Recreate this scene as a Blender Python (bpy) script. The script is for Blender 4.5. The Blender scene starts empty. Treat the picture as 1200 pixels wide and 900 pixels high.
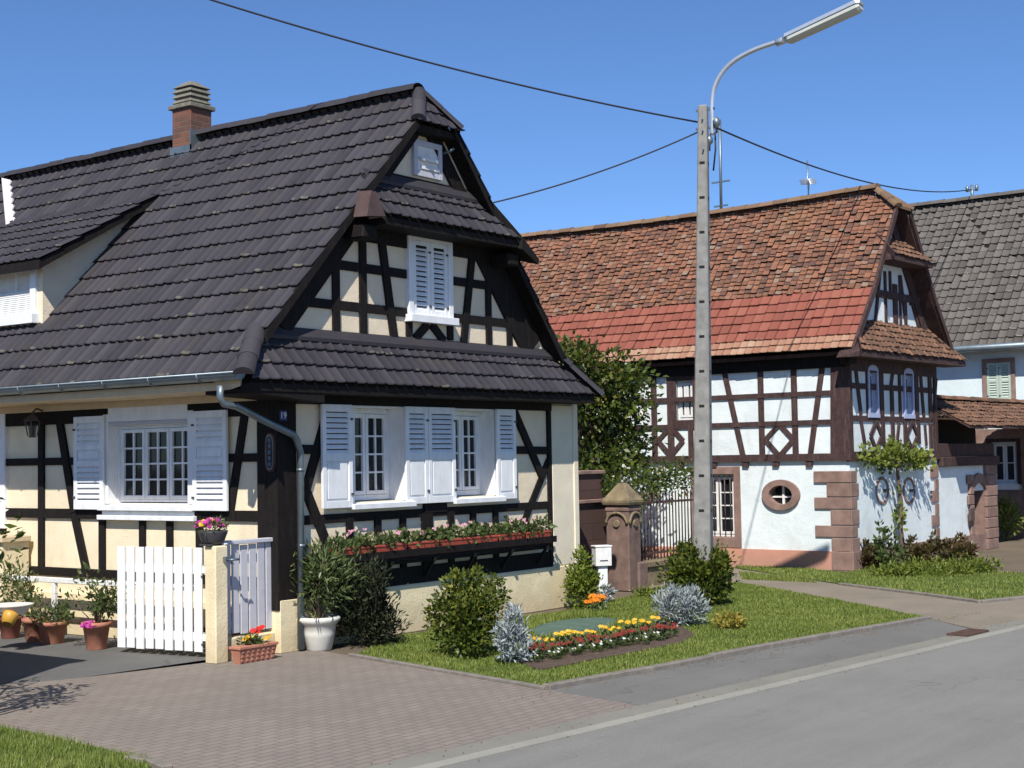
import bpy, bmesh, math, random
import numpy as np
from mathutils import Vector, Matrix

scene = bpy.context.scene
COL = scene.collection
R = math.radians
rng = np.random.default_rng(7)
random.seed(7)

# ------------------------------------------------------------------ camera, sky, sun, exposure
F_PX = 1700.0                                   # focal length in pixels of a 1200-wide picture
YAW, PITCH, ROLL = R(36.38), R(2.93), R(-0.97)
CAM = np.array([-10.84, -11.07, 2.0])


def cam_matrix():
    X = np.array([math.sin(YAW), math.cos(YAW), 0]); Y = np.array([-math.cos(YAW), math.sin(YAW), 0]); Z = np.array([0, 0, 1.])
    W = np.stack([X, Y, Z], 1)
    fwd = np.array([0, math.cos(PITCH), math.sin(PITCH)]); up = np.array([0, -math.sin(PITCH), math.cos(PITCH)]); rt = np.array([1., 0, 0])
    rt2 = math.cos(ROLL) * rt + math.sin(ROLL) * up
    up2 = -math.sin(ROLL) * rt + math.cos(ROLL) * up
    return np.stack([rt2, -up2, fwd]) @ W


MC = cam_matrix()
cd = bpy.data.cameras.new('camera'); cam = bpy.data.objects.new('camera', cd); COL.objects.link(cam)
cd.sensor_width = 36; cd.lens = 36 * F_PX / 1200; cd.clip_start = 0.1; cd.clip_end = 3000
m4 = Matrix.Identity(4)
for i in range(3):
    m4[i][0] = MC[0][i]; m4[i][1] = -MC[1][i]; m4[i][2] = -MC[2][i]; m4[i][3] = CAM[i]
cam.matrix_world = m4
scene.camera = cam

SUN = Vector((-0.80, -0.45, 1.0)).normalized()
el = math.asin(SUN.z); az = math.atan2(SUN.x, SUN.y)
w = bpy.data.worlds.new('World'); scene.world = w; w.use_nodes = True
nt = w.node_tree
sky = nt.nodes.new('ShaderNodeTexSky'); sky.sky_type = 'NISHITA'; sky.sun_disc = False
sky.sun_elevation = el; sky.sun_rotation = az; sky.altitude = 200; sky.air_density = 0.75; sky.dust_density = 0.0; sky.ozone_density = 10.0
bg = nt.nodes['Background']; bg.inputs['Strength'].default_value = 0.106
nt.links.new(sky.outputs[0], bg.inputs['Color'])
sl = bpy.data.lights.new('sun', 'SUN'); sl.energy = 4.6; sl.angle = R(0.5); sl.color = (1.0, 0.95, 0.87)
so = bpy.data.objects.new('sun', sl); COL.objects.link(so)
so.rotation_euler = SUN.to_track_quat('Z', 'Y').to_euler(); so.location = (-20, -20, 30)
vs = scene.view_settings
vs.view_transform = 'Standard'; vs.look = 'None'; vs.gamma = 1; vs.use_curve_mapping = False; vs.exposure = 0.45
scene.cycles.max_bounces = 6
scene.cycles.transparent_max_bounces = 12


# ------------------------------------------------------------------ where a sight line meets a surface (measuring aid)
def ray(x, y):
    return MC.T @ np.array([(x - 600) / F_PX, (y - 450) / F_PX, 1.0])


def GR(x, y, z=0.0):
    r = ray(x, y); p = CAM + r * ((z - CAM[2]) / r[2]); return Vector(p)


def hit(x, y, P, n):
    r = ray(x, y); P = np.array(P); n = np.array(n); t = ((P - CAM) @ n) / (r @ n)
    return Vector(CAM + r * t)


class Frame:
    """a vertical wall plane: origin O, u along the wall, z up, n outward"""
    def __init__(s, O, U, N):
        s.O = Vector(O); s.U = Vector(U); s.N = Vector(N)

    def P(s, u, z, n=0.0):
        return s.O + s.U * u + s.N * n + Vector((0, 0, z))

    def px(s, x, y, off=0.0):
        p = hit(x, y, s.O + s.N * off, s.N) - s.O
        return p.dot(s.U), p.z

    def pp(s, x, y, off=0.0):
        return hit(x, y, s.O + s.N * off, s.N)


FG = Frame((0, 0, 0), (1, 0, 0), (0, -1, 0))          # street gable of the near house
FL = Frame((0, 0, 0), (0, 1, 0), (-1, 0, 0))          # its long side
A2 = R(38.8 - 36.38)
X2 = Vector((math.cos(A2), -math.sin(A2), 0)); Y2 = Vector((math.sin(A2), math.cos(A2), 0))
O2 = GR(999, 669)
F2G = Frame(O2, X2, -Y2)
F2S = Frame(O2, Y2, -X2)


# ------------------------------------------------------------------ materials
def lin(c):
    return tuple((v / 255 / 12.92) if v / 255 <= 0.04045 else ((v / 255 + 0.055) / 1.055) ** 2.4 for v in c)


MATS = {}


def mat(name):
    m = bpy.data.materials.new(name); m.use_nodes = True
    n = m.node_tree.nodes; l = m.node_tree.links; b = n['Principled BSDF']
    MATS[name] = m
    return m, n, l, b


def pos_node(n):
    return n.new('ShaderNodeNewGeometry').outputs['Position']


def noise(n, l, scale, detail=4, rough=0.55, vec=None, sc=(1, 1, 1)):
    t = n.new('ShaderNodeTexNoise'); t.inputs['Scale'].default_value = scale; t.inputs['Detail'].default_value = detail
    t.inputs['Roughness'].default_value = rough
    mp = n.new('ShaderNodeMapping'); mp.inputs['Scale'].default_value = sc
    l.new(vec if vec is not None else pos_node(n), mp.inputs['Vector']); l.new(mp.outputs[0], t.inputs['Vector'])
    return t.outputs['Fac']


def ramp(n, l, fac, stops):
    r = n.new('ShaderNodeValToRGB'); e = r.color_ramp.elements
    while len(e) < len(stops):
        e.new(0.5)
    for i, (p, c) in enumerate(stops):
        e[i].position = p; e[i].color = (*c, 1)
    l.new(fac, r.inputs[0]); return r.outputs[0]


def mixc(n, l, fac, a, b, mode='MIX'):
    x = n.new('ShaderNodeMix'); x.data_type = 'RGBA'; x.blend_type = mode
    if isinstance(fac, float): x.inputs[0].default_value = fac
    else: l.new(fac, x.inputs[0])
    for s, v in ((6, a), (7, b)):
        if isinstance(v, tuple): x.inputs[s].default_value = (*v, 1)
        else: l.new(v, x.inputs[s])
    return x.outputs[2]


def mth(n, l, op, a, b=0.0, clamp=False):
    x = n.new('ShaderNodeMath'); x.operation = op; x.use_clamp = clamp
    for i, v in enumerate((a, b)):
        if isinstance(v, (int, float)): x.inputs[i].default_value = v
        else: l.new(v, x.inputs[i])
    return x.outputs[0]


def bump(n, l, b, h, strength, dist=0.01):
    k = n.new('ShaderNodeBump'); k.inputs['Strength'].default_value = strength; k.inputs['Distance'].default_value = dist
    l.new(h, k.inputs['Height']); l.new(k.outputs[0], b.inputs['Normal'])


def attr(n, name='tint'):
    a = n.new('ShaderNodeAttribute'); a.attribute_name = name; return a.outputs['Fac']


def m_simple(name, col, rough=0.6, var=0.15, scale=6, bscale=60, bstr=0.2, metal=0.0, sc=(1, 1, 1), spec=0.4):
    m, n, l, b = mat(name)
    f = noise(n, l, scale, 5, 0.6, sc=sc)
    c0 = tuple(max(0, v * (1 - var)) for v in col); c1 = tuple(min(1, v * (1 + var)) for v in col)
    l.new(ramp(n, l, f, [(0.3, c0), (0.7, c1)]), b.inputs['Base Color'])
    b.inputs['Roughness'].default_value = rough; b.inputs['Metallic'].default_value = metal
    b.inputs['Specular IOR Level'].default_value = spec
    if bstr > 0:
        bump(n, l, b, noise(n, l, bscale, 4, 0.6, sc=sc), bstr, 0.006)
    return m


def m_plaster(name, col, dirt=(0.35, 0.3, 0.22), dirt_amt=0.35, bstr=0.35):
    m, n, l, b = mat(name)
    f = noise(n, l, 2.2, 6, 0.62)
    c = ramp(n, l, f, [(0.3, tuple(v * 0.90 for v in col)), (0.7, tuple(min(1, v * 1.05) for v in col))])
    st = noise(n, l, 3.0, 6, 0.7, sc=(1, 1, 0.22))                     # rain streaks running down
    k = ramp(n, l, st, [(0.55, (0, 0, 0)), (0.8, (1, 1, 1))])
    c = mixc(n, l, mth(n, l, 'MULTIPLY', k, dirt_amt), c, dirt)
    # splash dirt towards the foot of the wall
    sep = n.new('ShaderNodeSeparateXYZ'); l.new(pos_node(n), sep.inputs[0])
    zz = mth(n, l, 'ADD', sep.outputs[2], mth(n, l, 'MULTIPLY', noise(n, l, 5, 5, 0.7), -0.35))
    low = n.new('ShaderNodeMapRange'); low.inputs[1].default_value = 0.22; low.inputs[2].default_value = -0.12
    l.new(zz, low.inputs[0])
    c = mixc(n, l, mth(n, l, 'MULTIPLY', low.outputs[0], 0.55), c, tuple(v * 0.9 for v in dirt))
    l.new(c, b.inputs['Base Color']); b.inputs['Roughness'].default_value = 0.9; b.inputs['Specular IOR Level'].default_value = 0.2
    h = mth(n, l, 'ADD', noise(n, l, 45, 6, 0.7), mth(n, l, 'MULTIPLY', noise(n, l, 5, 3, 0.5), 1.5))
    bump(n, l, b, h, bstr, 0.012)
    return m


def m_wood(name, col, grey, rough=0.8, spec=0.25):
    m, n, l, b = mat(name)
    f = noise(n, l, 9, 6, 0.7, sc=(1.0, 1.0, 1.0))
    g = noise(n, l, 38, 5, 0.75)
    c = ramp(n, l, f, [(0.3, tuple(v * 0.65 for v in col)), (0.72, tuple(v * 1.35 for v in col))])
    k = ramp(n, l, g, [(0.52, (0, 0, 0)), (0.78, (1, 1, 1))])
    k2 = ramp(n, l, noise(n, l, 22, 6, 0.8, sc=(1, 1, 0.12)), [(0.5, (0, 0, 0)), (0.68, (1, 1, 1))])
    c = mixc(n, l, mth(n, l, 'MULTIPLY', k, 0.5), c, grey); c = mixc(n, l, mth(n, l, 'MULTIPLY', k2, 0.55), c, tuple(v * 1.5 for v in grey))
    l.new(c, b.inputs['Base Color']); b.inputs['Roughness'].default_value = rough; b.inputs['Specular IOR Level'].default_value = spec
    bump(n, l, b, g, 0.5, 0.01)
    return m


def m_tile(name, stops, moss, moss_amt, rough=0.6, spec=0.4, lichen=None, mscale=2.5, bstr=0.3):
    m, n, l, b = mat(name)
    c = ramp(n, l, attr(n), stops)
    f = noise(n, l, 30, 5, 0.7)
    c = mixc(n, l, mth(n, l, 'MULTIPLY', f, 0.35), c, mixc(n, l, 0.55, c, (0.0, 0.0, 0.0)))
    k = ramp(n, l, noise(n, l, mscale, 7, 0.72), [(0.5, (0, 0, 0)), (0.72, (1, 1, 1))])
    c = mixc(n, l, mth(n, l, 'MULTIPLY', k, moss_amt), c, moss)
    if lichen:
        k2 = ramp(n, l, noise(n, l, 16, 5, 0.8), [(0.62, (0, 0, 0)), (0.72, (1, 1, 1))])
        c = mixc(n, l, mth(n, l, 'MULTIPLY', k2, lichen[1]), c, lichen[0])
    l.new(c, b.inputs['Base Color']); b.inputs['Roughness'].default_value = rough; b.inputs['Specular IOR Level'].default_value = spec
    bump(n, l, b, f, bstr, 0.008)
    return m


def m_leaf(name, stops, rough=0.45, trans=0.25, spec=0.35):
    m, n, l, b = mat(name)
    c = ramp(n, l, attr(n), stops)
    l.new(c, b.inputs['Base Color']); b.inputs['Roughness'].default_value = rough; b.inputs['Specular IOR Level'].default_value = spec
    if trans > 0:
        t = n.new('ShaderNodeBsdfTranslucent'); l.new(c, t.inputs['Color'])
        mx = n.new('ShaderNodeMixShader'); mx.inputs[0].default_value = trans
        l.new(b.outputs[0], mx.inputs[1]); l.new(t.outputs[0], mx.inputs[2]); l.new(mx.outputs[0], n['Material Output'].inputs[0])
    return m


M_CREAM = m_plaster('cream_plaster', (0.80, 0.70, 0.50), dirt=(0.5, 0.39, 0.24), dirt_amt=0.4, bstr=0.5)
M_CREAM_G = m_plaster('cream_plaster_gable', (0.80, 0.68, 0.50), dirt=(0.5, 0.40, 0.29), dirt_amt=0.4, bstr=0.5)
M_PIER = m_plaster('pale_pier_plaster', (0.76, 0.68, 0.52), dirt=(0.5, 0.42, 0.3), dirt_amt=0.3)
M_PLINTH = m_plaster('yellow_plinth_plaster', (0.80, 0.685, 0.45), dirt=(0.5, 0.4, 0.24), dirt_amt=0.4, bstr=0.6)
M_WHITE2 = m_plaster('white_limewash', (0.71, 0.77, 0.77), dirt=(0.46, 0.43, 0.34), dirt_amt=0.6, bstr=0.6)
M_WHITE3 = m_plaster('pale_blue_plaster', (0.66, 0.76, 0.78), dirt=(0.5, 0.5, 0.45), dirt_amt=0.3)
M_PINK = m_plaster('pink_plinth_paint', (0.58, 0.27, 0.19), dirt=(0.4, 0.26, 0.2), dirt_amt=0.4)
M_TIMBER = m_wood('black_brown_timber', (0.0075, 0.0055, 0.005), (0.020, 0.015, 0.013))
M_TIMBER2 = m_wood('red_brown_timber', (0.055, 0.031, 0.029), (0.10, 0.07, 0.066))
M_WHITE = m_simple('white_paint', (0.75, 0.765, 0.775), 0.5, 0.09, 11, 70, 0.15, sc=(1, 1, 0.35))
M_WHITEW = m_simple('white_weathered_paint', (0.72, 0.72, 0.70), 0.6, 0.1, 12, 60, 0.2)
M_GREYP = m_simple('grey_painted_board', (0.50, 0.50, 0.54), 0.55, 0.06, 12, 60, 0.1)
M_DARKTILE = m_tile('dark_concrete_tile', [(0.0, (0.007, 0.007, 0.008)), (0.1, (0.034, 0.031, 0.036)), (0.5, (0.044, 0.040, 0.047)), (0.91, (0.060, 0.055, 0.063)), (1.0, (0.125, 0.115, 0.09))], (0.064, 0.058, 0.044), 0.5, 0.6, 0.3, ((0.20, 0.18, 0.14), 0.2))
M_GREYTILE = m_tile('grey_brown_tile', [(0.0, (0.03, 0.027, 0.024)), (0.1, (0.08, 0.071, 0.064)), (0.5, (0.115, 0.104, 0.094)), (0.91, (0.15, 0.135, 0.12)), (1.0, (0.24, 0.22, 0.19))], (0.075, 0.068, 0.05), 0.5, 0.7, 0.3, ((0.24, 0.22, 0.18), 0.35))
M_OLDTILE = m_tile('old_clay_tile', [(0.0, (0.085, 0.055, 0.048)), (0.25, (0.145, 0.076, 0.055)), (0.5, (0.205, 0.096, 0.06)), (0.74, (0.275, 0.125, 0.075)), (0.86, (0.23, 0.15, 0.11)), (1.0, (0.30, 0.24, 0.18))], (0.17, 0.115, 0.05), 0.35, 0.85, 0.2, ((0.36, 0.31, 0.24), 0.4), 0.8)
M_REDTILE = m_tile('red_clay_tile', [(0.0, (0.215, 0.075, 0.055)), (0.5, (0.275, 0.093, 0.066)), (0.9, (0.31, 0.115, 0.08)), (1.0, (0.33, 0.15, 0.10))], (0.2, 0.07, 0.05), 0.35, 0.85, 0.12, None, 3)
M_PALETILE = m_tile('pale_orange_tile', [(0.0, (0.29, 0.13, 0.085)), (0.5, (0.36, 0.20, 0.13)), (1.0, (0.44, 0.30, 0.21))], (0.3, 0.13, 0.08), 0.4, 0.75, 0.25, None, 4)
M_BROWNTILE = m_tile('brown_orange_tile', [(0.0, (0.09, 0.058, 0.042)), (0.5, (0.165, 0.09, 0.058)), (1.0, (0.27, 0.145, 0.09))], (0.09, 0.072, 0.05), 0.6, 0.8, 0.2, ((0.3, 0.27, 0.2), 0.3), 2)
M_RIDGE2 = m_tile('mossy_ridge_tile', [(0.0, (0.13, 0.08, 0.055)), (1.0, (0.26, 0.17, 0.11))], (0.22, 0.15, 0.055), 0.6, 0.9, 0.2, ((0.38, 0.36, 0.28), 0.5), 2)
M_ZINC = m_simple('zinc', (0.19, 0.235, 0.26), 0.42, 0.18, 5, 50, 0.1, 0.6)
M_COPPER = m_simple('brown_metal_flashing', (0.105, 0.065, 0.056), 0.5, 0.15, 8, 60, 0.1, 0.2)
M_STONE = m_simple('red_sandstone', (0.235, 0.15, 0.122), 0.9, 0.28, 4, 40, 0.6)
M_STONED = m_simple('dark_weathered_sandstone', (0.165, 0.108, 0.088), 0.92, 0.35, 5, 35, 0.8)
M_STONEM = m_simple('mossy_sandstone', (0.185, 0.145, 0.085), 0.9, 0.35, 7, 40, 0.6)
M_CAP = m_simple('weathered_cap_concrete', (0.17, 0.16, 0.125), 0.9, 0.3, 10, 60, 0.4)
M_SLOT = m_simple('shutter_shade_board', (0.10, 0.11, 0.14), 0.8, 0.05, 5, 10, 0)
M_CONC = m_simple('pole_concrete', (0.235, 0.23, 0.215), 0.9, 0.22, 7, 120, 0.5)
M_KERB = m_simple('kerb_concrete', (0.185, 0.165, 0.14), 0.9, 0.25, 9, 80, 0.5)
M_BLACK = m_simple('dark_opening', (0.01, 0.01, 0.01), 0.9, 0.1, 3, 10, 0)
M_IRON = m_simple('painted_iron', (0.10, 0.075, 0.07), 0.6, 0.3, 20, 80, 0.2, 0.3)
M_RUSTY = m_simple('rusty_iron', (0.105, 0.06, 0.045), 0.8, 0.35, 15, 80, 0.4, 0.2)
M_CABLE = m_simple('black_cable', (0.02, 0.02, 0.025), 0.6, 0.1, 3, 10, 0)
M_ALU = m_simple('aluminium', (0.62, 0.66, 0.70), 0.35, 0.08, 6, 40, 0.05, 0.7)
M_DIFF = m_simple('lamp_diffuser', (0.52, 0.53, 0.47), 0.3, 0.05, 5, 40, 0.05)
M_TERRA = m_simple('terracotta', (0.40, 0.17, 0.11), 0.85, 0.2, 9, 60, 0.3)
M_TERRAD = m_simple('dark_terracotta', (0.20, 0.07, 0.055), 0.8, 0.2, 9, 60, 0.3)
M_REDBOX = m_simple('red_plastic', (0.40, 0.075, 0.045), 0.5, 0.15, 9, 60, 0.05)
M_WHITEPOT = m_simple('white_glazed_pot', (0.66, 0.64, 0.58), 0.5, 0.08, 9, 60, 0.1)
M_DARKPOT = m_simple('dark_plastic_pot', (0.05, 0.05, 0.055), 0.55, 0.15, 9, 60, 0.05)
M_YELLOWPOT = m_simple('ochre_yellow_ceramic', (0.52, 0.29, 0.045), 0.45, 0.1, 9, 60, 0.05)
M_SOIL = m_simple('dark_soil', (0.085, 0.058, 0.042), 0.95, 0.4, 20, 60, 0.9)
M_BARK = m_simple('grey_brown_bark', (0.13, 0.095, 0.07), 0.95, 0.35, 12, 40, 0.8, sc=(1, 1, 0.3))
M_CURTAIN = m_simple('net_curtain', (0.62, 0.60, 0.55), 0.9, 0.1, 12, 40, 0.2)
M_BLUE = m_simple('blue_enamel', (0.012, 0.02, 0.14), 0.3, 0.1, 3, 10, 0)
M_TEAL = m_simple('glazed_ceramic_blue', (0.06, 0.14, 0.22), 0.35, 0.3, 60, 10, 0)
M_SHUTG = m_simple('sage_green_paint', (0.42, 0.50, 0.43), 0.55, 0.08, 9, 60, 0.1)
M_BLUEW = m_simple('pale_blue_window_paint', (0.36, 0.40, 0.58), 0.5, 0.08, 9, 60, 0.1)
M_SOFFIT = m_simple('beige_soffit_board', (0.60, 0.48, 0.32), 0.7, 0.08, 9, 60, 0.1)
M_LITVERGE = m_simple('lit_verge_white', (0.62, 0.58, 0.62), 0.5, 0.1, 9, 60, 0.1)  # white stands for sunlight on the verge tile edges


def m_glass():
    m, n, l, b = mat('window_glass')
    b.inputs['Base Color'].default_value = (0.02, 0.025, 0.03, 1); b.inputs['Roughness'].default_value = 0.04
    b.inputs['Specular IOR Level'].default_value = 0.6
    t = n.new('ShaderNodeBsdfTransparent'); t.inputs[0].default_value = (0.75, 0.8, 0.8, 1)
    mx = n.new('ShaderNodeMixShader'); mx.inputs[0].default_value = 0.55
    l.new(b.outputs[0], mx.inputs[1]); l.new(t.outputs[0], mx.inputs[2]); l.new(mx.outputs[0], n['Material Output'].inputs[0])
    return m


M_GLASS = m_glass()


def m_brickwall(name, c1, c2, mortar, scale, bw, bh, axis):
    m, n, l, b = mat(name)
    sep = n.new('ShaderNodeSeparateXYZ'); l.new(pos_node(n), sep.inputs[0])
    cb = n.new('ShaderNodeCombineXYZ')
    if axis == 'z':
        l.new(mth(n, l, 'ADD', sep.outputs[0], sep.outputs[1]), cb.inputs[0]); l.new(sep.outputs[2], cb.inputs[1])
    else:
        l.new(sep.outputs[0], cb.inputs[0]); l.new(sep.outputs[1], cb.inputs[1])
    t = n.new('ShaderNodeTexBrick'); l.new(cb.outputs[0], t.inputs[0])
    t.inputs['Scale'].default_value = scale; t.inputs['Brick Width'].default_value = bw; t.inputs['Row Height'].default_value = bh
    t.inputs['Mortar Size'].default_value = 0.006; t.inputs['Mortar Smooth'].default_value = 0.3; t.inputs['Bias'].default_value = 0.0
    t.inputs['Color1'].default_value = (*c1, 1); t.inputs['Color2'].default_value = (*c2, 1); t.inputs['Mortar'].default_value = (*mortar, 1)
    f = noise(n, l, 1.1, 6, 0.65)
    c = mixc(n, l, mth(n, l, 'MULTIPLY', ramp(n, l, f, [(0.35, (0, 0, 0)), (0.7, (1, 1, 1))]), 0.5), t.outputs['Color'], tuple(v * 0.62 for v in c1))
    c = mixc(n, l, mth(n, l, 'MULTIPLY', noise(n, l, 90, 4, 0.7), 0.5), c, mixc(n, l, 0.5, c, (0.02, 0.02, 0.02)))
    l.new(c, b.inputs['Base Color']); b.inputs['Roughness'].default_value = 0.88; b.inputs['Specular IOR Level'].default_value = 0.2
    h = mth(n, l, 'ADD', mth(n, l, 'MULTIPLY', t.outputs['Fac'], -1.0), mth(n, l, 'MULTIPLY', noise(n, l, 60, 4, 0.7), 0.5))
    bump(n, l, b, h, 0.6, 0.008)
    return m


M_CHIM = m_brickwall('chimney_brick', (0.23, 0.10, 0.068), (0.13, 0.075, 0.06), (0.17, 0.145, 0.12), 1, 0.22, 0.075, 'z')
M_PAVE = m_brickwall('block_paving', (0.285, 0.245, 0.208), (0.25, 0.212, 0.182), (0.165, 0.138, 0.113), 1, 0.18, 0.09, 'xy')
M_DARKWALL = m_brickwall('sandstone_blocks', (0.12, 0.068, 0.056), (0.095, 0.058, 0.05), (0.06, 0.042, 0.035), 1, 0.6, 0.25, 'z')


def m_ground(name, col, col2, grain, patch=0.8, rough=0.95, speck=None, bstr=0.5, crack=0.0):
    m, n, l, b = mat(name)
    f = noise(n, l, patch, 7, 0.65)
    c = ramp(n, l, f, [(0.32, col), (0.68, col2)])
    g = noise(n, l, grain, 4, 0.75)
    c = mixc(n, l, mth(n, l, 'MULTIPLY', g, 0.55), c, mixc(n, l, 0.6, c, (0.0, 0.0, 0.0)))
    if speck:
        v = n.new('ShaderNodeTexVoronoi'); v.inputs['Scale'].default_value = speck[1]; l.new(pos_node(n), v.inputs['Vector'])
        k = ramp(n, l, v.outputs['Distance'], [(0.10, (1, 1, 1)), (0.22, (0, 0, 0))])
        c = mixc(n, l, mth(n, l, 'MULTIPLY', k, speck[2]), c, speck[0])
    if crack:
        wv = n.new('ShaderNodeVectorMath'); wv.operation = 'ADD'; nv = n.new('ShaderNodeTexNoise'); nv.inputs['Scale'].default_value = 3.0; l.new(pos_node(n), nv.inputs['Vector'])
        l.new(pos_node(n), wv.inputs[0]); l.new(nv.outputs['Color'], wv.inputs[1])
        v = n.new('ShaderNodeTexVoronoi'); v.feature = 'DISTANCE_TO_EDGE'; v.inputs['Scale'].default_value = 0.33; l.new(wv.outputs[0], v.inputs['Vector'])
        k = ramp(n, l, v.outputs['Distance'], [(0.0, (1, 1, 1)), (0.012, (0, 0, 0))])
        k = mth(n, l, 'MULTIPLY', k, ramp(n, l, noise(n, l, 0.7, 3, 0.5), [(0.45, (0, 0, 0)), (0.6, (1, 1, 1))]))
        c = mixc(n, l, mth(n, l, 'MULTIPLY', k, crack), c, (0.05, 0.05, 0.048))
        k = ramp(n, l, noise(n, l, 2.0, 8, 0.75, sc=(0.12, 1.3, 1)), [(0.40, (0, 0, 0)), (0.66, (1, 1, 1))])
        c = mixc(n, l, mth(n, l, 'MULTIPLY', k, 0.28), c, mixc(n, l, 0.45, c, (0.02, 0.02, 0.02)))
        k = ramp(n, l, noise(n, l, 7.0, 5, 0.8), [(0.66, (0, 0, 0)), (0.74, (1, 1, 1))])
        c = mixc(n, l, mth(n, l, 'MULTIPLY', k, 0.25), c, (0.10, 0.098, 0.09))
    l.new(c, b.inputs['Base Color']); b.inputs['Roughness'].default_value = rough; b.inputs['Specular IOR Level'].default_value = 0.25
    bump(n, l, b, g, bstr, 0.01)
    return m


M_EARTH = m_ground('bare_earth', (0.20, 0.155, 0.11), (0.13, 0.105, 0.075), 60, 0.6)
M_ROAD = m_ground('road_asphalt', (0.245, 0.24, 0.22), (0.29, 0.283, 0.258), 110, 0.5, speck=((0.38, 0.37, 0.34), 45, 0.6), bstr=0.8, crack=0.3)
M_WALK = m_ground('pavement_asphalt', (0.185, 0.182, 0.170), (0.225, 0.22, 0.202), 100, 0.9, speck=((0.28, 0.27, 0.24), 45, 0.5), bstr=0.8, crack=0.6)
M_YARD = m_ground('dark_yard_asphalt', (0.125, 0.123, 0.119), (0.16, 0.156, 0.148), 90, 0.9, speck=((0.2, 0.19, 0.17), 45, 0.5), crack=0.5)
M_GUTTER = m_ground('pale_gutter_setts', (0.27, 0.26, 0.215), (0.22, 0.215, 0.18), 70, 1.5)
M_GUTTERL = m_ground('pale_gutter_edge', (0.37, 0.36, 0.31), (0.30, 0.29, 0.25), 70, 1.5)
M_GRAVEL = m_ground('fine_gravel', (0.30, 0.25, 0.19), (0.22, 0.19, 0.145), 90, 0.9, speck=((0.42, 0.38, 0.31), 40, 0.5))
M_LAWN = m_ground('lawn_soil', (0.085, 0.12, 0.025), (0.115, 0.15, 0.035), 50, 1.2)
M_POND = m_simple('green_pond_cover', (0.085, 0.14, 0.11), 0.55, 0.2, 6, 80, 0.2)

G_LAWN = [(0.0, (0.105, 0.15, 0.025)), (0.5, (0.20, 0.25, 0.048)), (0.88, (0.28, 0.315, 0.075)), (1.0, (0.38, 0.34, 0.15))]
M_GRASS = m_leaf('grass_blade', G_LAWN, 0.5, 0.35, 0.3)
M_BOX = m_leaf('box_leaf', [(0.0, (0.022, 0.038, 0.008)), (0.4, (0.075, 0.105, 0.016)), (0.8, (0.17, 0.19, 0.028)), (1.0, (0.28, 0.26, 0.05))], 0.4, 0.25)
M_LIGHTBUSH = m_leaf('light_green_leaf', [(0.0, (0.07, 0.11, 0.014)), (0.5, (0.17, 0.22, 0.03)), (1.0, (0.32, 0.34, 0.07))], 0.45, 0.3)
M_SILVER = m_leaf('silver_leaf', [(0.0, (0.20, 0.24, 0.24)), (0.6, (0.36, 0.40, 0.40)), (1.0, (0.52, 0.56, 0.55))], 0.7, 0.15, 0.2)
M_DARKLEAF = m_leaf('dark_glossy_leaf', [(0.0, (0.012, 0.025, 0.007)), (0.6, (0.035, 0.06, 0.014)), (0.93, (0.075, 0.10, 0.025)), (1.0, (0.14, 0.12, 0.05))], 0.3, 0.15, 0.5)
M_OLEANDER = m_leaf('oleander_leaf', [(0.0, (0.045, 0.07, 0.02)), (0.6, (0.12, 0.155, 0.055)), (1.0, (0.22, 0.25, 0.11))], 0.4, 0.2)
M_JUNIPER = m_leaf('dark_conifer_leaf', [(0.0, (0.014, 0.020, 0.010)), (0.6, (0.038, 0.046, 0.022)), (1.0, (0.09, 0.085, 0.05))], 0.7, 0.1, 0.2)
M_TREELEAF = m_leaf('tree_leaf', [(0.0, (0.016, 0.034, 0.007)), (0.4, (0.055, 0.085, 0.013)), (0.8, (0.14, 0.17, 0.026)), (1.0, (0.25, 0.20, 0.06))], 0.32, 0.3, 0.5)
M_POTLEAF = m_leaf('pot_plant_leaf', [(0.0, (0.05, 0.075, 0.02)), (0.6, (0.10, 0.14, 0.045)), (1.0, (0.20, 0.22, 0.10))], 0.45, 0.3)
M_VINELEAF = m_leaf('vine_leaf', [(0.0, (0.09, 0.13, 0.02)), (0.6, (0.18, 0.22, 0.035)), (1.0, (0.28, 0.30, 0.06))], 0.5, 0.35)
M_ROSELEAF = m_leaf('reddish_rose_leaf', [(0.0, (0.045, 0.03, 0.015)), (0.5, (0.085, 0.075, 0.025)), (1.0, (0.15, 0.07, 0.04))], 0.45, 0.25)
M_GOLDLEAF = m_leaf('golden_leaf', [(0.0, (0.16, 0.15, 0.02)), (0.6, (0.32, 0.27, 0.05)), (1.0, (0.46, 0.36, 0.09))], 0.55, 0.3)
M_PETALY = m_leaf('yellow_petal', [(0.0, (0.55, 0.26, 0.01)), (0.6, (0.75, 0.46, 0.03)), (1.0, (0.78, 0.62, 0.14))], 0.6, 0.25, 0.2)
M_PETALR = m_leaf('dark_red_petal', [(0.0, (0.13, 0.018, 0.014)), (1.0, (0.26, 0.05, 0.033))], 0.6, 0.2, 0.2)
M_PETALW = m_leaf('white_petal', [(0.0, (0.55, 0.55, 0.47)), (1.0, (0.8, 0.8, 0.76))], 0.6, 0.2, 0.2)
M_PETALO = m_leaf('orange_petal', [(0.0, (0.60, 0.13, 0.01)), (1.0, (0.75, 0.26, 0.02))], 0.6, 0.2, 0.2)
M_PETALP = m_leaf('pink_petal', [(0.0, (0.55, 0.22, 0.33)), (1.0, (0.72, 0.42, 0.52))], 0.6, 0.25, 0.2)
M_PETALM = m_leaf('magenta_petal', [(0.0, (0.32, 0.02, 0.17)), (1.0, (0.62, 0.10, 0.42))], 0.6, 0.25, 0.2)
M_PETALS = m_leaf('scarlet_petal', [(0.0, (0.5, 0.012, 0.012)), (1.0, (0.68, 0.03, 0.02))], 0.6, 0.2, 0.2)
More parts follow.
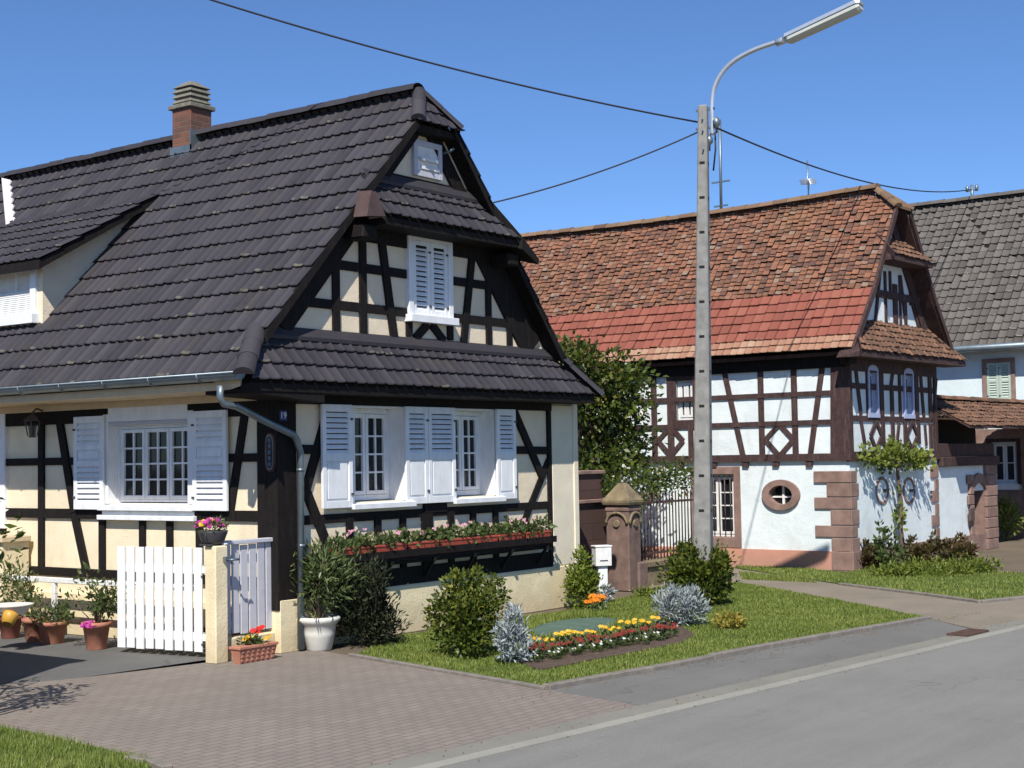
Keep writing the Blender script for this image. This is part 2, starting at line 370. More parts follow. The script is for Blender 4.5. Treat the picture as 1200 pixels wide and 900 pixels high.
M_BLOSSOM = m_leaf('white_blossom', [(0.0, (0.5, 0.52, 0.5)), (1.0, (0.78, 0.8, 0.78))], 0.6, 0.25, 0.2)


# ------------------------------------------------------------------ object helpers
def tag(o, label=None, cat=None, group=None, kind=None):
    if label: o['label'] = label
    if cat: o['category'] = cat
    if group: o['group'] = group
    if kind: o['kind'] = kind
    return o


def thing(name, label, cat, loc=(0, 0, 0), group=None):
    o = bpy.data.objects.new(name, None); COL.objects.link(o); o.location = loc; o.empty_display_size = 0.2
    return tag(o, label, cat, group)


def wloc(o):
    v = Vector((0, 0, 0))
    while o is not None:
        v += o.location; o = o.parent
    return v


def link(name, me, parent=None, at=None):
    """verts of me are in world coordinates; move them so the object's origin is the parent's (or AT)"""
    o = bpy.data.objects.new(name, me); COL.objects.link(o)
    if parent is not None:
        me.transform(Matrix.Translation(-wloc(parent))); o.parent = parent
    elif at is not None:
        me.transform(Matrix.Translation(-Vector(at))); o.location = at
    return o


def mesh_np(name, V, Fc, mats, tint=None, mi=None, smooth=False):
    me = bpy.data.meshes.new(name)
    V = np.asarray(V, np.float32); Fc = np.asarray(Fc, np.int32); k = Fc.shape[1]
    me.vertices.add(len(V)); me.vertices.foreach_set('co', V.ravel())
    me.loops.add(Fc.size); me.loops.foreach_set('vertex_index', Fc.ravel())
    me.polygons.add(len(Fc)); me.polygons.foreach_set('loop_start', np.arange(0, Fc.size, k, dtype=np.int32))
    me.polygons.foreach_set('loop_total', np.full(len(Fc), k, np.int32))
    for m in (mats if isinstance(mats, (list, tuple)) else [mats]):
        me.materials.append(m)
    if mi is not None: me.polygons.foreach_set('material_index', np.asarray(mi, np.int32))
    if smooth: me.polygons.foreach_set('use_smooth', np.ones(len(Fc), bool))
    if tint is not None:
        a = me.attributes.new('tint', 'FLOAT', 'FACE'); a.data.foreach_set('value', np.asarray(tint, np.float32))
    me.update(calc_edges=True)
    return me


class MB:
    def __init__(s):
        s.v = []; s.f = []; s.t = []; s.sm = []

    def add(s, vs, fs, tint=0.5, smooth=False):
        b = len(s.v); s.v += [tuple(x) for x in vs]
        for f in fs:
            s.f.append(tuple(b + i for i in f)); s.t.append(tint); s.sm.append(smooth)

    def hexa(s, p, tint=0.5):
        """8 points: bottom ring 0-3, top ring 4-7"""
        s.add(p, [(3, 2, 1, 0), (4, 5, 6, 7), (0, 1, 5, 4), (1, 2, 6, 5), (2, 3, 7, 6), (3, 0, 4, 7)], tint)

    def box(s, lo, hi, tint=0.5):
        x0, y0, z0 = lo; x1, y1, z1 = hi
        s.hexa([(x0, y0, z0), (x1, y0, z0), (x1, y1, z0), (x0, y1, z0), (x0, y0, z1), (x1, y0, z1), (x1, y1, z1), (x0, y1, z1)], tint)

    def fbox(s, F, u0, u1, z0, z1, n0, n1, tint=0.5):
        s.hexa([F.P(u0, z0, n1), F.P(u1, z0, n1), F.P(u1, z0, n0), F.P(u0, z0, n0), F.P(u0, z1, n1), F.P(u1, z1, n1), F.P(u1, z1, n0), F.P(u0, z1, n0)], tint)

    def beam(s, F, u0, z0, u1, z1, w, n0, n1, w1=None):
        """timber lying in a wall plane from (u0,z0) to (u1,z1)"""
        a = Vector((u0, z0)); b = Vector((u1, z1)); d = (b - a).normalized(); q = Vector((-d.y, d.x))
        w1 = w1 or w
        A = [a - q * w / 2, b - q * w1 / 2, b + q * w1 / 2, a + q * w / 2]
        s.hexa([F.P(p.x, p.y, n0) for p in A] + [F.P(p.x, p.y, n1) for p in A])

    def bar(s, A, B, w, h, up=(0, 0, 1)):
        A = Vector(A); B = Vector(B); d = (B - A).normalized(); up = Vector(up)
        sd = d.cross(up).normalized(); uu = sd.cross(d)
        r = [(-1, -1), (1, -1), (1, 1), (-1, 1)]
        s.hexa([A + sd * (w / 2 * i) + uu * (h / 2 * j) for i, j in r] + [B + sd * (w / 2 * i) + uu * (h / 2 * j) for i, j in r])

    def tube(s, pts, r, n=8, cap=True, tint=0.5):
        pts = [Vector(p) for p in pts]; rs = r if isinstance(r, (list, tuple)) else [r] * len(pts)
        b = len(s.v); ref = Vector((0.13, 0.31, 0.94))
        for i, p in enumerate(pts):
            d = (pts[min(i + 1, len(pts) - 1)] - pts[max(i - 1, 0)]).normalized()
            x = d.cross(ref)
            if x.length < 1e-3: x = d.cross(Vector((1, 0, 0)))
            x.normalize(); y = d.cross(x)
            for k in range(n):
                a = 2 * math.pi * k / n
                s.v.append(tuple(p + (x * math.cos(a) + y * math.sin(a)) * rs[i]))
        for i in range(len(pts) - 1):
            for k in range(n):
                q = b + i * n
                s.f.append((q + k, q + (k + 1) % n, q + n + (k + 1) % n, q + n + k)); s.t.append(tint); s.sm.append(True)
        if cap:
            s.f.append(tuple(b + k for k in range(n))[::-1]); s.t.append(tint); s.sm.append(False)
            e = b + (len(pts) - 1) * n
            s.f.append(tuple(e + k for k in range(n))); s.t.append(tint); s.sm.append(False)

    def lathe(s, c, prof, n=20, tint=0.5, smooth=True):
        """prof: list of (radius, z) about vertical axis at c"""
        c = Vector(c); b = len(s.v)
        for r, z in prof:
            for k in range(n):
                a = 2 * math.pi * k / n; s.v.append((c.x + r * math.cos(a), c.y + r * math.sin(a), c.z + z))
        for i in range(len(prof) - 1):
            for k in range(n):
                q = b + i * n
                s.f.append((q + k, q + (k + 1) % n, q + n + (k + 1) % n, q + n + k)); s.t.append(tint); s.sm.append(smooth)
        s.f.append(tuple(b + k for k in range(n))[::-1]); s.t.append(tint); s.sm.append(False)
        e = b + (len(prof) - 1) * n; s.f.append(tuple(e + k for k in range(n))); s.t.append(tint); s.sm.append(False)

    def mesh(s, name, m, clip=(), bevel=0.0):
        me = bpy.data.meshes.new(name); me.from_pydata(s.v, [], s.f); me.materials.append(m)
        a = me.attributes.new('tint', 'FLOAT', 'FACE'); a.data.foreach_set('value', s.t)
        me.polygons.foreach_set('use_smooth', s.sm)
        if clip or bevel:
            bm = bmesh.new(); bm.from_mesh(me)
            for co, no in clip:
                bmesh.ops.bisect_plane(bm, geom=bm.verts[:] + bm.edges[:] + bm.faces[:], plane_co=co, plane_no=no, clear_outer=True, dist=1e-5)
            if bevel:
                bmesh.ops.bevel(bm, geom=[e for e in bm.edges if len(e.link_faces) == 2 and e.calc_face_angle(0) > 0.6], offset=bevel, segments=1, affect='EDGES')
            bm.to_mesh(me); bm.free()
        me.update(); return me

    def build(s, name, m, parent=None, clip=(), bevel=0.0, at=None):
        return link(name, s.mesh(name, m, clip, bevel), parent, at)


def sheet(name, m, pts, z, kind='structure', parent=None):
    me = bpy.data.meshes.new(name); me.from_pydata([(p[0], p[1], z) for p in pts], [], [tuple(range(len(pts)))])
    me.materials.append(m)
    bm = bmesh.new(); bm.from_mesh(me); bmesh.ops.recalc_face_normals(bm, faces=bm.faces)
    for f in bm.faces:
        if f.normal.z < 0: f.normal_flip()
    bmesh.ops.triangulate(bm, faces=bm.faces)
    be = [e for e in bm.edges if len(e.link_faces) == 1]; ex = bmesh.ops.extrude_edge_only(bm, edges=be)
    for v in ex['geom']:
        if isinstance(v, bmesh.types.BMVert): v.co.z -= 0.05
    bm.to_mesh(me); bm.free()
    o = bpy.data.objects.new(name, me); COL.objects.link(o)
    if kind: o['kind'] = kind
    return o


def wall_grid(mb, F, u0, u1, z0, z1, holes, n0=-0.22, n1=0.0):
    """a wall of real thickness with rectangular openings"""
    us = sorted({u0, u1} | {h[0] for h in holes} | {h[1] for h in holes})
    zs = sorted({z0, z1} | {h[2] for h in holes} | {h[3] for h in holes})
    for a, b in zip(us, us[1:]):
        for c, d in zip(zs, zs[1:]):
            mu, mz = (a + b) / 2, (c + d) / 2
            if any(h[0] < mu < h[1] and h[2] < mz < h[3] for h in holes): continue
            for n, fl in ((n1, False), (n0, True)):
                q = [F.P(a, c, n), F.P(b, c, n), F.P(b, d, n), F.P(a, d, n)]
                mb.add(q[::-1] if fl else q, [(0, 1, 2, 3)])
    for a, b, c, d in holes:
        for (p, q) in (((a, c), (b, c)), ((b, c), (b, d)), ((b, d), (a, d)), ((a, d), (a, c))):
            mb.add([F.P(p[0], p[1], n1), F.P(p[0], p[1], n0), F.P(q[0], q[1], n0), F.P(q[0], q[1], n1)], [(0, 1, 2, 3)])


def tiles(mb, O, U, V, lu, rows, rl, tw, amp, thick, seed, wave=True, jitter=0.004, stagger=False, tintf=None, u_start=0.0, lichen=0.2, groove=-1.1):
    """overlapping roof tiles: O lower corner, U along the eave, V up the slope; each tile is its own curved plate"""
    r = np.random.default_rng(seed); U = Vector(U).normalized(); V = Vector(V).normalized(); N = U.cross(V)
    if N.z < 0: N = -N
    O = Vector(O); nc = int(math.ceil(lu / tw)) + 1
    prof = ((0, 0.12), (0.06, 0.0), (0.35, 0.10), (0.60, 0.18), (0.74, 0.75), (0.83, 1.0), (0.895, 0.8), (0.91, groove), (1.0, groove)) if wave else ((0, 0.0), (0.5, 0.6), (1.0, 0.0))
    for j in range(rows):
        off = (tw / 2 if stagger and j % 2 else 0)
        for i in range(-1, nc):
            ua = u_start + i * tw - off; ub = ua + tw
            if ub < 0.02 or ua > lu - 0.02: continue
            dz = r.normal(0, jitter); dv = r.normal(0, jitter * 1.5); sk = r.normal(0, jitter * 0.7)
            t = float(np.clip(r.normal(0.5, 0.2), 0, 1)) if tintf is None else tintf(r, i, j)
            v0 = j * rl + dv; v1 = (j + 1) * rl + rl * 0.12
            P = []
            for k, h in prof:
                u = min(max(ua + (ub - ua) * k, 0), lu)
                hh = amp * h
                P.append((O + U * u + V * v0 + N * (hh + dz + sk * k), O + U * u + V * v1 + N * (hh - thick + dz), O + U * u + V * (v0 + .002) + N * (hh - .011 + dz + sk * k)))
            m = len(P); lip = [p[0].lerp(p[1], 0.13) for p in P]
            b = len(mb.v); mb.v += [tuple(x) for x in [p[0] for p in P] + lip + [p[1] for p in P] + [p[2] for p in P]]
            t = min(max(t, 0.12), 0.9); dark_joint = groove < -.5; tl = 1.0 if r.random() < lichen else t; pl = r.random() * .6
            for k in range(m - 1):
                td = 0.0 if dark_joint and k >= m - 3 else None          # gap shadow and dirt painted dark into the side joint
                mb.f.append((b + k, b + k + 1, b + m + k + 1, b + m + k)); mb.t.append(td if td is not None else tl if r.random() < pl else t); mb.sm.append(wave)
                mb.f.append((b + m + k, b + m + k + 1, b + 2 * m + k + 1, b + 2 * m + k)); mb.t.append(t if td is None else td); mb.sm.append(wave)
                mb.f.append((b + 3 * m + k, b + 3 * m + k + 1, b + k + 1, b + k)); mb.t.append(t * 0.5); mb.sm.append(False)


def cap_tiles(mb, A, B, r, step, seed, tint=0.5):
    """half-round ridge or hip tiles from A to B"""
    A = Vector(A); B = Vector(B); d = (B - A); L = d.length; d.normalize()
    side = d.cross(Vector((0, 0, 1))).normalized(); up = side.cross(d).normalized()
    g = np.random.default_rng(seed); n = max(1, round(L / step)); st = L / n
    for i in range(n):
        a = A + d * (i * st - 0.02); b = A + d * ((i + 1) * st)
        ra, rb = r, r * 0.9
        j = up * g.normal(0, 0.004); t = float(np.clip(g.normal(tint, 0.2), 0, 1))
        ring = []
        for P, rr in ((a, ra), (b, rb)):
            for k in range(7):
                q = math.pi * k / 6
                ring.append(P + j + side * (rr * math.cos(q)) + up * (rr * 0.8 * math.sin(q) - rr * 0.25))
        mb.add(ring, [(k, k + 1, 8 + k, 7 + k) for k in range(6)], t, True)
        mb.add(ring[:7] + [a + j - up * 0.02], [(k, 7, k + 1) for k in range(6)], t)


# ------------------------------------------------------------------ plants
def leaf_arrays(C, D, size, aspect, g, fold=0.25):
    """one folded leaf per row: C positions, D directions"""
    n = len(C); D = D / np.linalg.norm(D, axis=1, keepdims=True)
    q = g.normal(size=(n, 3)); S = np.cross(D, q); S /= np.linalg.norm(S, axis=1, keepdims=True) + 1e-9
    Nn = np.cross(S, D); L = size * g.uniform(0.65, 1.3, (n, 1)); Wd = L * aspect * 0.5
    b = C; t = C + D * L - Nn * (L * 0.15); m = C + D * (L * 0.5)
    l = m + S * Wd + Nn * Wd * fold; r = m - S * Wd + Nn * Wd * fold
    V = np.stack([b, r, t, l], 1).reshape(-1, 3); Fc = np.arange(4 * n).reshape(n, 4)
    return V, Fc


def foliage(name, m, parent, blobs, n, size, aspect=0.5, seed=1, out=0.8, up=0.3, clump=14, spread=0.16, shell=0.55, droop=0.0, at=None, tint=(0.45, 0.22), zmin=None):
    """leaf clumps scattered through the volume of several ellipsoid blobs (c, (rx,ry,rz))"""
    g = np.random.default_rng(seed)
    vol = np.array([b[1][0] * b[1][1] * b[1][2] for b in blobs]) ** 0.7; vol = vol / vol.sum()
    nc = max(1, n // clump); which = g.choice(len(blobs), nc, p=vol)
    c = np.array([b[0] for b in blobs])[which]; rr = np.array([b[1] for b in blobs])[which]
    d = g.normal(size=(nc, 3)); d /= np.linalg.norm(d, axis=1, keepdims=True)
    rad = shell + (1 - shell) * g.uniform(0, 1, (nc, 1)) ** 0.6; rad *= g.uniform(0.85, 1.12, (nc, 1))
    cc = c + d * rad * rr
    ct = g.normal(0, tint[1] * 0.7, nc)
    C = np.repeat(cc, clump, 0); dd = np.repeat(d, clump, 0); rs = np.repeat(rr.mean(1, keepdims=True), clump, 0)
    o = g.normal(size=C.shape); C = C + o * rs * spread
    D = dd * out + np.array([0, 0, up]) + g.normal(0, 0.55, C.shape) + o * 0.35
    D[:, 2] -= droop
    tn = np.clip(tint[0] + np.repeat(ct, clump) + g.normal(0, tint[1] * 0.6, len(C)), 0, 1)
    if zmin is not None:
        k = C[:, 2] > zmin; C, D, tn = C[k], D[k], tn[k]
    V, Fc = leaf_arrays(C, D, size, aspect, g)
    return link(name, mesh_np(name, V, Fc, m, tn), parent, at)


def stems(mb, base, tips, r, g, bend=0.12):
    for t in tips:
        b = Vector(base); t = Vector(t); mid = b.lerp(t, 0.5) + Vector((g.normal(0, bend), g.normal(0, bend), 0)) * (t - b).length * 0.5
        mb.tube([b, b.lerp(mid, 0.6), mid, mid.lerp(t, 0.6), t], [r, r * 0.85, r * 0.65, r * 0.5, r * 0.3], 5)


def petals(C, size, seed, up=(0.3, -0.3, 0.9), npet=5):
    """little open flowers: npet quads round each centre"""
    g = np.random.default_rng(seed); V = []; Fc = []
    for c in C:
        nrm = np.array(up) + g.normal(0, 0.35, 3); nrm /= np.linalg.norm(nrm)
        x = np.cross(nrm, g.normal(size=3)); x /= np.linalg.norm(x); y = np.cross(nrm, x); s = size * g.uniform(0.8, 1.2)
        for k in range(npet):
            a = 2 * math.pi * k / npet; d = x * math.cos(a) + y * math.sin(a); e = -x * math.sin(a) + y * math.cos(a); b = len(V)
            V += [c, c + d * s * 0.55 - e * s * 0.42 + nrm * s * 0.15, c + d * s + nrm * s * 0.05, c + d * s * 0.55 + e * s * 0.42 + nrm * s * 0.15]
            Fc.append((b, b + 1, b + 2, b + 3))
    return np.array(V), np.array(Fc)


def in_poly(P, poly):
    x, y = P[:, 0], P[:, 1]; ins = np.zeros(len(P), bool); j = len(poly) - 1
    for i in range(len(poly)):
        xi, yi = poly[i][0], poly[i][1]; xj, yj = poly[j][0], poly[j][1]
        c = ((yi > y) != (yj > y)) & (x < (xj - xi) * (y - yi) / (yj - yi + 1e-12) + xi)
        ins ^= c; j = i
    return ins


def grass(name, poly, n, h, seed, z=0.0, holes=(), width=0.006):
    g = np.random.default_rng(seed); a = np.array([(p[0], p[1]) for p in poly]); lo, hi = a.min(0), a.max(0)
    P = g.uniform(lo, hi, (int(n * 1.0), 2)); k = in_poly(P, a)
    for q in holes: k &= ~in_poly(P, [(p[0], p[1]) for p in q])
    P = P[k]; n = len(P)
    patch = np.sin(P[:, 0] * 2.3 + 1.3 * np.sin(P[:, 1] * 1.9)) * np.sin(P[:, 1] * 2.9 + P[:, 0] * 0.7) + 0.6 * np.sin(P[:, 0] * 7.1 + P[:, 1] * 5.3)
    hh = h * g.uniform(0.5, 1.4, n) * (1 + 0.2 * patch); az_ = g.uniform(0, 2 * math.pi, n); ln = g.uniform(0.1, 0.75, n) * hh
    wd = width * g.uniform(0.7, 1.4, n); ca, sa = np.cos(az_), np.sin(az_)
    b0 = np.stack([P[:, 0] - sa * wd, P[:, 1] + ca * wd, np.full(n, z)], 1); b1 = np.stack([P[:, 0] + sa * wd, P[:, 1] - ca * wd, np.full(n, z)], 1)
    t = np.stack([P[:, 0] + ca * ln, P[:, 1] + sa * ln, z + hh], 1)
    V = np.stack([b0, b1, t], 1).reshape(-1, 3); Fc = np.arange(3 * n).reshape(n, 3)
    tn = np.clip(0.45 + 0.14 * patch + g.normal(0, 0.18, n), 0, 1)
    return tag(link(name, mesh_np(name, V, Fc, M_GRASS, tn)), kind='stuff')



# ------------------------------------------------------------------ ground, road, lawns
def along(A, B, ta, tb):
    return A + (B - A) * ta, A + (B - A) * tb


sheet('ground', M_EARTH, [(-400, -400), (600, -400), (600, 800), (-400, 800)], 0.0)
U1 = (GR(433, 900), GR(1133, 745)); L1 = (GR(520, 900), GR(1147, 750)); L2 = (GR(470, 900), GR(1140, 747.6))
L1d = (L1[1] - L1[0]).normalized(); nR = Vector((L1d.y, -L1d.x, 0))
if nR.y > 0: nR = -nR


def strip(name, m, A, B, w, z, ext=(60, 90)):
    d = L1d; a = A - d * ext[0]; b = A + d * ext[1]
    return sheet(name, m, [a, b, b + nR * w, a + nR * w], z)


gw = (L1[0] - U1[0]).dot(nR)
strip('road', M_ROAD, L1[0], L1[1], 7.0, 0.004)
strip('gutter_strip', M_GUTTER, U1[0], U1[1], gw * 0.66, 0.010)
strip('gutter_edge', M_GUTTERL, U1[0] + nR * gw * 0.66, U1[1], gw * 0.34, 0.014)
far_side = strip('far_pavement', M_WALK, L1[0] + nR * 7.0, L1[1], 2.5, 0.012)

D1 = GR(415, 770); D2 = GR(640, 809); K2 = GR(1090, 726); S3 = GR(758, 829)
drv = [GR(233, 778.5), GR(352, 759), D1, D2, S3, U1[0] - L1d * 0.3, GR(190, 905), GR(60, 868), GR(-60, 838), GR(-100, 812), GR(77, 797)]
sheet('driveway', M_PAVE, [(p.x, p.y) for p in drv], 0.006)
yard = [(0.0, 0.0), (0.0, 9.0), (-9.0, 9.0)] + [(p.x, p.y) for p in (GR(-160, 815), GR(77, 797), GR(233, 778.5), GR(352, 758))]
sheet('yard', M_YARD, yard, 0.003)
sheet('pavement', M_WALK, [(p.x, p.y) for p in (D2, K2, GR(1150, 741), U1[1] + nR * 0.05, S3 + nR * 0.05)], 0.007)

LAWN = [D1, GR(530, 790), D2, GR(760, 786), GR(900, 759), K2, GR(985, 705), GR(868, 684), GR(790, 688), GR(668, 716.5), GR(463, 747)]
POND = [GR(674 + 50 * math.cos(t) - 3 * math.sin(2 * t), 737 + 10 * math.sin(t) - 5.5 * math.cos(t)) for t in np.linspace(0, 2 * math.pi, 29)[:-1]]
BED = [GR(606, 778), GR(632, 788), GR(670, 781), GR(700, 775), GR(750, 766), GR(798, 756), GR(814, 746), GR(792, 733), GR(700, 748), GR(620, 760)]
sheet('lawn', M_LAWN, LAWN, 0.014)
sheet('pond', M_POND, POND, 0.022)
sheet('flower_bed', M_SOIL, BED, 0.030)
grass('lawn_grass', LAWN, 190000, 0.027, 3, 0.012, (POND, BED), 0.0055)
grass('pond_rim_grass', [GR(616, 742), GR(655, 753), GR(740, 733), GR(700, 721), GR(640, 728)], 9000, 0.07, 8, 0.012, (POND,), 0.006)

LAWN2 = [GR(985, 685), GR(1085, 697), GR(1150, 706), GR(1200, 701), GR(1300, 693), GR(1300, 676), GR(1172, 672), GR(1120, 652), GR(1010, 668), GR(990, 672), GR(865, 659), GR(862, 666)]
sheet('verge_lawn', M_LAWN, LAWN2, 0.014)
grass('verge_grass', LAWN2, 60000, 0.034, 4, 0.012, (), 0.007)
gravel = [K2, GR(1160, 742), GR(1420, 700), GR(1400, 690), GR(1200, 703), GR(1150, 707.5), GR(985, 686), GR(862, 667), GR(840, 655), (11.5, 8), (8.0, 8), (8.0, 0.6), GR(868, 685), GR(985, 706)]
sheet('gravel_drive', M_GRAVEL, gravel, 0.009)
grass('drive_weeds', [GR(866, 672), GR(930, 678), GR(960, 684), GR(870, 680)], 6000, 0.05, 5, 0.008, (), 0.006)
FGL = [GR(-120, 830), GR(0, 854), GR(90, 873), GR(172, 892), GR(178, 897), GR(150, 960), GR(-200, 960)]
sheet('near_lawn', M_LAWN, FGL, 0.016)
grass('near_grass', FGL, 52000, 0.04, 6, 0.014, (), 0.0035)


def edging(name, pts, w, h, label, m=M_KERB, seg=1.0):
    mb = MB(); g = np.random.default_rng(len(name))
    for a, b in zip(pts, pts[1:]):
        a = Vector(a); b = Vector(b); L = (b - a).length; n = max(1, round(L / seg)); d = (b - a) / n
        sd = Vector((-d.y, d.x, 0)).normalized() * w / 2
        for i in range(n):
            p = a + d * i; q = a + d * (i + 1) - d.normalized() * 0.006; hh = h + g.normal(0, 0.004); o = sd * g.normal(0, 0.12)
            mb.hexa([p - sd + o, q - sd + o, q + sd + o, p + sd + o] + [v + o + Vector((0, 0, hh)) for v in (p - sd, q - sd, q + sd, p + sd)])
    o = mb.build(name, m, bevel=0.008); o['kind'] = 'structure'
    return o


edging('lawn_kerb', [D2 + Vector((0, 0, 0)), GR(760, 787.5), GR(900, 760.5), K2], 0.09, 0.055, '')
edging('driveway_kerb', [D1 + (D1 - D2) * 0.02, GR(530, 790), D2], 0.06, 0.03, '')
edging('verge_kerb', [GR(985, 686), GR(1085, 698.5), GR(1150, 707.5), GR(1200, 702.5), GR(1300, 694)], 0.09, 0.045, '')
edging('near_kerb', [GR(150, 893), GR(178, 897), GR(196, 905)], 0.08, 0.05, '', seg=0.4)

g_ = np.random.default_rng(31); n_ = 320
tt = g_.uniform(0, 1, n_); a_ = np.array([(D2.x, D2.y)]); V_ = []
base = np.array(D2)[None, :2] + (np.array(K2) - np.array(D2))[None, :2] * (tt[:, None] * 1.25 - .1) + np.array(nR)[None, :2] * np.abs(g_.normal(0, .12, (n_, 1))) + np.array(nR)[None, :2] * .06
gut = np.array(U1[0])[None, :2] + np.array(L1d)[None, :2] * g_.uniform(-3, 11, (260, 1)) + np.array(nR)[None, :2] * (gw * g_.uniform(-.3, 1.2, (260, 1)))
PP = np.concatenate([base, gut]); s_ = g_.uniform(.004, .013, len(PP)); V = []; q = g_.uniform(0, 6.28, len(PP))
for k, (dx_, dy_, dz_) in enumerate(((1, 0, 0), (-.5, .8, 0), (-.5, -.8, 0), (0, 0, .8))):
    V.append(np.stack([PP[:, 0] + s_ * (dx_ * np.cos(q) - dy_ * np.sin(q)), PP[:, 1] + s_ * (dx_ * np.sin(q) + dy_ * np.cos(q)), .012 + s_ * dz_], 1))
V = np.stack(V, 1).reshape(-1, 3); i4 = np.arange(len(PP)) * 4
Fc = np.concatenate([np.stack([i4 + a, i4 + b, i4 + 3], 1) for a, b in ((0, 1), (1, 2), (2, 0))])
tag(link('grit', mesh_np('grit', V, Fc, M_EARTH)), kind='stuff')

# ------------------------------------------------------------------ near house
RX, RZ, SL, SR = 2.5, 6.43, 1.08, 1.20            # ridge line, left and right roof slopes
W1, LEN1 = 5.59, 14.0
VY = -0.22                                       # verge
PY = -0.45                                       # eave line of the two small gable roofs
EX, EXR = -0.78, 5.53                            # side eaves
zl = lambda x: RZ - SL * (RX - x)
zr = lambda x: RZ - SR * (x - RX)
H1 = thing('half_timbered_house', 'cream and black half-timbered house with dark tiled roof and white shutters, nearest the camera', 'house', (0, 0, 0))

WG = []                                          # gable windows: (u0,u1,z0,z1) openings
a = FG.px(411, 480); b = FG.px(474, 588); WG.append((a[0], b[0], b[1] + 0.02, 2.62))
a = FG.px(529, 481); b = FG.px(580, 580); WG.append((a[0], b[0], b[1] + 0.0, 2.62))
zb = WG[0][2]; WG = [(q[0], q[1], zb, 2.62) for q in WG]
a = FL.px(124, 480); b = FL.px(229, 590); WLh = (b[0] + 0.06, a[0] - 0.06, 1.55, 2.60)

mb = MB(); wall_grid(mb, FG, 0.002, W1, 0.55, RZ - 0.1, WG, -0.40)
lc = (Vector((RX, 0, RZ - 0.10)), Vector((-SL, 0, 1))); rc = (Vector((RX, 0, RZ - 0.10)), Vector((SR, 0, 1)))
mb.build('gable_wall', M_CREAM_G, H1, clip=[lc, rc])
mb = MB(); wall_grid(mb, FL, 0.22, LEN1, 0.45, 2.98, [WLh]); mb.build('side_wall', M_CREAM, H1)
mb = MB(); mb.box((W1 - 0.2, 0.22, 0), (W1 - 0.003, LEN1, 2.7)); mb.box((0.2, LEN1 - 0.2, 0), (W1 - 0.2, LEN1, 2.9)); mb.build('rear_wall', M_CREAM, H1)
mb = MB(); mb.box((0.05, 0.25, 0.3), (W1 - 0.2, LEN1 - 0.2, 0.45)); mb.box((0.22, 0.25, 2.75), (W1 - 0.22, LEN1 - 0.22, 2.84)); mb.build('floor_slab', M_BLACK, H1)
mb = MB(); mb.fbox(FG, -0.03, W1 + 0.02, 0, 0.56, -0.25, 0.05); mb.build('plinth', M_PLINTH, H1, bevel=0.012)
mb = MB(); mb.fbox(FL, 0.2, LEN1, 0, 0.50, -0.24, 0.05); mb.build('side_plinth', M_PLINTH, H1, bevel=0.012)
ux = FG.px(645, 600)[0]
mb = MB(); mb.fbox(FG, ux, W1 - 0.10, 0.56, 2.70, 0.0, 0.045); mb.fbox(FG, W1 - 0.10, W1 + 0.012, 0.56, 2.72, -0.24, 0.06); mb.build('corner_pier', M_PIER, H1, bevel=0.01)

# --- timbers of the gable, measured on the wall plane
mb = MB(); _k = [0]


def tb(F, x0, y0, x1, y1, w, s=1.0, o=(0, 0), n1=0.022):
    p = F.px(o[0] + x0 / s, o[1] + y0 / s); q = F.px(o[0] + x1 / s, o[1] + y1 / s)
    _k[0] += 1
    mb.beam(F, p[0], p[1], q[0], q[1], w, -0.03, n1 + 0.0011 * (_k[0] % 17))


def tz(F, u0, z0, u1, z1, w, n1=0.022):
    _k[0] += 1
    mb.beam(F, u0, z0, u1, z1, w, -0.03, n1 + 0.0011 * (_k[0] % 17))


a4 = dict(s=3, o=(320, 440))
mb.box((-0.045, -0.045, 0.45), (0.235, 0.26, 2.82))                              # corner post
tz(FG, 0.2, 2.72, ux, 2.72, 0.2, 0.05)                                           # plate under the eave
zr1 = FG.px(320 + 300 / 3, 440 + 497 / 3)[1]
tz(FG, 0.2, zr1, ux, zr1, 0.10)                                                  # rail below the windows
tb(FG, 100, 260, 175, 260, 0.10, **a4); tb(FG, 845, 262, 965, 264, 0.10, **a4)
tb(FG, 205, 70, 112, 402, 0.12, **a4); tb(FG, 110, 400, 207, 645, 0.12, **a4)
for x, w_ in ((266, 0.1), (365, 0.1), (453, 0.095), (538, 0.19), (622, 0.095), (700, 0.095), (779, 0.09)):
    u = FG.px(320 + x / 3, 440 + 560 / 3)[0]; tz(FG, u, 0.6, u, zr1, w_)
u = FG.px(320 + 560 / 3, 440 + 95 / 3)[0]; tz(FG, u, zr1, u, 2.7, 0.42)           # broad post between the windows
u = FG.px(320 + 968 / 3, 440 + 300 / 3)[0]; tz(FG, u, 0.6, u, 2.7, 0.085)
tb(FG, 832, 100, 945, 365, 0.11, **a4); tb(FG, 966, 300, 880, 515, 0.11, **a4)
tz(FG, 0.2, 0.66, ux, 0.66, 0.2, 0.03)                                           # sill timber
# upper storey
a5 = dict(s=4, o=(360, 240))
zz1 = FG.px(360 + 420 / 4, 240 + 320 / 4)[1]; zz2 = FG.px(360 + 380 / 4, 240 + 497 / 4)[1]
tz(FG, 0.5, zz1, 4.5, zz1, 0.105); tz(FG, 0.2, zz2, 5.0, zz2, 0.105)
tz(FG, 0.8, 4.62, 4.3, 4.62, 0.26, 0.03)
for x, z0, z1, w_ in ((131, 3.38, zz1, 0.11), (258, 3.38, 4.5, 0.11), (472, 3.45, zz2, 0.10), (664, 3.45, zz2, 0.10), (845, 3.38, 4.5, 0.10), (941, 3.45, zz1 - 0.1, 0.09)):
    u = FG.px(360 + x / 4, 240 + 500 / 4)[0]; tz(FG, u, z0, u, z1, w_)
tb(FG, 338, 130, 402, 625, 0.115, **a5); tb(FG, 770, 215, 728, 650, 0.11, **a5)
tb(FG, 560, 560, 500, 628, 0.10, **a5); tb(FG, 578, 562, 636, 640, 0.10, **a5)
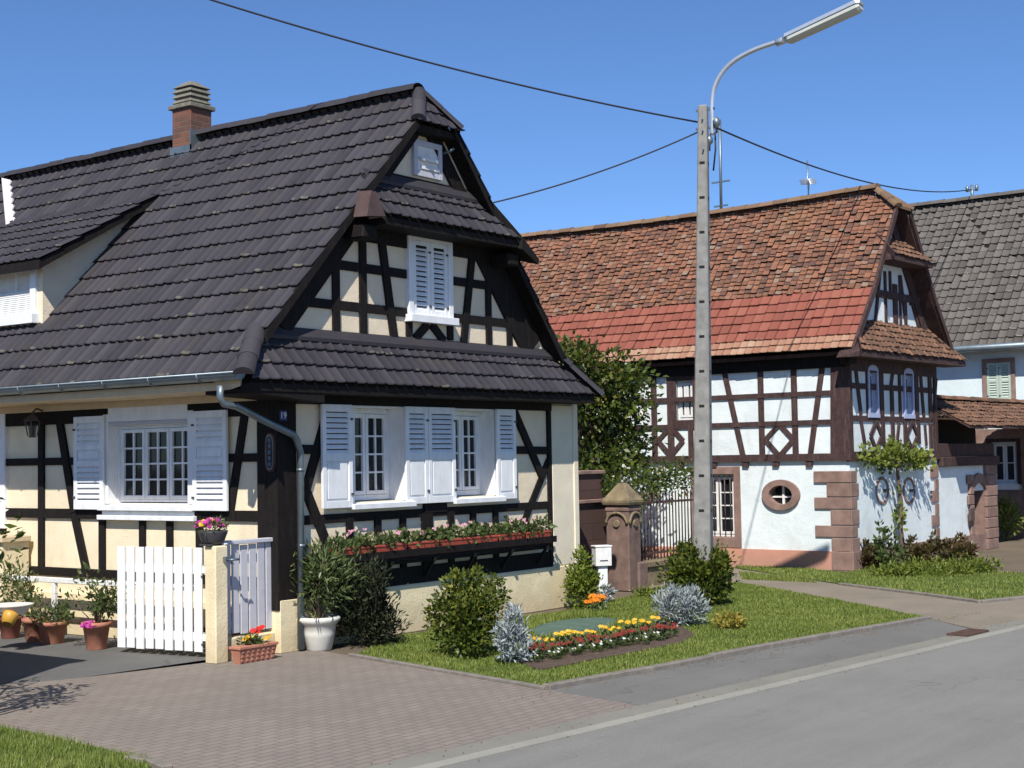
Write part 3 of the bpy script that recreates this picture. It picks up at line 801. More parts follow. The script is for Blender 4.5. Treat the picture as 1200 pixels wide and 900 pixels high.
# rafters along both verges and the attic rail
for sgn, S in ((-1, SL), (1, SR)):
    for zA, zB, ww in ((3.42, 4.9, 0.22 if sgn < 0 else 0.42), (5.1, 6.3, 0.10 if sgn < 0 else 0.2)):
        xa = RX + sgn * (RZ - 0.27 - zA) / S; xb = RX + sgn * (RZ - 0.27 - zB) / S
        tz(FG, xa - sgn * ww * 0.4, zA, xb - sgn * ww * 0.4, zB, ww, 0.035)
tz(FG, 1.2, 5.30, 4.0, 5.30, 0.10)
tz(FG, 1.9, 6.12, 3.1, 6.12, 0.22, 0.04)
clipT = [(Vector((RX, 0, RZ - 0.09)), Vector((-SL, 0, 1))), (Vector((RX, 0, RZ - 0.09)), Vector((SR, 0, 1)))]
mb.build('timber_frame', M_TIMBER, H1, clip=clipT)

# --- timbers of the long side
mb = MB()
c3 = dict(s=2.5, o=(0, 440))
tz(FL, 0.1, 2.60, LEN1, 2.60, 0.20, 0.03)
zA = FL.px(100, 440 + 250 / 2.5)[1]; zB = FL.px(100, 440 + 405 / 2.5)[1]; zC = FL.px(60, 440 + 573 / 2.5)[1]
tz(FL, 0.2, zA, WLh[0] - .1, zA, 0.09); tz(FL, WLh[1] + .1, zA, LEN1, zA, 0.09); tz(FL, 0.2, zB, LEN1, zB, 0.115); tz(FL, 0.2, zC, LEN1, zC, 0.10, 0.035)
for x, y0, y1, w_ in ((12, 100, 580, 0.09), (125, 100, 570, 0.105), (303, 100, 590, 0.10), (421, 410, 590, 0.09), (501, 410, 590, 0.09), (588, 405, 590, 0.09)):
    u = FL.px(x / 2.5, 440 + 400 / 2.5)[0]; z0 = zC if y1 > 500 else zB; z1 = 2.6 if y0 < 200 else zB
    tz(FL, u, z0, u, z1, w_)
tb(FL, 175, 110, 222, 400, 0.115, **c3); tb(FL, 222, 405, 258, 575, 0.11, **c3); tb(FL, 720, 110, 677, 400, 0.11, **c3)
for u in (5.6, 7.2, 8.8, 10.4, 12.0):
    tz(FL, u, zC, u, 2.6, 0.15); tz(FL, u + 0.25, zB, u + 0.75, 2.55, 0.13)
mb.build('timber_frame', M_TIMBER, H1)

# --- roof
nL = Vector((-SL, 0, 1)).normalized(); nRr = Vector((SR, 0, 1)).normalized()
vL = Vector((1, 0, SL)).normalized(); vR = Vector((-1, 0, SR)).normalized()
LL = math.hypot(RX - EX, SL * (RX - EX)); rows = 15; rl = LL / rows
LR = math.hypot(EXR - RX, SR * (EXR - RX)); rowsR = 15; rlR = LR / rowsR
low = 2
hipL = (Vector((EX, PY, 0)), Vector((-0.30 - EX, -PY, 0)).cross(Vector((0, 0, 1))).normalized())   # vertical plane through the left hip of the lower small roof
d_hl = Vector((-0.30 - EX, -PY, 0)).normalized()
n_hl = Vector((d_hl.y, -d_hl.x, 0))                 # points to +x -y side
d_hr = Vector((5.02 - EXR, -PY, 0)).normalized(); n_hr = Vector((-d_hr.y, d_hr.x, 0))
if n_hr.x > 0: n_hr = -n_hr
mb = MB()
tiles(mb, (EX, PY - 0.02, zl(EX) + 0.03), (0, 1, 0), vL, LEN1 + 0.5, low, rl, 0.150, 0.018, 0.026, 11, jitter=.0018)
low_me = mb
roof = low_me.build('roof', M_DARKTILE, H1, clip=[(Vector((EX, PY, 0)), n_hl)])
mb = MB()
p0 = Vector((EX, VY, zl(EX) + 0.03)) + vL * (low * rl)
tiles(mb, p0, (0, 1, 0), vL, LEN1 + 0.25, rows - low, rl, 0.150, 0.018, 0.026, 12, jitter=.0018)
hipn = Vector((0, -(RZ - 6.0) / 0.40, 1))
q0 = mb.build('roof_slope', M_DARKTILE, roof, clip=[(Vector((RX, VY + 0.30, RZ + 0.06)), Vector((0, -1.55, 1)))])
mb = MB()
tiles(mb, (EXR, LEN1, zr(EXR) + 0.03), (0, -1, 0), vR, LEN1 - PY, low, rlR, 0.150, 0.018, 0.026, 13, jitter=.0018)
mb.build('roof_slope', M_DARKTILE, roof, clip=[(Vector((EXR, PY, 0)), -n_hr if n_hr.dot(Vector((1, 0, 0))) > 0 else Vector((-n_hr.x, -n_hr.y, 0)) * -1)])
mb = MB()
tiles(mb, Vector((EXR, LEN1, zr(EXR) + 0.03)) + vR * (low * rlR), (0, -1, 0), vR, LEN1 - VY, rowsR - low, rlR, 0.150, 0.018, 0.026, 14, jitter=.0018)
mb.build('roof_slope', M_DARKTILE, roof, clip=[(Vector((RX, VY + 0.30, RZ + 0.06)), Vector((0, -1.55, 1)))])
# boarding under the tiles
mb = MB()
for (xa, xb, S, f) in ((EX + 0.02, RX, SL, zl), (EXR - 0.02, RX, SR, zr)):
    e = Vector((0, 0, 1))
    za, zb2 = f(xa), f(xb)
    mb.hexa([(xa, 0.12, za - 0.09), (xb, 0.12, zb2 - 0.09), (xb, LEN1, zb2 - 0.09), (xa, LEN1, za - 0.09), (xa, 0.12, za - 0.012), (xb, 0.12, zb2 - 0.012), (xb, LEN1, zb2 - 0.012), (xa, LEN1, za - 0.012)])
    zt = 6.02; xt = RX + (xa - RX) / abs(xa - RX) * (RZ - zt) / S; xm = RX + (xa - RX) / abs(xa - RX) * (RZ - 3.40) / S
    mb.hexa([(xm, VY + 0.045, 3.40 - 0.085), (xt, VY + 0.045, zt - 0.085), (xt, 0.119, zt - 0.085), (xm, 0.119, 3.40 - 0.085), (xm, VY + 0.045, 3.40 - 0.013), (xt, VY + 0.045, zt - 0.013), (xt, 0.119, zt - 0.013), (xm, 0.119, 3.40 - 0.013)])
mb.build('roof_boarding', M_TIMBER, roof)
# bargeboards
mb = MB()
for sgn, S in ((-1, SL), (1, SR)):
    for zA_, zB_ in ((3.36, 6.05),):
        xa = RX + sgn * (RZ - zA_) / S; xb = RX + sgn * (RZ - zB_) / S
        mb.hexa([(xa, VY, zA_ - 0.12), (xb, VY, zB_ - 0.12), (xb, VY + 0.04, zB_ - 0.12), (xa, VY + 0.04, zA_ - 0.12), (xa, VY, zA_ - 0.0), (xb, VY, zB_ - 0.0), (xb, VY + 0.04, zB_ - 0.0), (xa, VY + 0.04, zA_ - 0.0)])
mb.build('bargeboard', M_TIMBER, roof)
# ridge and hips
mb = MB(); cap_tiles(mb, (RX, LEN1, RZ + 0.07), (RX, VY + 0.30, RZ + 0.07), 0.13, 0.36, 5); mb.build('ridge_tiles', M_DARKTILE, roof)
HA = Vector((RX, VY + 0.30, RZ + 0.05)); zh = 5.98
hL = Vector((RX - (RZ - zh) / SL - 0.0, VY - 0.03, zh + 0.04)); hR = Vector((RX + (RZ - zh) / SR + 0.0, VY - 0.03, zh + 0.04))
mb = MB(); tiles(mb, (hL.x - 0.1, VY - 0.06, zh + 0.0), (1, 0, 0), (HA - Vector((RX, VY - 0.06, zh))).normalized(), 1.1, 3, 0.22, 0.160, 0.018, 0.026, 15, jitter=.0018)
nl = (HA - hL).cross(Vector((0, 0, 1))); nl.normalize(); nr_ = (HA - hR).cross(Vector((0, 0, 1))); nr_.normalize()
if nl.x > 0: nl = -nl
if nr_.x < 0: nr_ = -nr_
mb.build('half_hip', M_DARKTILE, roof, clip=[(hL, nl), (hR, nr_)])
mb = MB(); cap_tiles(mb, hL, HA, 0.09, 0.34, 6); cap_tiles(mb, hR, HA, 0.09, 0.34, 7); mb.build('hip_tiles', M_DARKTILE, roof)
mb = MB(); mb.box((hL.x + 0.02, VY + 0.03, zh - 0.10), (hR.x - 0.02, 0.1, zh - 0.02)); mb.build('hip_soffit', M_TIMBER, roof)


def pent(zt, ze, xl_t, xl_e, xr_t, xr_e, nrow, seed, nm):
    V = Vector((0, -PY, zt - ze)); Lr = V.length
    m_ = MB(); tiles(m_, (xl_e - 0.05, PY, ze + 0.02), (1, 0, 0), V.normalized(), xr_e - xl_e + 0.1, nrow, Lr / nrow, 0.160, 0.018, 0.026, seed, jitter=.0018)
    dl = Vector((xl_t - xl_e, -PY, 0)).normalized(); a_ = Vector((-dl.y, dl.x, 0)); dr = Vector((xr_t - xr_e, -PY, 0)).normalized(); b_ = Vector((dr.y, -dr.x, 0))
    o = m_.build(nm, M_DARKTILE, roof, clip=[(Vector((xl_e, PY, 0)), a_ if a_.x < 0 else -a_), (Vector((xr_e, PY, 0)), b_ if b_.x > 0 else -b_)])
    m_ = MB()
    e = 0.03
    m_.hexa([(xl_e + e, PY + 0.04, ze - 0.10), (xr_e - e, PY + 0.04, ze - 0.10), (xr_e - e, 0.01, ze - 0.10), (xl_e + e, 0.01, ze - 0.10),
             (xl_e + e, PY + 0.04, ze - 0.02), (xr_e - e, PY + 0.04, ze - 0.02), (xr_t - e, 0.0, zt - 0.05), (xl_t + e, 0.0, zt - 0.05)])
    m_.build('eave_boarding', M_TIMBER, roof)
    m_ = MB(); m_.hexa([(xl_t, -0.085, zt - 0.07), (xr_t, -0.085, zt - 0.07), (xr_t, -0.026, zt + 0.03), (xl_t, -0.026, zt + 0.03), (xl_t, -0.09, zt - 0.03), (xr_t, -0.09, zt - 0.03), (xr_t, -0.024, zt + 0.07), (xl_t, -0.024, zt + 0.07)])
    m_.build('flashing', M_DARKTILE, roof)


pent(3.37, 2.82, -0.30, EX, 5.02, EXR, 3, 21, 'gable_roof')
pent(5.26, 4.74, 1.37, 1.27, 3.50, 3.86, 3, 22, 'gable_roof')
# ears where the upper small roof runs out past the verges
q = [FG.pp(x, y, .455) for x, y in ((430, 253), (452, 253), (442, 226), (435, 223))]; mb = MB(); mb.hexa(q + [p + Vector((0.0, .20, .01)) for p in q]); mb.build('verge_flashing', M_COPPER, roof)
mb = MB(); mb.hexa([(3.84, PY - 0.005, 4.62), (4.18, PY - 0.005, 4.46), (4.05, VY, 4.52), (3.70, VY, 4.70), (3.84, PY - 0.005, 4.78), (4.20, PY - 0.005, 4.53), (4.08, VY, 4.60), (3.55, VY, 5.20)]); mb.build('verge_board', M_TIMBER, roof)
for q in ((1.0, 1.25, 4.46, 4.62), (3.70, 3.92, 4.42, 4.58)):
    mb = MB(); mb.fbox(FG, *q, 0.05, 0.34); mb.build('bracket', M_TIMBER, roof, bevel=0.02)
mb = MB(); cap_tiles(mb, FG.pp(285, 434, .47), (-0.33, -0.04, 3.42), 0.11, 0.33, 8, 0.8); mb.build('hip_tiles', M_DARKTILE, roof)
mb = MB(); cap_tiles(mb, (EXR + 0.02, PY - 0.02, zr(EXR) + 0.05), (5.05, -0.04, 3.44), 0.11, 0.33, 9); mb.build('hip_tiles', M_DARKTILE, roof)
# soffit and gutter of the long eave
mb = MB(); mb.box((EX + 0.03, -0.25, 2.74), (-0.03, LEN1, 2.80)); mb.box((EX + 0.02, -0.25, 2.801), (EX + 0.05, LEN1, 2.92)); mb.box((-0.06, 0.25, 2.66), (-0.031, LEN1, 2.739)); mb.build('soffit', M_SOFFIT, roof)
mb = MB(); mb.hexa([(EX + 0.06, PY + 0.05, 2.70), (0.30, PY + 0.05, 2.62), (0.30, 0.02, 2.62), (EX + 0.06, 0.3, 2.70), (EX + 0.06, PY + 0.05, 2.80), (0.30, PY + 0.05, 2.80), (0.30, 0.02, 2.80), (EX + 0.06, 0.3, 2.80)]); mb.build('corner_soffit', M_TIMBER, roof)
gx, gz_, gr = EX - 0.075, 2.90, 0.075
mb = MB(); vs_ = []; N_ = 9
for y in (-0.36, LEN1):
    for rr in (gr, gr - 0.012):
        for k in range(N_):
            q = math.pi + math.pi * k / (N_ - 1); vs_.append((gx + rr * math.cos(q), y, gz_ + rr * math.sin(q)))
fs = []
for k in range(N_ - 1):
    fs += [(k, k + 1, 2 * N_ + k + 1, 2 * N_ + k), (N_ + k, 3 * N_ + k, 3 * N_ + k + 1, N_ + k + 1)]
fs += [tuple(range(N_)), (0, 2 * N_, 3 * N_, N_), (N_ - 1, 2 * N_ - 1, 4 * N_ - 1, 3 * N_ - 1)]
mb.add(vs_, fs)
mb.tube([(gx - gr, -0.36, gz_), (gx - gr, LEN1, gz_)], 0.012, 6)
for y in np.arange(0.2, LEN1, 0.75):
    mb.tube([(gx + gr * math.cos(q) * 1.06, y, gz_ + gr * math.sin(q) * 1.06) for q in np.linspace(math.pi, 2 * math.pi, 7)], 0.010, 5)
mb.build('gutter', M_ZINC, H1)
mb = MB()
o1 = hit(258, 452, (gx, 0, 0), (1, 0, 0)); o2 = o1 + Vector((0.0, 0, -0.12))
pA = FG.pp(348, 513, 0.11); pB = FG.pp(352, 530, 0.10); pC = FG.pp(352, 690, 0.10)
mb.tube([o1, o2, o2 + Vector((0.03, -0.02, -0.06)), o2.lerp(pA, 0.2), o2.lerp(pA, 0.6), pA + Vector((-0.05, 0.0, 0.03)), pA + Vector((0.0, 0, -0.03)), pB, (pC.x, pC.y, 0.03)], 0.038, 12)
for z in (1.9, 1.1, 0.35): mb.lathe((pB.x, pB.y, z), [(0.046, 0), (0.046, 0.03)], 12)
mb.build('downpipe', M_ZINC, H1)

# --- chimney
cy = hit(225, 160, (RX, 0, 0), (1, 0, 0)).y; cw = 0.19; zc0 = hit(225, 125, (RX, 0, 0), (1, 0, 0)).z; zc1 = hit(225, 95, (RX, 0, 0), (1, 0, 0)).z; kc = (zc1 - zc0) / 0.57
mb = MB(); mb.box((RX - cw, cy - cw, 6.1), (RX + cw, cy + cw, zc0 - .02)); ch = mb.build('chimney', M_CHIM, roof, bevel=0.01)
ch['label'] = 'brick chimney with slatted concrete cap'
mb = MB()
mb.box((RX - cw - .04, cy - cw - .04, zc0 - .06), (RX + cw + .04, cy + cw + .04, zc0))
for i in range(3):
    z = zc0 + (.04 + i * 0.115) * kc
    mb.box((RX - cw + .03, cy - cw + .03, z - 0.04 * kc), (RX + cw - .03, cy + cw - .03, z))
    mb.hexa([(RX - cw, cy - cw, z), (RX + cw, cy - cw, z), (RX + cw, cy + cw, z), (RX - cw, cy + cw, z),
             (RX - cw + .02, cy - cw + .02, z + .075 * kc), (RX + cw - .02, cy - cw + .02, z + .075 * kc), (RX + cw - .02, cy + cw - .02, z + .075 * kc), (RX - cw + .02, cy + cw - .02, z + .075 * kc)])
z = zc0 + .385 * kc
mb.hexa([(RX - cw, cy - cw, z), (RX + cw, cy - cw, z), (RX + cw, cy + cw, z), (RX - cw, cy + cw, z), (RX - cw + .13, cy - cw + .13, z + .16 * kc), (RX + cw - .13, cy - cw + .13, z + .16 * kc), (RX + cw - .13, cy + cw - .13, z + .16 * kc), (RX - cw + .13, cy + cw - .13, z + .16 * kc)])
mb.box((RX - cw + .05, cy - cw + .05, z - .055 * kc), (RX + cw - .05, cy + cw - .05, z - .001))
mb.build('chimney_cap', M_CAP, roof, bevel=0.008)
mb = MB(); zr_ = RZ + .02; mb.box((RX - cw - .02, cy - cw - .02, zr_ - .32), (RX - cw - .004, cy + cw + .02, zr_ - .12)); mb.box((RX - cw - .02, cy - cw - .02, zr_ - .25), (RX + cw + .02, cy - cw - .004, zr_ + .09)); mb.build('chimney_flashing', M_ZINC, roof)

# --- shed dormer on the long slope
P0 = hit(50, 380, (RX, 0, RZ), nL); dx, dyv = P0.x, P0.y
ztop = hit(50, 303, (0, dyv, 0), (0, 1, 0)).z
PA = hit(155, 239, (RX, 0, RZ), nL)
dl_ = 4.5                                          # dormer runs this far along the roof
mb = MB()
mb.add([(dx, dyv, P0.z - 0.15), (dx, dyv, ztop), (PA.x - 0.02, dyv, zl(PA.x)), (dx, dyv + 0.08, P0.z - 0.15), (dx, dyv + 0.08, ztop), (PA.x - 0.02, dyv + 0.08, zl(PA.x))],
       [(0, 1, 2), (5, 4, 3), (0, 3, 4, 1), (1, 4, 5, 2), (0, 2, 5, 3)])
dor = mb.build('dormer', M_CREAM_G, H1); dor['label'] = 'shed dormer with white window'
mb = MB(); FD = Frame((dx, dyv, 0), (0, 1, 0), (-1, 0, 0))
wall_grid(mb, FD, 0.0801, dl_, P0.z - 0.15, ztop, [(0.16, 1.75, P0.z + 0.12, ztop - 0.05), (1.9, 3.5, P0.z + 0.12, ztop - 0.05)], -0.08, 0.001); mb.build('dormer_front', M_CREAM_G, dor)
sl_d = (zl(PA.x) - ztop) / (PA.x - dx); yv = dyv - 0.22; fx = dx - 0.20; fz = ztop - sl_d * 0.20 + 0.03
vD = Vector((1, 0, sl_d)).normalized(); LD = (PA.x - fx) / vD.x
mb = MB(); tiles(mb, (fx, yv, fz + 0.06), (0, 1, 0), vD, dl_ + 0.1, 6, LD / 6, 0.150, 0.018, 0.026, 31, jitter=.0018); mb.build('dormer_roof', M_DARKTILE, dor, clip=[(Vector((RX, 0, RZ + 0.015)), Vector((SL, 0, -1)))])
mb = MB(); mb.hexa([(fx + .01, yv + .02, fz - 0.08), (PA.x + .1, yv + .02, fz - 0.08 + sl_d * (PA.x + .09 - fx)), (PA.x + .1, dyv + dl_, fz - 0.08 + sl_d * (PA.x + .09 - fx)), (fx + .01, dyv + dl_, fz - 0.08),
                    (fx + .01, yv + .02, fz + 0.03), (PA.x + .1, yv + .02, fz + 0.03 + sl_d * (PA.x + .09 - fx)), (PA.x + .1, dyv + dl_, fz + 0.03 + sl_d * (PA.x + .09 - fx)), (fx + .01, dyv + dl_, fz + 0.03)]); mb.build('dormer_boarding', M_TIMBER, dor)
for u0 in (0.16, 1.9):
    u1 = u0 + 1.59; z0 = P0.z + 0.12; z1 = ztop - 0.05; mb = MB()
    for q in ((u0 - .06, u0 + .05, z0, z1), (u1 - .05, u1 + .06, z0, z1), (u0 - .06, u1 + .06, z1 - .04, z1 + .03)): mb.fbox(FD, *q, -0.05, 0.035)
    mb.fbox(FD, u0 - .10, u1 + .10, z0 - .10, z0 + .012, -0.05, 0.11)
    fr = mb.build('dormer_window', M_WHITE, dor)
    mb = MB(); zm = z0 + (z1 - z0) * 0.5
    for i in range(13):
        z = z0 + (zm - z0) * i / 13; mb.hexa([FD.P(u0, z, 0.0), FD.P(u1, z, 0.0), FD.P(u1, z, -0.03), FD.P(u0, z, -0.03), FD.P(u0, z + 0.032, -0.012), FD.P(u1, z + 0.032, -0.012), FD.P(u1, z + 0.032, -0.03), FD.P(u0, z + 0.032, -0.03)])
    mb.build('roller_blind', M_WHITEW, dor)
    mb = MB(); mb.fbox(FD, u0, u1, zm, z1, -0.045, -0.03); mb.build('pane', M_CURTAIN, dor)
    for k in (0.25, 0.5, 0.75): u = u0 + (u1 - u0) * k; mb = MB(); mb.fbox(FD, u - .012, u + .012, zm, z1, -0.03, -0.01); mb.build('glazing_bar', M_WHITEW, dor)
# sunlit tile edges of a raised verge, painted as a serrated white strip
fa = hit(8, 216, (RX, 0, RZ), nL); fb = hit(14, 276, (RX, 0, RZ), nL); mb = MB(); nstep = 8
for i in range(nstep):
    a_ = fa.lerp(fb, i / nstep) + nL * 0.03; b_ = fa.lerp(fb, (i + 1) / nstep) + nL * 0.03; d_ = Vector((0, -1, 0)) * (0.16 if i % 1 == 0 else .1)
    mb.hexa([a_, a_ + d_ * 1.05, b_ + d_ * 0.55, b_, a_ + nL * .10, a_ + d_ * 1.0 + nL * .03, b_ + d_ * .6 + nL * .03, b_ + nL * .10])
mb.build('lit_verge_strip', M_LITVERGE, roof)


# --- windows and shutters
def casement(F, parent, u0, u1, z0, z1, ncas, rows_, cols_, n_face=-0.10, casing=0.0, m=M_WHITE, curtain=True, swing=None, mp=M_GLASS, fw=0.045):
    """window set in its opening: frame with sashes, glazing bars, glass, curtains behind"""
    mb = MB(); f = fw
    for q in ((u0, u0 + f, z0, z1), (u1 - f, u1, z0, z1), (u0 + f, u1 - f, z1 - f, z1), (u0 + f, u1 - f, z0, z0 + f)): mb.fbox(F, *q, n_face - 0.06, n_face)
    wi = (u1 - u0 - 2 * f) / ncas; s = 0.045 if ncas < 3 else 0.042; pane = MB(); bars = MB()
    for i in range(ncas):
        a = u0 + f + i * wi + 0.004; b = a + wi - 0.008; c = z0 + f + .004; d = z1 - f - .004
        for q in ((a, a + s, c, d), (b - s, b, c, d), (a + s, b - s, d - s, d), (a + s, b - s, c, c + s)): mb.fbox(F, *q, n_face - 0.045, n_face + 0.012)
        pane.fbox(F, a + s, b - s, c + s, d - s, n_face - 0.025, n_face - 0.02)
        for k in range(1, cols_): u = a + s + (b - a - 2 * s) * k / cols_; bars.fbox(F, u - .011, u + .011, c + s, d - s, n_face - 0.0195, n_face + 0.002)
        for k in range(1, rows_): z = c + s + (d - c - 2 * s) * k / rows_; bars.fbox(F, a + s, b - s, z - .010, z + .010, n_face - 0.0195, n_face + 0.0005)
    w_ = mb.build('window', m, parent, bevel=0.004)
    pane.build('pane', mp, w_)
    if cols_ > 1 or rows_ > 1: bars.build('glazing_bars', m, w_)
    if curtain:
        g = np.random.default_rng(int(u0 * 100) + 5); cu = MB(); n_ = 40; V = []; Fc = []
        for side in (0, 1):
            ua = u0 + f if side == 0 else u1 - f; ub = ua + (u1 - u0) * (0.26 if side == 0 else -0.26)
            for i in range(n_):
                u = ua + (ub - ua) * i / n_; nn = n_face - 0.16 + 0.02 * math.sin(i * 1.1); uu = ua + (ub - ua) * (i + 1) / n_; nn2 = n_face - 0.16 + 0.02 * math.sin((i + 1) * 1.1)
                cu.add([F.P(u, z0 - .02, nn), F.P(uu, z0 - .02, nn2), F.P(uu, z1, nn2), F.P(u, z1, nn)], [(0, 1, 2, 3)], 0.5, True)
        cu.build('curtain', M_CURTAIN, w_)
    return w_


def shutter(F, parent, u0, u1, z0, z1, n0, lou=((0.52, 0.93),), pan=((0.07, 0.45),), m=M_WHITE, t=0.035, full=False):
    mb = MB(); s = 0.06; n1 = n0 + t; H = z1 - z0
    mb.fbox(F, u0, u0 + s, z0, z1, n0, n1); mb.fbox(F, u1 - s, u1, z0, z1, n0, n1)
    edges = [0.0] + sorted([v for q in lou + pan for v in q]) + [1.0]
    for a, b in zip(edges[::2], edges[1::2]): mb.fbox(F, u0 + s, u1 - s, z0 + a * H, z0 + b * H, n0, n1 - 0.001)
    for a, b in pan:
        mb.fbox(F, u0 + s, u1 - s, z0 + a * H, z0 + b * H, n0 + 0.006, n0 + 0.016)
        mb.fbox(F, u0 + s + .022, u1 - s - .022, z0 + a * H + .022, z0 + b * H - .022, n0 + 0.0165, n1 - 0.006)
    sh = mb.build('shutter', m, parent, bevel=0.003)
    for a, b in lou:
        mb = MB(); n = max(3, int((b - a) * H / 0.056)); st = (b - a) * H / n
        for i in range(n):
            z = z0 + a * H + i * st
            mb.hexa([F.P(u0 + s, z, n1 - .004), F.P(u1 - s, z, n1 - .004), F.P(u1 - s, z + .008, n1 - .002), F.P(u0 + s, z + .008, n1 - .002), F.P(u0 + s, z + st * .62, n0 + .006), F.P(u1 - s, z + st * .62, n0 + .006), F.P(u1 - s, z + st * .62 + .008, n0 + .012), F.P(u0 + s, z + st * .62 + .008, n0 + .012)])
        mb.build('louvres', m, sh)
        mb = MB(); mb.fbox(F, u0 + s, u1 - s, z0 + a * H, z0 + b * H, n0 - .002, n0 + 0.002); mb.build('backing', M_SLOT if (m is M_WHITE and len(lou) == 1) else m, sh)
    for k in (0.13, 0.86):
        mb = MB(); mb.fbox(F, u1 - .035, u1 + .004, z0 + k * H - .012, z0 + k * H + .012, n1 + .0005, n1 + .010); mb.build('hinge', M_IRON, sh)
    return sh


def reveal(F, parent, q, dep, cas, m, n1=0.03, sill=0.10, extra_top=0.0):
    """flat casing round an opening, lining, and a projecting sill"""
    u0, u1, z0, z1 = q; mb = MB()
    mb.fbox(F, u0 - cas, u0 + .025, z0, z1 + cas, -dep, n1); mb.fbox(F, u1 - .025, u1 + cas, z0, z1 + cas, -dep, n1); mb.fbox(F, u0 + .025, u1 - .025, z1 - .02, z1 + cas + extra_top, -dep, n1 - .001)
    o = mb.build('window_casing', m, parent, bevel=0.004)
    mb = MB(); mb.hexa([F.P(u0 - cas - .03, z0 - .075, sill), F.P(u1 + cas + .03, z0 - .075, sill), F.P(u1 + cas + .03, z0 - .06, -dep), F.P(u0 - cas - .03, z0 - .06, -dep), F.P(u0 - cas - .03, z0 - .015, sill), F.P(u1 + cas + .03, z0 - .015, sill), F.P(u1 + cas + .03, z0 + .012, -dep), F.P(u0 - cas - .03, z0 + .012, -dep)])
    mb.build('window_sill', m, o, bevel=0.004)
    return o


shx = [FG.px(x, 540, 0.05)[0] for x in (376, 411, 474, 500, 500.5, 532, 581, 603)]
zs1 = FG.px(395, 474, 0.06)[1]; zs0 = FG.px(395, 595.5, 0.06)[1]
for i in range(2):
    q = WG[i]; u0, u1 = shx[4 * i + 1], shx[4 * i + 2]
    reveal(FG, H1, (q[0], q[1], q[2], q[3]), 0.36, 0.05, M_WHITE, 0.025, 0.12)
    casement(FG, H1, q[0] + .026, q[1] - .026, q[2] + .013, q[3] - .021, 2, 4, 2, -0.20, fw=0.06)
for a_, b_ in ((0, 1), (2, 3), (4, 5), (6, 7)):
    shutter(FG, H1, shx[a_], shx[b_], zs0, zs1, 0.048)

# long side: three-leaf window, wide casing, shutters
q = (WLh[0], WLh[1], WLh[2], WLh[3] - 0.08)
reveal(FL, H1, q, 0.2, 0.07, M_WHITE, 0.04, 0.10, 0.12)
mb = MB(); zq = FL.px(180, 610, 0.05)[1]; mb.fbox(FL, q[0] - .08, q[1] + .08, zq + .05, q[2] - .08, -0.03, 0.045); mb.fbox(FL, q[0] - .12, q[1] + .12, zq, zq + .055, -0.03, 0.09); mb.build('window_apron', M_WHITE, H1, bevel=0.004)
casement(FL, H1, q[0] + .045, q[1] - .045, q[2] + .02, q[3] - .075, 3, 4, 2, -0.12, fw=0.03)
mb = MB(); mb.fbox(FL, q[0] + .0255, q[0] + .044, q[2], q[3] - .021, -0.2, -0.09); mb.fbox(FL, q[1] - .044, q[1] - .0255, q[2], q[3] - .021, -0.2, -0.09); mb.fbox(FL, q[0] + .045, q[1] - .045, q[3] - .074, q[3] - .021, -0.2, -0.09); mb.build('window_lining', M_WHITE, H1)
mb = MB(); mb.fbox(FL, q[0] + .03, q[1] - .03, q[3] - .06, q[3] - .022, -0.088, 0.02); mb.build('blind_box', M_GREYP, H1)
zs1 = FL.px(105, 488, 0.06)[1]; zs0 = FL.px(105, 597, 0.06)[1]
for xa, xb in ((122, 88), (267, 227)):
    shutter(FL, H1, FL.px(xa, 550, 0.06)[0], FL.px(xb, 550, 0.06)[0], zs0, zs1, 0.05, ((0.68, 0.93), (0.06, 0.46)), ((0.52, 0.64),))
mb = MB(); u = FL.px(5, 550, 0.05)[0]; mb.fbox(FL, u, u + 1.3, zs0 - .25, zs1 + .12, -0.02, 0.05); mb.build('door_casing', M_WHITE, H1, bevel=0.006)
mb = MB(); mb.fbox(FL, u + .14, u + 1.16, zs0 - .2, zs1, 0.051, 0.06); mb.build('door', M_GREYP, H1)

# upper gable window with closed louvred shutters, attic hatch
uA, zt_ = FG.px(478, 272, 0.05); uB, _z = FG.px(530, 290, 0.05); zb_ = FG.px(500, 370, 0.05)[1]; zt_ = FG.px(503, 274, 0.05)[1]
mb = MB(); c_ = 0.085
for qq in ((uA, uA + c_, zb_, zt_), (uB - c_, uB, zb_, zt_), (uA + c_, uB - c_, zt_ - .10, zt_)): mb.fbox(FG, *qq, -0.02, 0.06)
mb.fbox(FG, uA - .03, uB + .03, zb_ - .09, zb_ - .002, -0.02, 0.12); cas = mb.build('window_casing', M_WHITE, H1, bevel=0.004)
um = (uA + uB) / 2
for a_, b_ in ((uA + c_ + .003, um - .003), (um + .003, uB - c_ - .003)):
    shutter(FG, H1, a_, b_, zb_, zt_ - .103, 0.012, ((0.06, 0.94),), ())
uA, uB = FG.px(485, 190, 0.04)[0], FG.px(518, 200, 0.04)[0]; zt_ = FG.px(500, 166, 0.04)[1]; zb_ = FG.px(500, 208, 0.04)[1]
mb = MB(); c_ = 0.07
for qq in ((uA, uA + c_, zb_, zt_), (uB - c_, uB, zb_, zt_), (uA + c_, uB - c_, zt_ - c_, zt_), (uA + c_, uB - c_, zb_, zb_ + c_)): mb.fbox(FG, *qq, -0.02, 0.05)
mb.build('hatch_frame', M_GREYP, H1, bevel=0.004)
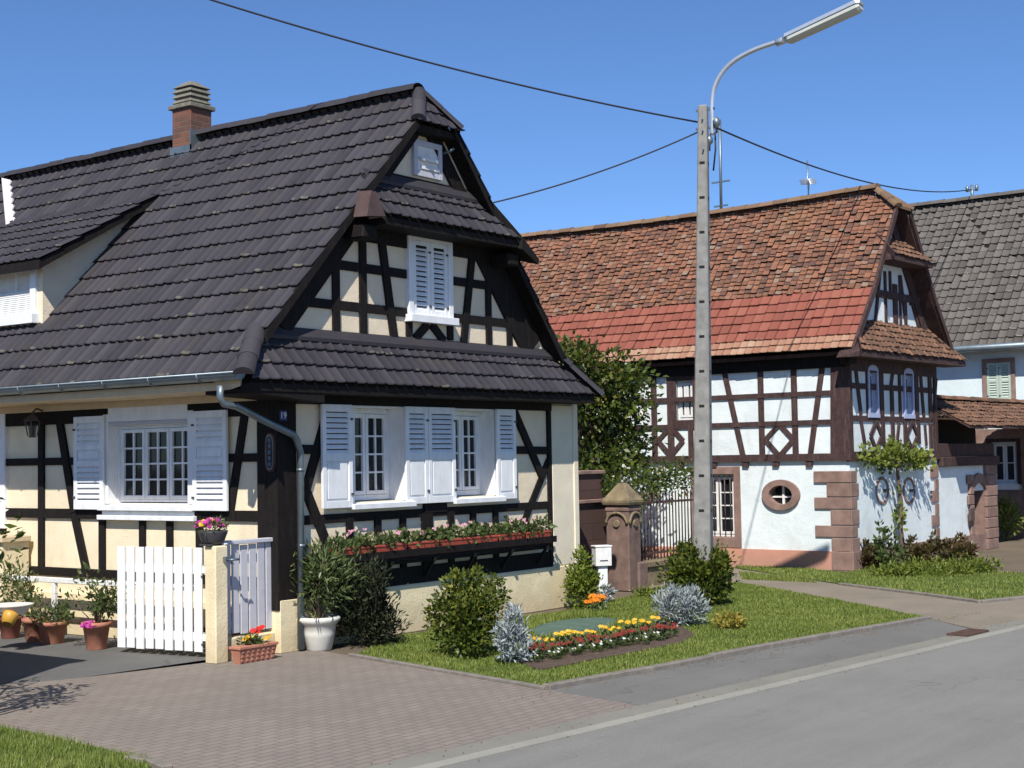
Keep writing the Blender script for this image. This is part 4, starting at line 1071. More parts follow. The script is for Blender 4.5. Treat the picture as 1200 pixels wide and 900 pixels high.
mb = MB(); mb.fbox(FG, uA + c_, uB - c_, zb_ + c_, zt_ - c_, -0.01, 0.03); mb.fbox(FG, uA + c_ + .03, uB - c_ - .03, zb_ + c_ + .12, zb_ + c_ + .16, 0.031, 0.075); mb.fbox(FG, uA + c_ + .06, uB - c_ - .02, zb_ + c_ + .02, zb_ + c_ + .06, 0.031, 0.06); mb.build('attic_hatch', M_WHITEW, H1)
mb = MB(); p = FG.P(uB + .02, (zb_ + zt_) / 2 + .12, 0.04); mb.tube([p, p + Vector((0.03, -0.08, 0.02)), p + Vector((0.06, -0.13, 0.06))], 0.018, 6); mb.build('hook', M_ZINC, H1)

# planter bracket, number plate, ceramic plaque
pu0, pu1 = FG.px(405, 650, 0.3)[0], FG.px(654, 640, 0.3)[0]; pz = FG.px(530, 645, 0.32)[1] - 0.04
mb = MB()
mb.fbox(FG, pu0, pu1, pz - .03, pz, 0.05, 0.21); mb.fbox(FG, pu0, pu1 + .08, pz + .01, pz + .09, 0.212, 0.228); mb.fbox(FG, pu0, pu1, pz - .07, pz - .035, 0.17, 0.19)
for u in np.linspace(pu0 + .1, pu1 - .1, 6):
    mb.fbox(FG, u - .02, u + .02, pz - .07, pz - .031, 0.0, 0.22); mb.bar(FG.P(u, pz - .26, 0.04), FG.P(u, pz - .05, 0.19), 0.035, 0.035)
mb.build('planter_rack', M_TIMBER, H1)
c0 = FG.px(332.5, 487, 0.05); mb = MB(); mb.fbox(FG, c0[0] - .06, c0[0] + .045, c0[1] - .05, c0[1] + .05, 0.046, 0.052); pl_ = mb.build('number_plate', M_BLUE, H1)
cu = bpy.data.curves.new('house_number', 'FONT'); cu.body = '19'; cu.size = 0.095; cu.extrude = 0.001; cu.align_x = 'CENTER'; cu.align_y = 'CENTER'
t_ = bpy.data.objects.new('text_source', cu); COL.objects.link(t_)
bpy.context.view_layer.update()
nm = bpy.data.meshes.new_from_object(t_.evaluated_get(bpy.context.evaluated_depsgraph_get())); bpy.data.objects.remove(t_); nm.materials.clear(); nm.materials.append(M_WHITE)
nm.transform(Matrix.Translation(FG.P(c0[0] - .0075, c0[1], 0.0535)) @ Matrix.Rotation(math.pi / 2, 4, 'X')); link('house_number', nm, pl_)
c1 = FL.px(317, 530, 0.05); mb = MB()
ov = [(0.075 * math.copysign(abs(math.cos(q)) ** 0.7, math.cos(q)), 0.21 * math.copysign(abs(math.sin(q)) ** 0.55, math.sin(q))) for q in np.linspace(0, 2 * math.pi, 25)[:-1]]
mb.add([FL.P(c1[0] + a_, c1[1] + b_, 0.046) for a_, b_ in ov] + [FL.P(c1[0] + a_ * .96, c1[1] + b_ * .98, 0.066) for a_, b_ in ov], [tuple(range(24, 48))] + [(i, (i + 1) % 24, 24 + (i + 1) % 24, 24 + i) for i in range(24)]); pq = mb.build('wall_plaque', M_TIMBER2, H1)
mb = MB(); mb.add([FL.P(c1[0] + a_ * .78, c1[1] + b_ * .9, 0.0675) for a_, b_ in ov] + [FL.P(c1[0] + a_ * .6, c1[1] + b_ * .8, 0.0675) for a_, b_ in ov], [(i, (i + 1) % 24, 24 + (i + 1) % 24, 24 + i) for i in range(24)]); mb.build('plaque_rim', M_CAP, pq)
mb = MB()
for i, z in enumerate(np.linspace(-.125, .125, 5)):
    for k in range(6):
        q = k * math.pi / 3; s_ = 0.016; p_ = (0.012 * math.cos(q), z + 0.016 * math.sin(q))
        mb.fbox(FL, c1[0] + p_[0] - s_ / 2, c1[0] + p_[0] + s_ / 2, c1[1] + p_[1] - s_ / 2, c1[1] + p_[1] + s_ / 2, 0.067, 0.0705 + .0004 * k)
mb.build('plaque_ornament', M_TEAL, pq)

# ------------------------------------------------------------------ far half-timbered house (frame 2: u along the gable, v along the side)
W2 = F2G.px(1098, 533)[0]
L2, RX2, RZ2 = 9.5, W2 / 2, 6.78
print('W2', W2)
ZB, XB = 4.87, 0.55                                # where the roof pitch breaks
ZE2, EX2 = 3.77, -0.34
H2 = thing('red_roofed_farmhouse', 'white half-timbered farmhouse with old red tiled roof behind the utility pole', 'house', tuple(O2))
W2P = lambda u, v, z: O2 + X2 * u + Y2 * v + Vector((0, 0, z))
FI = Frame(O2, X2, -Y2)


class Loc:
    """builder whose coordinates are (u, v, z) of the far house"""
    def __init__(s): s.m = MB()
    def box(s, lo, hi):
        x0, y0, z0 = lo; x1, y1, z1 = hi
        s.m.hexa([W2P(*p) for p in ((x0, y0, z0), (x1, y0, z0), (x1, y1, z0), (x0, y1, z0), (x0, y0, z1), (x1, y0, z1), (x1, y1, z1), (x0, y1, z1))])
    def hexa(s, p): s.m.hexa([W2P(*q) for q in p])
    def build(s, *a, **k): return s.m.build(*a, **k)


def dirw(u, v, z): return X2 * u + Y2 * v + Vector((0, 0, z))


ZS = 1.93
# openings
wa = F2S.px(837, 556); wb = F2S.px(862, 640); GW = (wb[0] + 0.0, F2S.px(818, 600)[0], 0.40, wa[1])
wa = F2S.px(792, 446); wb = F2S.px(813, 492); UW = (wb[0], wa[0], wb[1], wa[1])
ovc = F2S.px(916, 580)
mb = MB(); wall_grid(mb, F2S, 0.0, L2, 0.0, 3.85, [GW, UW, (ovc[0] - .25, ovc[0] + .25, ovc[1] - .17, ovc[1] + .17)], -0.25, 0.0)
mb.build('side_wall', M_WHITE2, H2)
gw2 = []
for x0, x1 in ((1016.5, 1026.5), (1058.5, 1068)):
    a = F2G.px(x0, 440); b = F2G.px(x1, 485); gw2.append((a[0], b[0], F2G.px(1040, 484)[1], F2G.px(1040, 436)[1]))
mb = MB(); wall_grid(mb, F2G, 0.002, W2, 0.0, RZ2 - .1, gw2, -0.25, 0.0)
cl2 = [(W2P(RX2, 0, RZ2 - .12), dirw(-1.40, 0, 1)), (W2P(RX2, 0, RZ2 - .12), dirw(1.40, 0, 1))]
mb.build('gable_wall', M_WHITE2, H2, clip=cl2)
q = Loc(); q.box((W2 - .25, .25, 0), (W2, L2, 3.85)); q.box((0.25, L2 - .25, 0), (W2 - .25, L2, 3.85)); q.box((.05, .26, 3.55), (W2 - .05, L2 - .05, 3.62)); q.box((.26, .26, 1.8), (W2 - .26, L2 - .26, 1.86)); q.build('rear_wall', M_WHITE2, H2)
q = Loc(); q.box((-.035, .25, 0), (0.02, L2, 0.32)); q.build('plinth', M_PINK, H2)
q = Loc(); q.box((-.03, -.04, 0), (W2 + 2.2, 0.02, 0.33)); q.build('gable_plinth', M_STONE, H2)
# quoins
q = Loc()
zz = 0.32
hts = [0.24, 0.21, 0.27, 0.21, 0.24, 0.21]
for i, h in enumerate(hts):
    lg = (0.66 if i % 2 else 0.36); sh_ = (0.42 if i % 2 else 0.62)
    if i == 4: lg = 0.42
    q.box((-.028 - .002 * i, -.028 - .002 * i, zz), (0.20 + .07 * (i % 2 == 0), 0.0, zz + h - .012))
    q.box((-.030 - .002 * i, -.001, zz), (0.0, lg, zz + h - .012)); zz += h
q.box((-.045, -.045, 0.0), (0.26, .0, .318)); q.box((-.0455, -.001, 0.0), (0, .36, .318))
q.box((-.034, -.001, 1.60), (0, .66, 1.68))
q.build('quoins', M_STONE, H2, bevel=0.008)
q = Loc(); ub = W2 - .02
for i in range(6):
    w_ = 0.34 if i % 2 else 0.16; q.box((ub - w_, -.022 - .002 * i, .35 + i * .23), (ub, 0.0, .35 + i * .23 + (.22 if i % 2 else .20)))
q.build('corner_stones', M_STONE, H2, bevel=0.006)

# timbers
mb = MB()
o8 = dict(s=938 / 250., o=(750, 420))


def t2(x0, y0, x1, y1, w, n1=0.02): tb(F2S, x0, y0, x1, y1, w, n1=n1, **o8)


def z2(F, u0, z0, u1, z1, w, n1=0.02): tz(F, u0, z0, u1, z1, w, n1)


zr_a = F2S.px(850, 420 + 172 / 3.752)[1]; zr_b = F2S.px(880, 420 + 290 / 3.752)[1]
z2(F2S, -0.05, ZS, L2, ZS, 0.125, 0.05); z2(F2S, 0, zr_a, L2, zr_a, 0.085); z2(F2S, 0, zr_b, L2, zr_b, 0.085); mb2 = MB(); mb2.fbox(F2S, 0, L2, 3.46, 3.80, -.02, .045); mb2.build('shaded_eave_beam', M_TIMBER, H2)  # beam coloured near-black to stand for the shade under the eave
for x in (66, 138, 225, 536, 683):
    u = F2S.px(750 + x / 3.752, 500)[0]
    if x == 225: z2(F2S, u, ZS, u, zr_b, 0.1)
    else: z2(F2S, u, ZS, u, 3.6, 0.11 if x != 138 else 0.13)
t2(372, 60, 455, 430, 0.10); t2(802, 40, 750, 430, 0.10)
for cx in (615, 137):
    y0_ = 290 if cx == 615 else 300; y1_ = 425; w_ = 62 if cx == 615 else 55
    for sx in (-1, 1):
        t2(cx, y0_, cx + sx * w_, (y0_ + y1_) / 2, 0.085); t2(cx + sx * w_, (y0_ + y1_) / 2, cx, y1_ + 5, 0.085)
for u in (5.0, 5.9, 6.8, 7.8, 8.8): z2(F2S, u, ZS, u, 3.6, 0.13)
z2(F2S, 0.15, ZS, 0.10, 3.6, 0.36, 0.035)                              # stout corner post
for x in (327, 467, 600, 748, 180):
    u = F2S.px(750 + x / 3.752, 543)[0]; mb.fbox(F2S, u - .06, u + .06, ZS - .16, ZS - .07, -.02, 0.045)
mb.build('timber_frame', M_TIMBER2, H2)

mb = MB()
o7 = dict(s=741 / 140., o=(980, 390))


def t3(x0, y0, x1, y1, w): tb(F2G, x0, y0, x1, y1, w, n1=0.02, **o7)


z2(F2G, -.05, ZS, W2 + .02, ZS, 0.17, 0.05)
zra = F2G.px(980 + 300 / 5.29, 390 + 340 / 5.29)[1]; zrb = F2G.px(980 + 300 / 5.29, 390 + 535 / 5.29)[1]
z2(F2G, 0.1, zra, W2, zra, 0.10); z2(F2G, 0.1, zrb, W2, zrb, 0.10); z2(F2G, 0, 3.58, W2, 3.58, 0.36, 0.04)
z2(F2G, 0.05, ZS, 0.05, 3.6, 0.14, 0.03); z2(F2G, W2 - .05, ZS, W2 - .05, 3.6, 0.10, 0.03)
for x, y0, y1, w_ in ((187, 200, 520, .12), (268, 190, 520, .17), (338, 340, 690, .12), (385, 250, 525, .08), (487, 210, 540, .15), (505, 560, 690, .1), (572, 260, 540, .12), (578, 565, 720, .1), (420, 545, 700, .1), (283, 545, 690, .1), (600, 565, 720, .06)):
    p = F2G.px(980 + x / 5.29, 390 + y0 / 5.29)[0]; zA_ = F2G.px(980 + x / 5.29, 390 + y0 / 5.29)[1]; zB_ = F2G.px(980 + x / 5.29, 390 + y1 / 5.29)[1]; z2(F2G, p, zA_, p, zB_, w_)
t3(115, 210, 150, 510, .11); t3(150, 550, 175, 700, .10); t3(350, 220, 335, 330, .1); t3(515, 215, 540, 530, .1); t3(615, 280, 600, 530, .1); t3(545, 570, 555, 700, .08); t3(385, 560, 372, 690, .08)
for cx in (243, 465):
    for sx in (-1, 1): t3(cx, 552, cx + sx * 35, 640, .09); t3(cx + sx * 35, 640, cx + sx * 3, 722, .09)
# gable triangle
o9 = dict(s=600 / 140., o=(1000, 220))


def t4(x0, y0, x1, y1, w): tb(F2G, x0, y0, x1, y1, w, n1=0.02, **o9)


zg = F2G.px(1000 + 200 / 4.286, 220 + 545 / 4.286)[1]; zg0 = F2G.px(1000 + 200 / 4.286, 220 + 690 / 4.286)[1]
z2(F2G, .6, zg, 3.6, zg, .13); z2(F2G, .3, zg0 - .05, 3.8, zg0 - .05, .14); z2(F2G, 1.0, 5.44, 3.1, 5.44, .14)
for x, y0, y1, w_ in ((155, 420, 690, .09), (205, 485, 700, .18), (180, 420, 560, .08), (228, 440, 690, .07), (258, 560, 700, .08), (280, 440, 590, .08)):
    a = F2G.px(1000 + x / 4.286, 220 + y0 / 4.286); b = F2G.px(1000 + x / 4.286, 220 + y1 / 4.286); z2(F2G, a[0], a[1], a[0], b[1], w_)
t4(232, 440, 262, 700, .08); t4(285, 560, 325, 705, .08); t4(130, 420, 105, 690, .08)
for sgn in (-1, 1):
    zA_, zB_ = 4.25, 6.45; f = lambda z: RX2 + sgn * (RZ2 - .35 - z) / 1.40
    z2(F2G, f(zA_) - sgn * .16, zA_, f(zB_) - sgn * .1, zB_, .20, .035)
mb.build('timber_frame', M_TIMBER2, H2, clip=[(W2P(RX2, 0, RZ2 - .11), dirw(-1.40, 0, 1)), (W2P(RX2, 0, RZ2 - .11), dirw(1.40, 0, 1))])

# windows
casement(F2S, H2, *GW[:2], GW[2] + .12, GW[3], 2, 4, 1, -0.10, m=M_WHITEW)
mb = MB()
for qd in ((GW[0] - .13, GW[0], .33, GW[3] + .14), (GW[1], GW[1] + .13, .33, GW[3] + .14), (GW[0], GW[1], GW[3], GW[3] + .139), (GW[0], GW[1], .33, .52)): mb.fbox(F2S, *qd, -.2, 0.025)
mb.build('stone_surround', M_STONE, H2, bevel=0.008)
mb = MB()
for u in np.linspace(GW[0] + .1, GW[1] - .1, 6): p = F2S.P(u, .53, -.03); mb.tube([p, p + Vector((0, 0, GW[3] - .55))], .011, 6)
mb.build('window_bars', M_IRON, H2)
casement(F2S, H2, *UW, 2, 2, 1, -0.06, m=M_WHITEW, curtain=False)
mb = MB()
for qd in ((UW[0] - .10, UW[0], UW[2], UW[3] + .08), (UW[1], UW[1] + .10, UW[2], UW[3] + .08), (UW[0], UW[1], UW[3], UW[3] + .079), (UW[0] - .1, UW[1] + .1, UW[2] - .08, UW[2])): mb.fbox(F2S, *qd, -.1, 0.028)
mb.build('window_casing', M_TIMBER2, H2)
for qd in gw2:
    casement(F2G, H2, *qd, 1, 3, 2, -0.03, m=M_BLUEW, curtain=False)
    mb = MB()
    for z in ((qd[0] - .06, qd[0], qd[2] - .02, qd[3]), (qd[1], qd[1] + .06, qd[2] - .02, qd[3]), (qd[0] - .08, qd[1] + .08, qd[2] - .09, qd[2] - .021)): mb.fbox(F2G, *z, -.1, .045)
    um = (qd[0] + qd[1]) / 2; n_ = 9; ru = (qd[1] - qd[0]) / 2 + .06
    top = [F2G.P(um + ru * math.cos(a), qd[3] + .10 * math.sin(a), .045) for a in np.linspace(0, math.pi, n_)]; bk = [p - F2G.N * .1 for p in top]
    mb.add(top + bk, [tuple(range(n_)), tuple(range(2 * n_ - 1, n_ - 1, -1))] + [(i, n_ + i, n_ + i + 1, i + 1) for i in range(n_ - 1)] + [(0, n_ - 1, 2 * n_ - 1, n_)])
    mb.build('window_casing', M_BLUEW, H2)


def oval(F, c, ru, rz, ring, nm, parent, lit, pr=.058, dp=-.12):
    mb = MB(); N = 28; A = np.linspace(0, 2 * math.pi, N + 1)[:-1]
    lay = [(1.0, 0.0, -.02), (1.0, 0.0, pr - .008), (.985, 0, pr), (1 - ring, 0, pr), (1 - ring, 0, dp)]
    vs_ = []
    for s_, _, n in lay:
        for a in A: vs_.append(F.P(c[0] + ru * s_ * math.cos(a), c[1] + rz * s_ * math.sin(a), n))
    fs = []
    for j in range(len(lay) - 1):
        for i in range(N): fs.append((j * N + i, j * N + (i + 1) % N, (j + 1) * N + (i + 1) % N, (j + 1) * N + i))
    mb.add(vs_, fs); o = mb.build(nm, M_STONE, parent)
    mb = MB(); s_ = 1 - ring; mb.add([F.P(c[0] + ru * s_ * math.cos(a), c[1] + rz * s_ * math.sin(a), dp + .02) for a in A], [tuple(range(N))])
    mb.build('pane', M_GLASS if lit else M_WHITE2, o)
    mb = MB()
    if lit: mb.fbox(F, c[0] - .02, c[0] + .02, c[1] - rz * .6, c[1] + rz * .6, -.09, -.06)
    if lit: mb.fbox(F, c[0] - ru * .6, c[0] + ru * .6, c[1] - .05, c[1] - .02, -.089, -.07)
    else: mb.fbox(F, c[0] + .02, c[0] + ru * .65, c[1] - .03, c[1] + .03, dp + .021, dp + .03)
    mb.build('grille', M_WHITEW if lit else M_IRON, o)


oval(F2S, ovc, .37, .27, .38, 'oval_window', H2, True)
for cx in (1033.5, 1065):
    oval(F2G, F2G.px(cx, 575), .27, .25, .22, 'oval_window', H2, False, .016, -.018)

# roof
A_ = W2P(EX2, -.30, ZE2); v_lo = dirw(XB - EX2, 0, ZB - ZE2); v_up = dirw(RX2 - XB, 0, RZ2 - ZB)
nu = 7; lo_n = 5


def tint_old(r, i, j): return float(np.clip(r.beta(2.6, 2.6) + 0.04 * math.sin(i * .31 + j * .9), 0, 1))


LR2 = L2 + .7
mb = MB(); tiles(mb, A_, Y2, v_lo.normalized(), LR2, 2, v_lo.length * .22 / 2, 0.15, .012, .024, 41, groove=0.0, jitter=.003); mb_lo = mb
roof2 = mb.build('roof', M_PALETILE, H2)
mb = MB(); tiles(mb, A_ + v_lo * .22, Y2, v_lo.normalized(), LR2, 5, v_lo.length * .78 / 5, 00.2, .012, .026, 42, groove=-0.1, jitter=.0035); mb.build('roof_slope', M_REDTILE, roof2)
hpl = [(W2P(RX2, .22, RZ2 + .06), dirw(0, -.9, 1))]
B_ = W2P(XB, -.30, ZB)
mb = MB(); tiles(mb, B_, Y2, v_up.normalized(), LR2, 22, v_up.length / 22, .13, .018, .022, 43, groove=0.0, wave=True, jitter=.008, tintf=tint_old)
up_m = mb.mesh('roof_slope', M_OLDTILE, clip=hpl)
# the old ridge sags a little
def sag(co):
    d = (co - O2).dot(Y2); k = max(0, (co.z - 4.9) / 1.9); return co.z - 0.07 * k * math.sin(max(0, min(1, (d - .3) / 8)) * math.pi)
for v in up_m.vertices: v.co.z = sag(v.co)
link('roof_slope', up_m, roof2)
mb = MB()
vr_lo = dirw(-(XB - EX2), 0, ZB - ZE2); vr_up = dirw(-(RX2 - XB), 0, RZ2 - ZB)
tiles(mb, W2P(W2 - EX2, LR2 - .30, ZE2), -Y2, vr_lo.normalized(), LR2, 6, vr_lo.length / 6, .20, .012, .022, 44)
mb.build('roof_slope', M_REDTILE, roof2)
mb = MB(); tiles(mb, W2P(W2 - XB, LR2 - .30, ZB), -Y2, vr_up.normalized(), LR2, 16, vr_up.length / 16, .165, .018, .02, 45, stagger=True, tintf=tint_old); mb.build('roof_slope', M_OLDTILE, roof2, clip=hpl)
q = Loc()
for s_ in (1, -1):
    X_ = (lambda x: x) if s_ == 1 else (lambda x: W2 - x)
    for (xa, za, xb, zb3) in ((EX2 + .16, ZE2 + .16, XB, ZB), (XB, ZB, RX2, RZ2)):
        q.hexa([(X_(xa), -.26, za - .14 - (za > 4.2) * .06), (X_(xb), -.26, zb3 - .20), (X_(xb), L2 + .3, zb3 - .20), (X_(xa), L2 + .3, za - .14 - (za > 4.2) * .06), (X_(xa), -.26, za - .05 - (za > 4.2) * .08), (X_(xb), -.26, zb3 - .13), (X_(xb), L2 + .3, zb3 - .13), (X_(xa), L2 + .3, za - .05 - (za > 4.2) * .08)])
q.box((EX2 + .16, -.2, 3.66), (-.001, L2, 3.72)); q.build('roof_boarding', M_TIMBER2, roof2, clip=[(W2P(RX2, .10, RZ2 - .02), dirw(0, -.9, 1))])
q = Loc()
for s_ in (1, -1):
    X_ = (lambda x: x) if s_ == 1 else (lambda x: W2 - x)
    for (xa, za, xb, zb3) in ((EX2, ZE2, XB, ZB), (XB, ZB, RX2 - .28, RZ2 - .36)):
        q.hexa([(X_(xa), -.315, za - .16), (X_(xb), -.315, zb3 - .16), (X_(xb), -.265, zb3 - .16), (X_(xa), -.265, za - .16), (X_(xa), -.315, za + .01), (X_(xb), -.315, zb3 + .01), (X_(xb), -.265, zb3 + .01), (X_(xa), -.265, za + .01)])
q.build('bargeboard', M_TIMBER2, roof2)
mb = MB()
N6 = 8
for i in range(N6):
    a = W2P(RX2, .2 + (L2 + .1) * i / N6, 0); b = W2P(RX2, .2 + (L2 + .1) * (i + 1) / N6, 0); a.z = RZ2 + .05; b.z = RZ2 + .05; a.z = sag(a); b.z = sag(b); cap_tiles(mb, a, b, .13, .33, 50 + i)
mb.build('ridge_tiles', M_RIDGE2, roof2)
zh2 = RZ2 - .40; HA2 = W2P(RX2, .22, RZ2 + .04); hl2 = W2P(RX2 - .31, -.33, zh2 + .02); hr2 = W2P(RX2 + .31, -.33, zh2 + .02)
mb = MB(); mb.hexa([hl2 - Vector((0, 0, .05)), hr2 - Vector((0, 0, .05)), HA2 - Vector((0, 0, .06)), HA2 - Vector((0, 0, .06)), hl2, hr2, HA2, HA2 + Y2 * .001]); mb.build('half_hip', M_RIDGE2, roof2)
mb = MB(); cap_tiles(mb, hl2, HA2, .09, .3, 61); cap_tiles(mb, hr2, HA2, .09, .3, 62); mb.build('hip_tiles', M_RIDGE2, roof2)


def pent2(zt, ze, ul_t, ul_e, ur_t, ur_e, nrow, py, seed, m):
    V = dirw(0, -py, zt - ze); m_ = MB()
    tiles(m_, W2P(ul_e - .05, py, ze + .02), X2, V.normalized(), ur_e - ul_e + .1, nrow, V.length / nrow, .17, .016, .02, seed, jitter=.006, stagger=True, tintf=tint_old)
    a_ = dirw(-1, 0, 0) * (-py) + Y2 * (ul_t - ul_e); b_ = dirw(1, 0, 0) * (-py) + Y2 * -(ur_t - ur_e)
    m_.build('gable_roof', m, roof2, clip=[(W2P(ul_e, py, ze), a_), (W2P(ur_e, py, ze), b_)])
    q = Loc(); e = .03
    q.hexa([(ul_e + e, py + .03, ze - .10), (ur_e - e, py + .03, ze - .10), (ur_e - e, -.021, ze - .10), (ul_e + e, -.021, ze - .10), (ul_e + e, py + .03, ze - .015), (ur_e - e, py + .03, ze - .015), (ur_t - e, -.021, zt - .05), (ul_t + e, -.021, zt - .05)])
    q.build('eave_boarding', M_TIMBER2, roof2)
    q = Loc(); q.hexa([(ul_e - .02, py - .01, ze - .09), (ul_e + .02, py - .01, ze - .09), (ul_t + .02, -.02, zt - .09), (ul_t - .02, -.02, zt - .09), (ul_e - .02, py - .01, ze + .03), (ul_e + .02, py - .01, ze + .03), (ul_t + .02, -.02, zt + .04), (ul_t - .02, -.02, zt + .04)]); q.build('verge_board', M_TIMBER2, roof2)


pent2(4.32, 3.70, .28, -.45, W2 - .28, W2 + .45, 6, -.48, 71, M_BROWNTILE)
pent2(5.88, 5.46, 1.27, .98, W2 - 1.27, W2 - .95, 4, -.48, 72, M_BROWNTILE)
# lean shadow-side board where the eave meets the lower small roof
q = Loc(); q.hexa([(EX2 + .05, -.20, 3.50), (0.0, -.20, 3.50), (0.0, .0, 3.50), (EX2 + .1, .0, 3.50), (EX2 + .02, -.20, 3.68), (.0, -.20, 3.68), (.0, .0, 3.68), (EX2 + .02, .0, 3.68)]); q.build('bracket', M_TIMBER, roof2, bevel=0.02)

# ------------------------------------------------------------------ courtyard wall with gate arch and its own little roof
CW = thing('courtyard_wall', 'white courtyard wall with sandstone arch doorway and tiled coping roof, right of the farmhouse', 'wall', tuple(W2P(W2, 0, 0)))
ua, ub_, uc = F2G.px(1139, 600)[0], F2G.px(1150, 600)[0], F2G.px(1166, 600)[0]
zarch = F2G.px(1145, 575)[1]; zct = F2G.px(1120, 545)[1]
mb = MB(); wall_grid(mb, F2G, W2 + .005, uc, 0.0, zct, [(ua + .05, ub_ + .19, 0.0, zarch)], -.35, -.012); mb.build('wall', M_WHITE2, CW)
q = Loc()
pu = ub_ + .19
for i in range(8):
    z0 = .0 + i * .215; q.box((pu + .012 * (i % 2), -.05 - .003 * (i % 3), z0), (uc + .03 + .02 * (i % 2), .02, z0 + .205))
for i in range(6): z0 = .33 + i * .2; q.box((ua - .14 - .10 * (i % 2), -.045, z0), (ua + .045, -.0, z0 + .19))
q.build('pillar_stones', M_STONE, CW, bevel=0.012)
mb = MB(); n_ = 11; um = (ua + pu) / 2 + .02; ri = (pu - ua) / 2; vs_ = []
for s_, n in ((1.0, .05), (1.55, .05), (1.0, -.2), (1.55, -.02)):
    for a in np.linspace(0, math.pi, n_):
        bmp = .10 * max(0, math.sin(a) - .75) if s_ > 1 else 0
        vs_.append(F2G.P(um + ri * s_ * math.cos(a), zarch - .05 + (ri * .62 * s_ + bmp * 3) * math.sin(a), n))
fs = []
for i in range(n_ - 1): fs += [(i, i + 1, n_ + i + 1, n_ + i), (2 * n_ + i, i, n_ + i, 3 * n_ + i) if False else (2 * n_ + i, 2 * n_ + i + 1, i + 1, i), (n_ + i, n_ + i + 1, 3 * n_ + i + 1, 3 * n_ + i)]
mb.add(vs_, fs); mb.build('arch', M_STONE, CW)
q = Loc(); q.box((ua + .05, .24, 0), (pu, .28, zarch + .1)); q.build('door', M_TIMBER2, CW)
q = Loc(); q.box((pu - .03, .005, 0), (pu - .001, .345, zarch)); q.box((ua + .052, .005, 0), (ua + .08, .345, zarch)); q.build('door_lining', M_STONE, CW)
q = Loc(); q.box((ua - .30, -.10, .62), (ua - .12, -.046, .86)); q.build('letter_box', M_IRON, CW)
ue = 9.6
q = Loc(); q.box((W2 + .03, -.10, zct - .02), (uc + .1, .02, zct + .16)); q.box((W2 + .05, -.02, zct + .162), (uc, .2, zct + .42)); q.build('lintel_beam', M_TIMBER2, CW, bevel=0.01)
q = Loc(); q.box((W2 + .1, .35, zct + .16), (uc, .45, zct + .9)); q.build('gate_boarding', M_TIMBER, CW)
ze = F2G.px(1150, 498, .62)[1]; zt2 = ze + .55
V = dirw(0, .95, zt2 - ze); mb = MB(); tiles(mb, W2P(W2 + .12, -.62, ze), X2, V.normalized(), ue - W2, 7, V.length / 7, .17, .016, .02, 75, jitter=.006, stagger=True, tintf=tint_old); cr = mb.build('coping_roof', M_BROWNTILE, CW)
V = dirw(0, -.95, zt2 - ze); mb = MB(); tiles(mb, W2P(ue + .12, 1.28, ze), -X2, V.normalized(), ue - W2, 7, V.length / 7, .17, .016, .02, 76, stagger=True); mb.build('coping_roof_back', M_BROWNTILE, cr)
mb = MB(); cap_tiles(mb, W2P(W2 + .12, .33, zt2 + .02), W2P(ue + .1, .33, zt2 + .02), .10, .33, 77); mb.build('ridge_tiles', M_BROWNTILE, cr)
q = Loc(); q.hexa([(W2 + .13, -.60, ze - .06), (ue, -.60, ze - .06), (ue, .33, zt2 - .08), (W2 + .13, .33, zt2 - .08), (W2 + .13, -.60, ze - .02), (ue, -.60, ze - .02), (ue, .33, zt2 - .03), (W2 + .13, .33, zt2 - .03)]); q.build('roof_boarding', M_TIMBER2, cr)
q = Loc(); q.box((ue - .25, -.1, 0), (ue, .2, zct + .6)); q.build('gate_post', M_GREYP, CW)

# ------------------------------------------------------------------ third house beyond the courtyard
U3 = 9.9
F3 = Frame(W2P(U3, 0, 0), Y2, -X2)
H3 = thing('grey_roofed_house', 'pale blue house with large grey tiled roof and sage green shutters, far right', 'house', tuple(F3.O))
e3 = F3.px(1160, 406, .3)[1]; r3 = hit(1200, 222, F3.O + X2 * 3.6, -X2).z - .32
print('H3 eave', e3, 'ridge', r3, [F3.px(x, 500)[0] for x in (1105, 1200)])
v0, v1 = -4.0, 9.5
wq = (F3.px(1192, 540)[0], F3.px(1162, 540)[0], F3.px(1178, 567)[1], F3.px(1178, 518)[1])
wq2 = (F3.px(1190, 440)[0], F3.px(1152, 440)[0], F3.px(1170, 470)[1], F3.px(1170, 420)[1])
mb = MB(); wall_grid(mb, F3, v0, v1, 0, e3, [wq], -.3, 0); mb.build('front_wall', M_WHITE3, H3)
q = Loc(); q.box((U3 + .3, v0, 0), (U3 + 7.2, v0 + .3, e3)); q.box((U3 + .3, v1 - .3, 0), (U3 + 7.2, v1, e3)); q.box((U3 + 6.9, v0 + .3, 0), (U3 + 7.2, v1 - .3, e3)); q.hexa([(U3, v0 + .02, e3), (U3 + 7.2, v0 + .02, e3), (U3 + 7.2, v0 + .3, e3), (U3, v0 + .3, e3), (U3 + 3.5, v0 + .02, r3 - .1), (U3 + 3.7, v0 + .02, r3 - .1), (U3 + 3.7, v0 + .3, r3 - .1), (U3 + 3.5, v0 + .3, r3 - .1)]); q.build('rear_wall', M_WHITE3, H3)
mb = MB(); mb.fbox(F3, v0, v1, 0, wq[2] - .14, 0.001, 0.05); zt9 = wq[3] + .30; mb.fbox(F3, v0, wq[0] - .105, wq[2] - .139, zt9, 0.001, 0.049); mb.fbox(F3, wq[1] + .105, v1, wq[2] - .139, zt9, 0.001, 0.049); mb.fbox(F3, wq[0] - .104, wq[1] + .104, wq[3] + .085, zt9, 0.001, 0.049); mb.build('stone_front', M_STONE, H3)
casement(F3, H3, *wq, 2, 2, 1, -.06)
mb = MB()
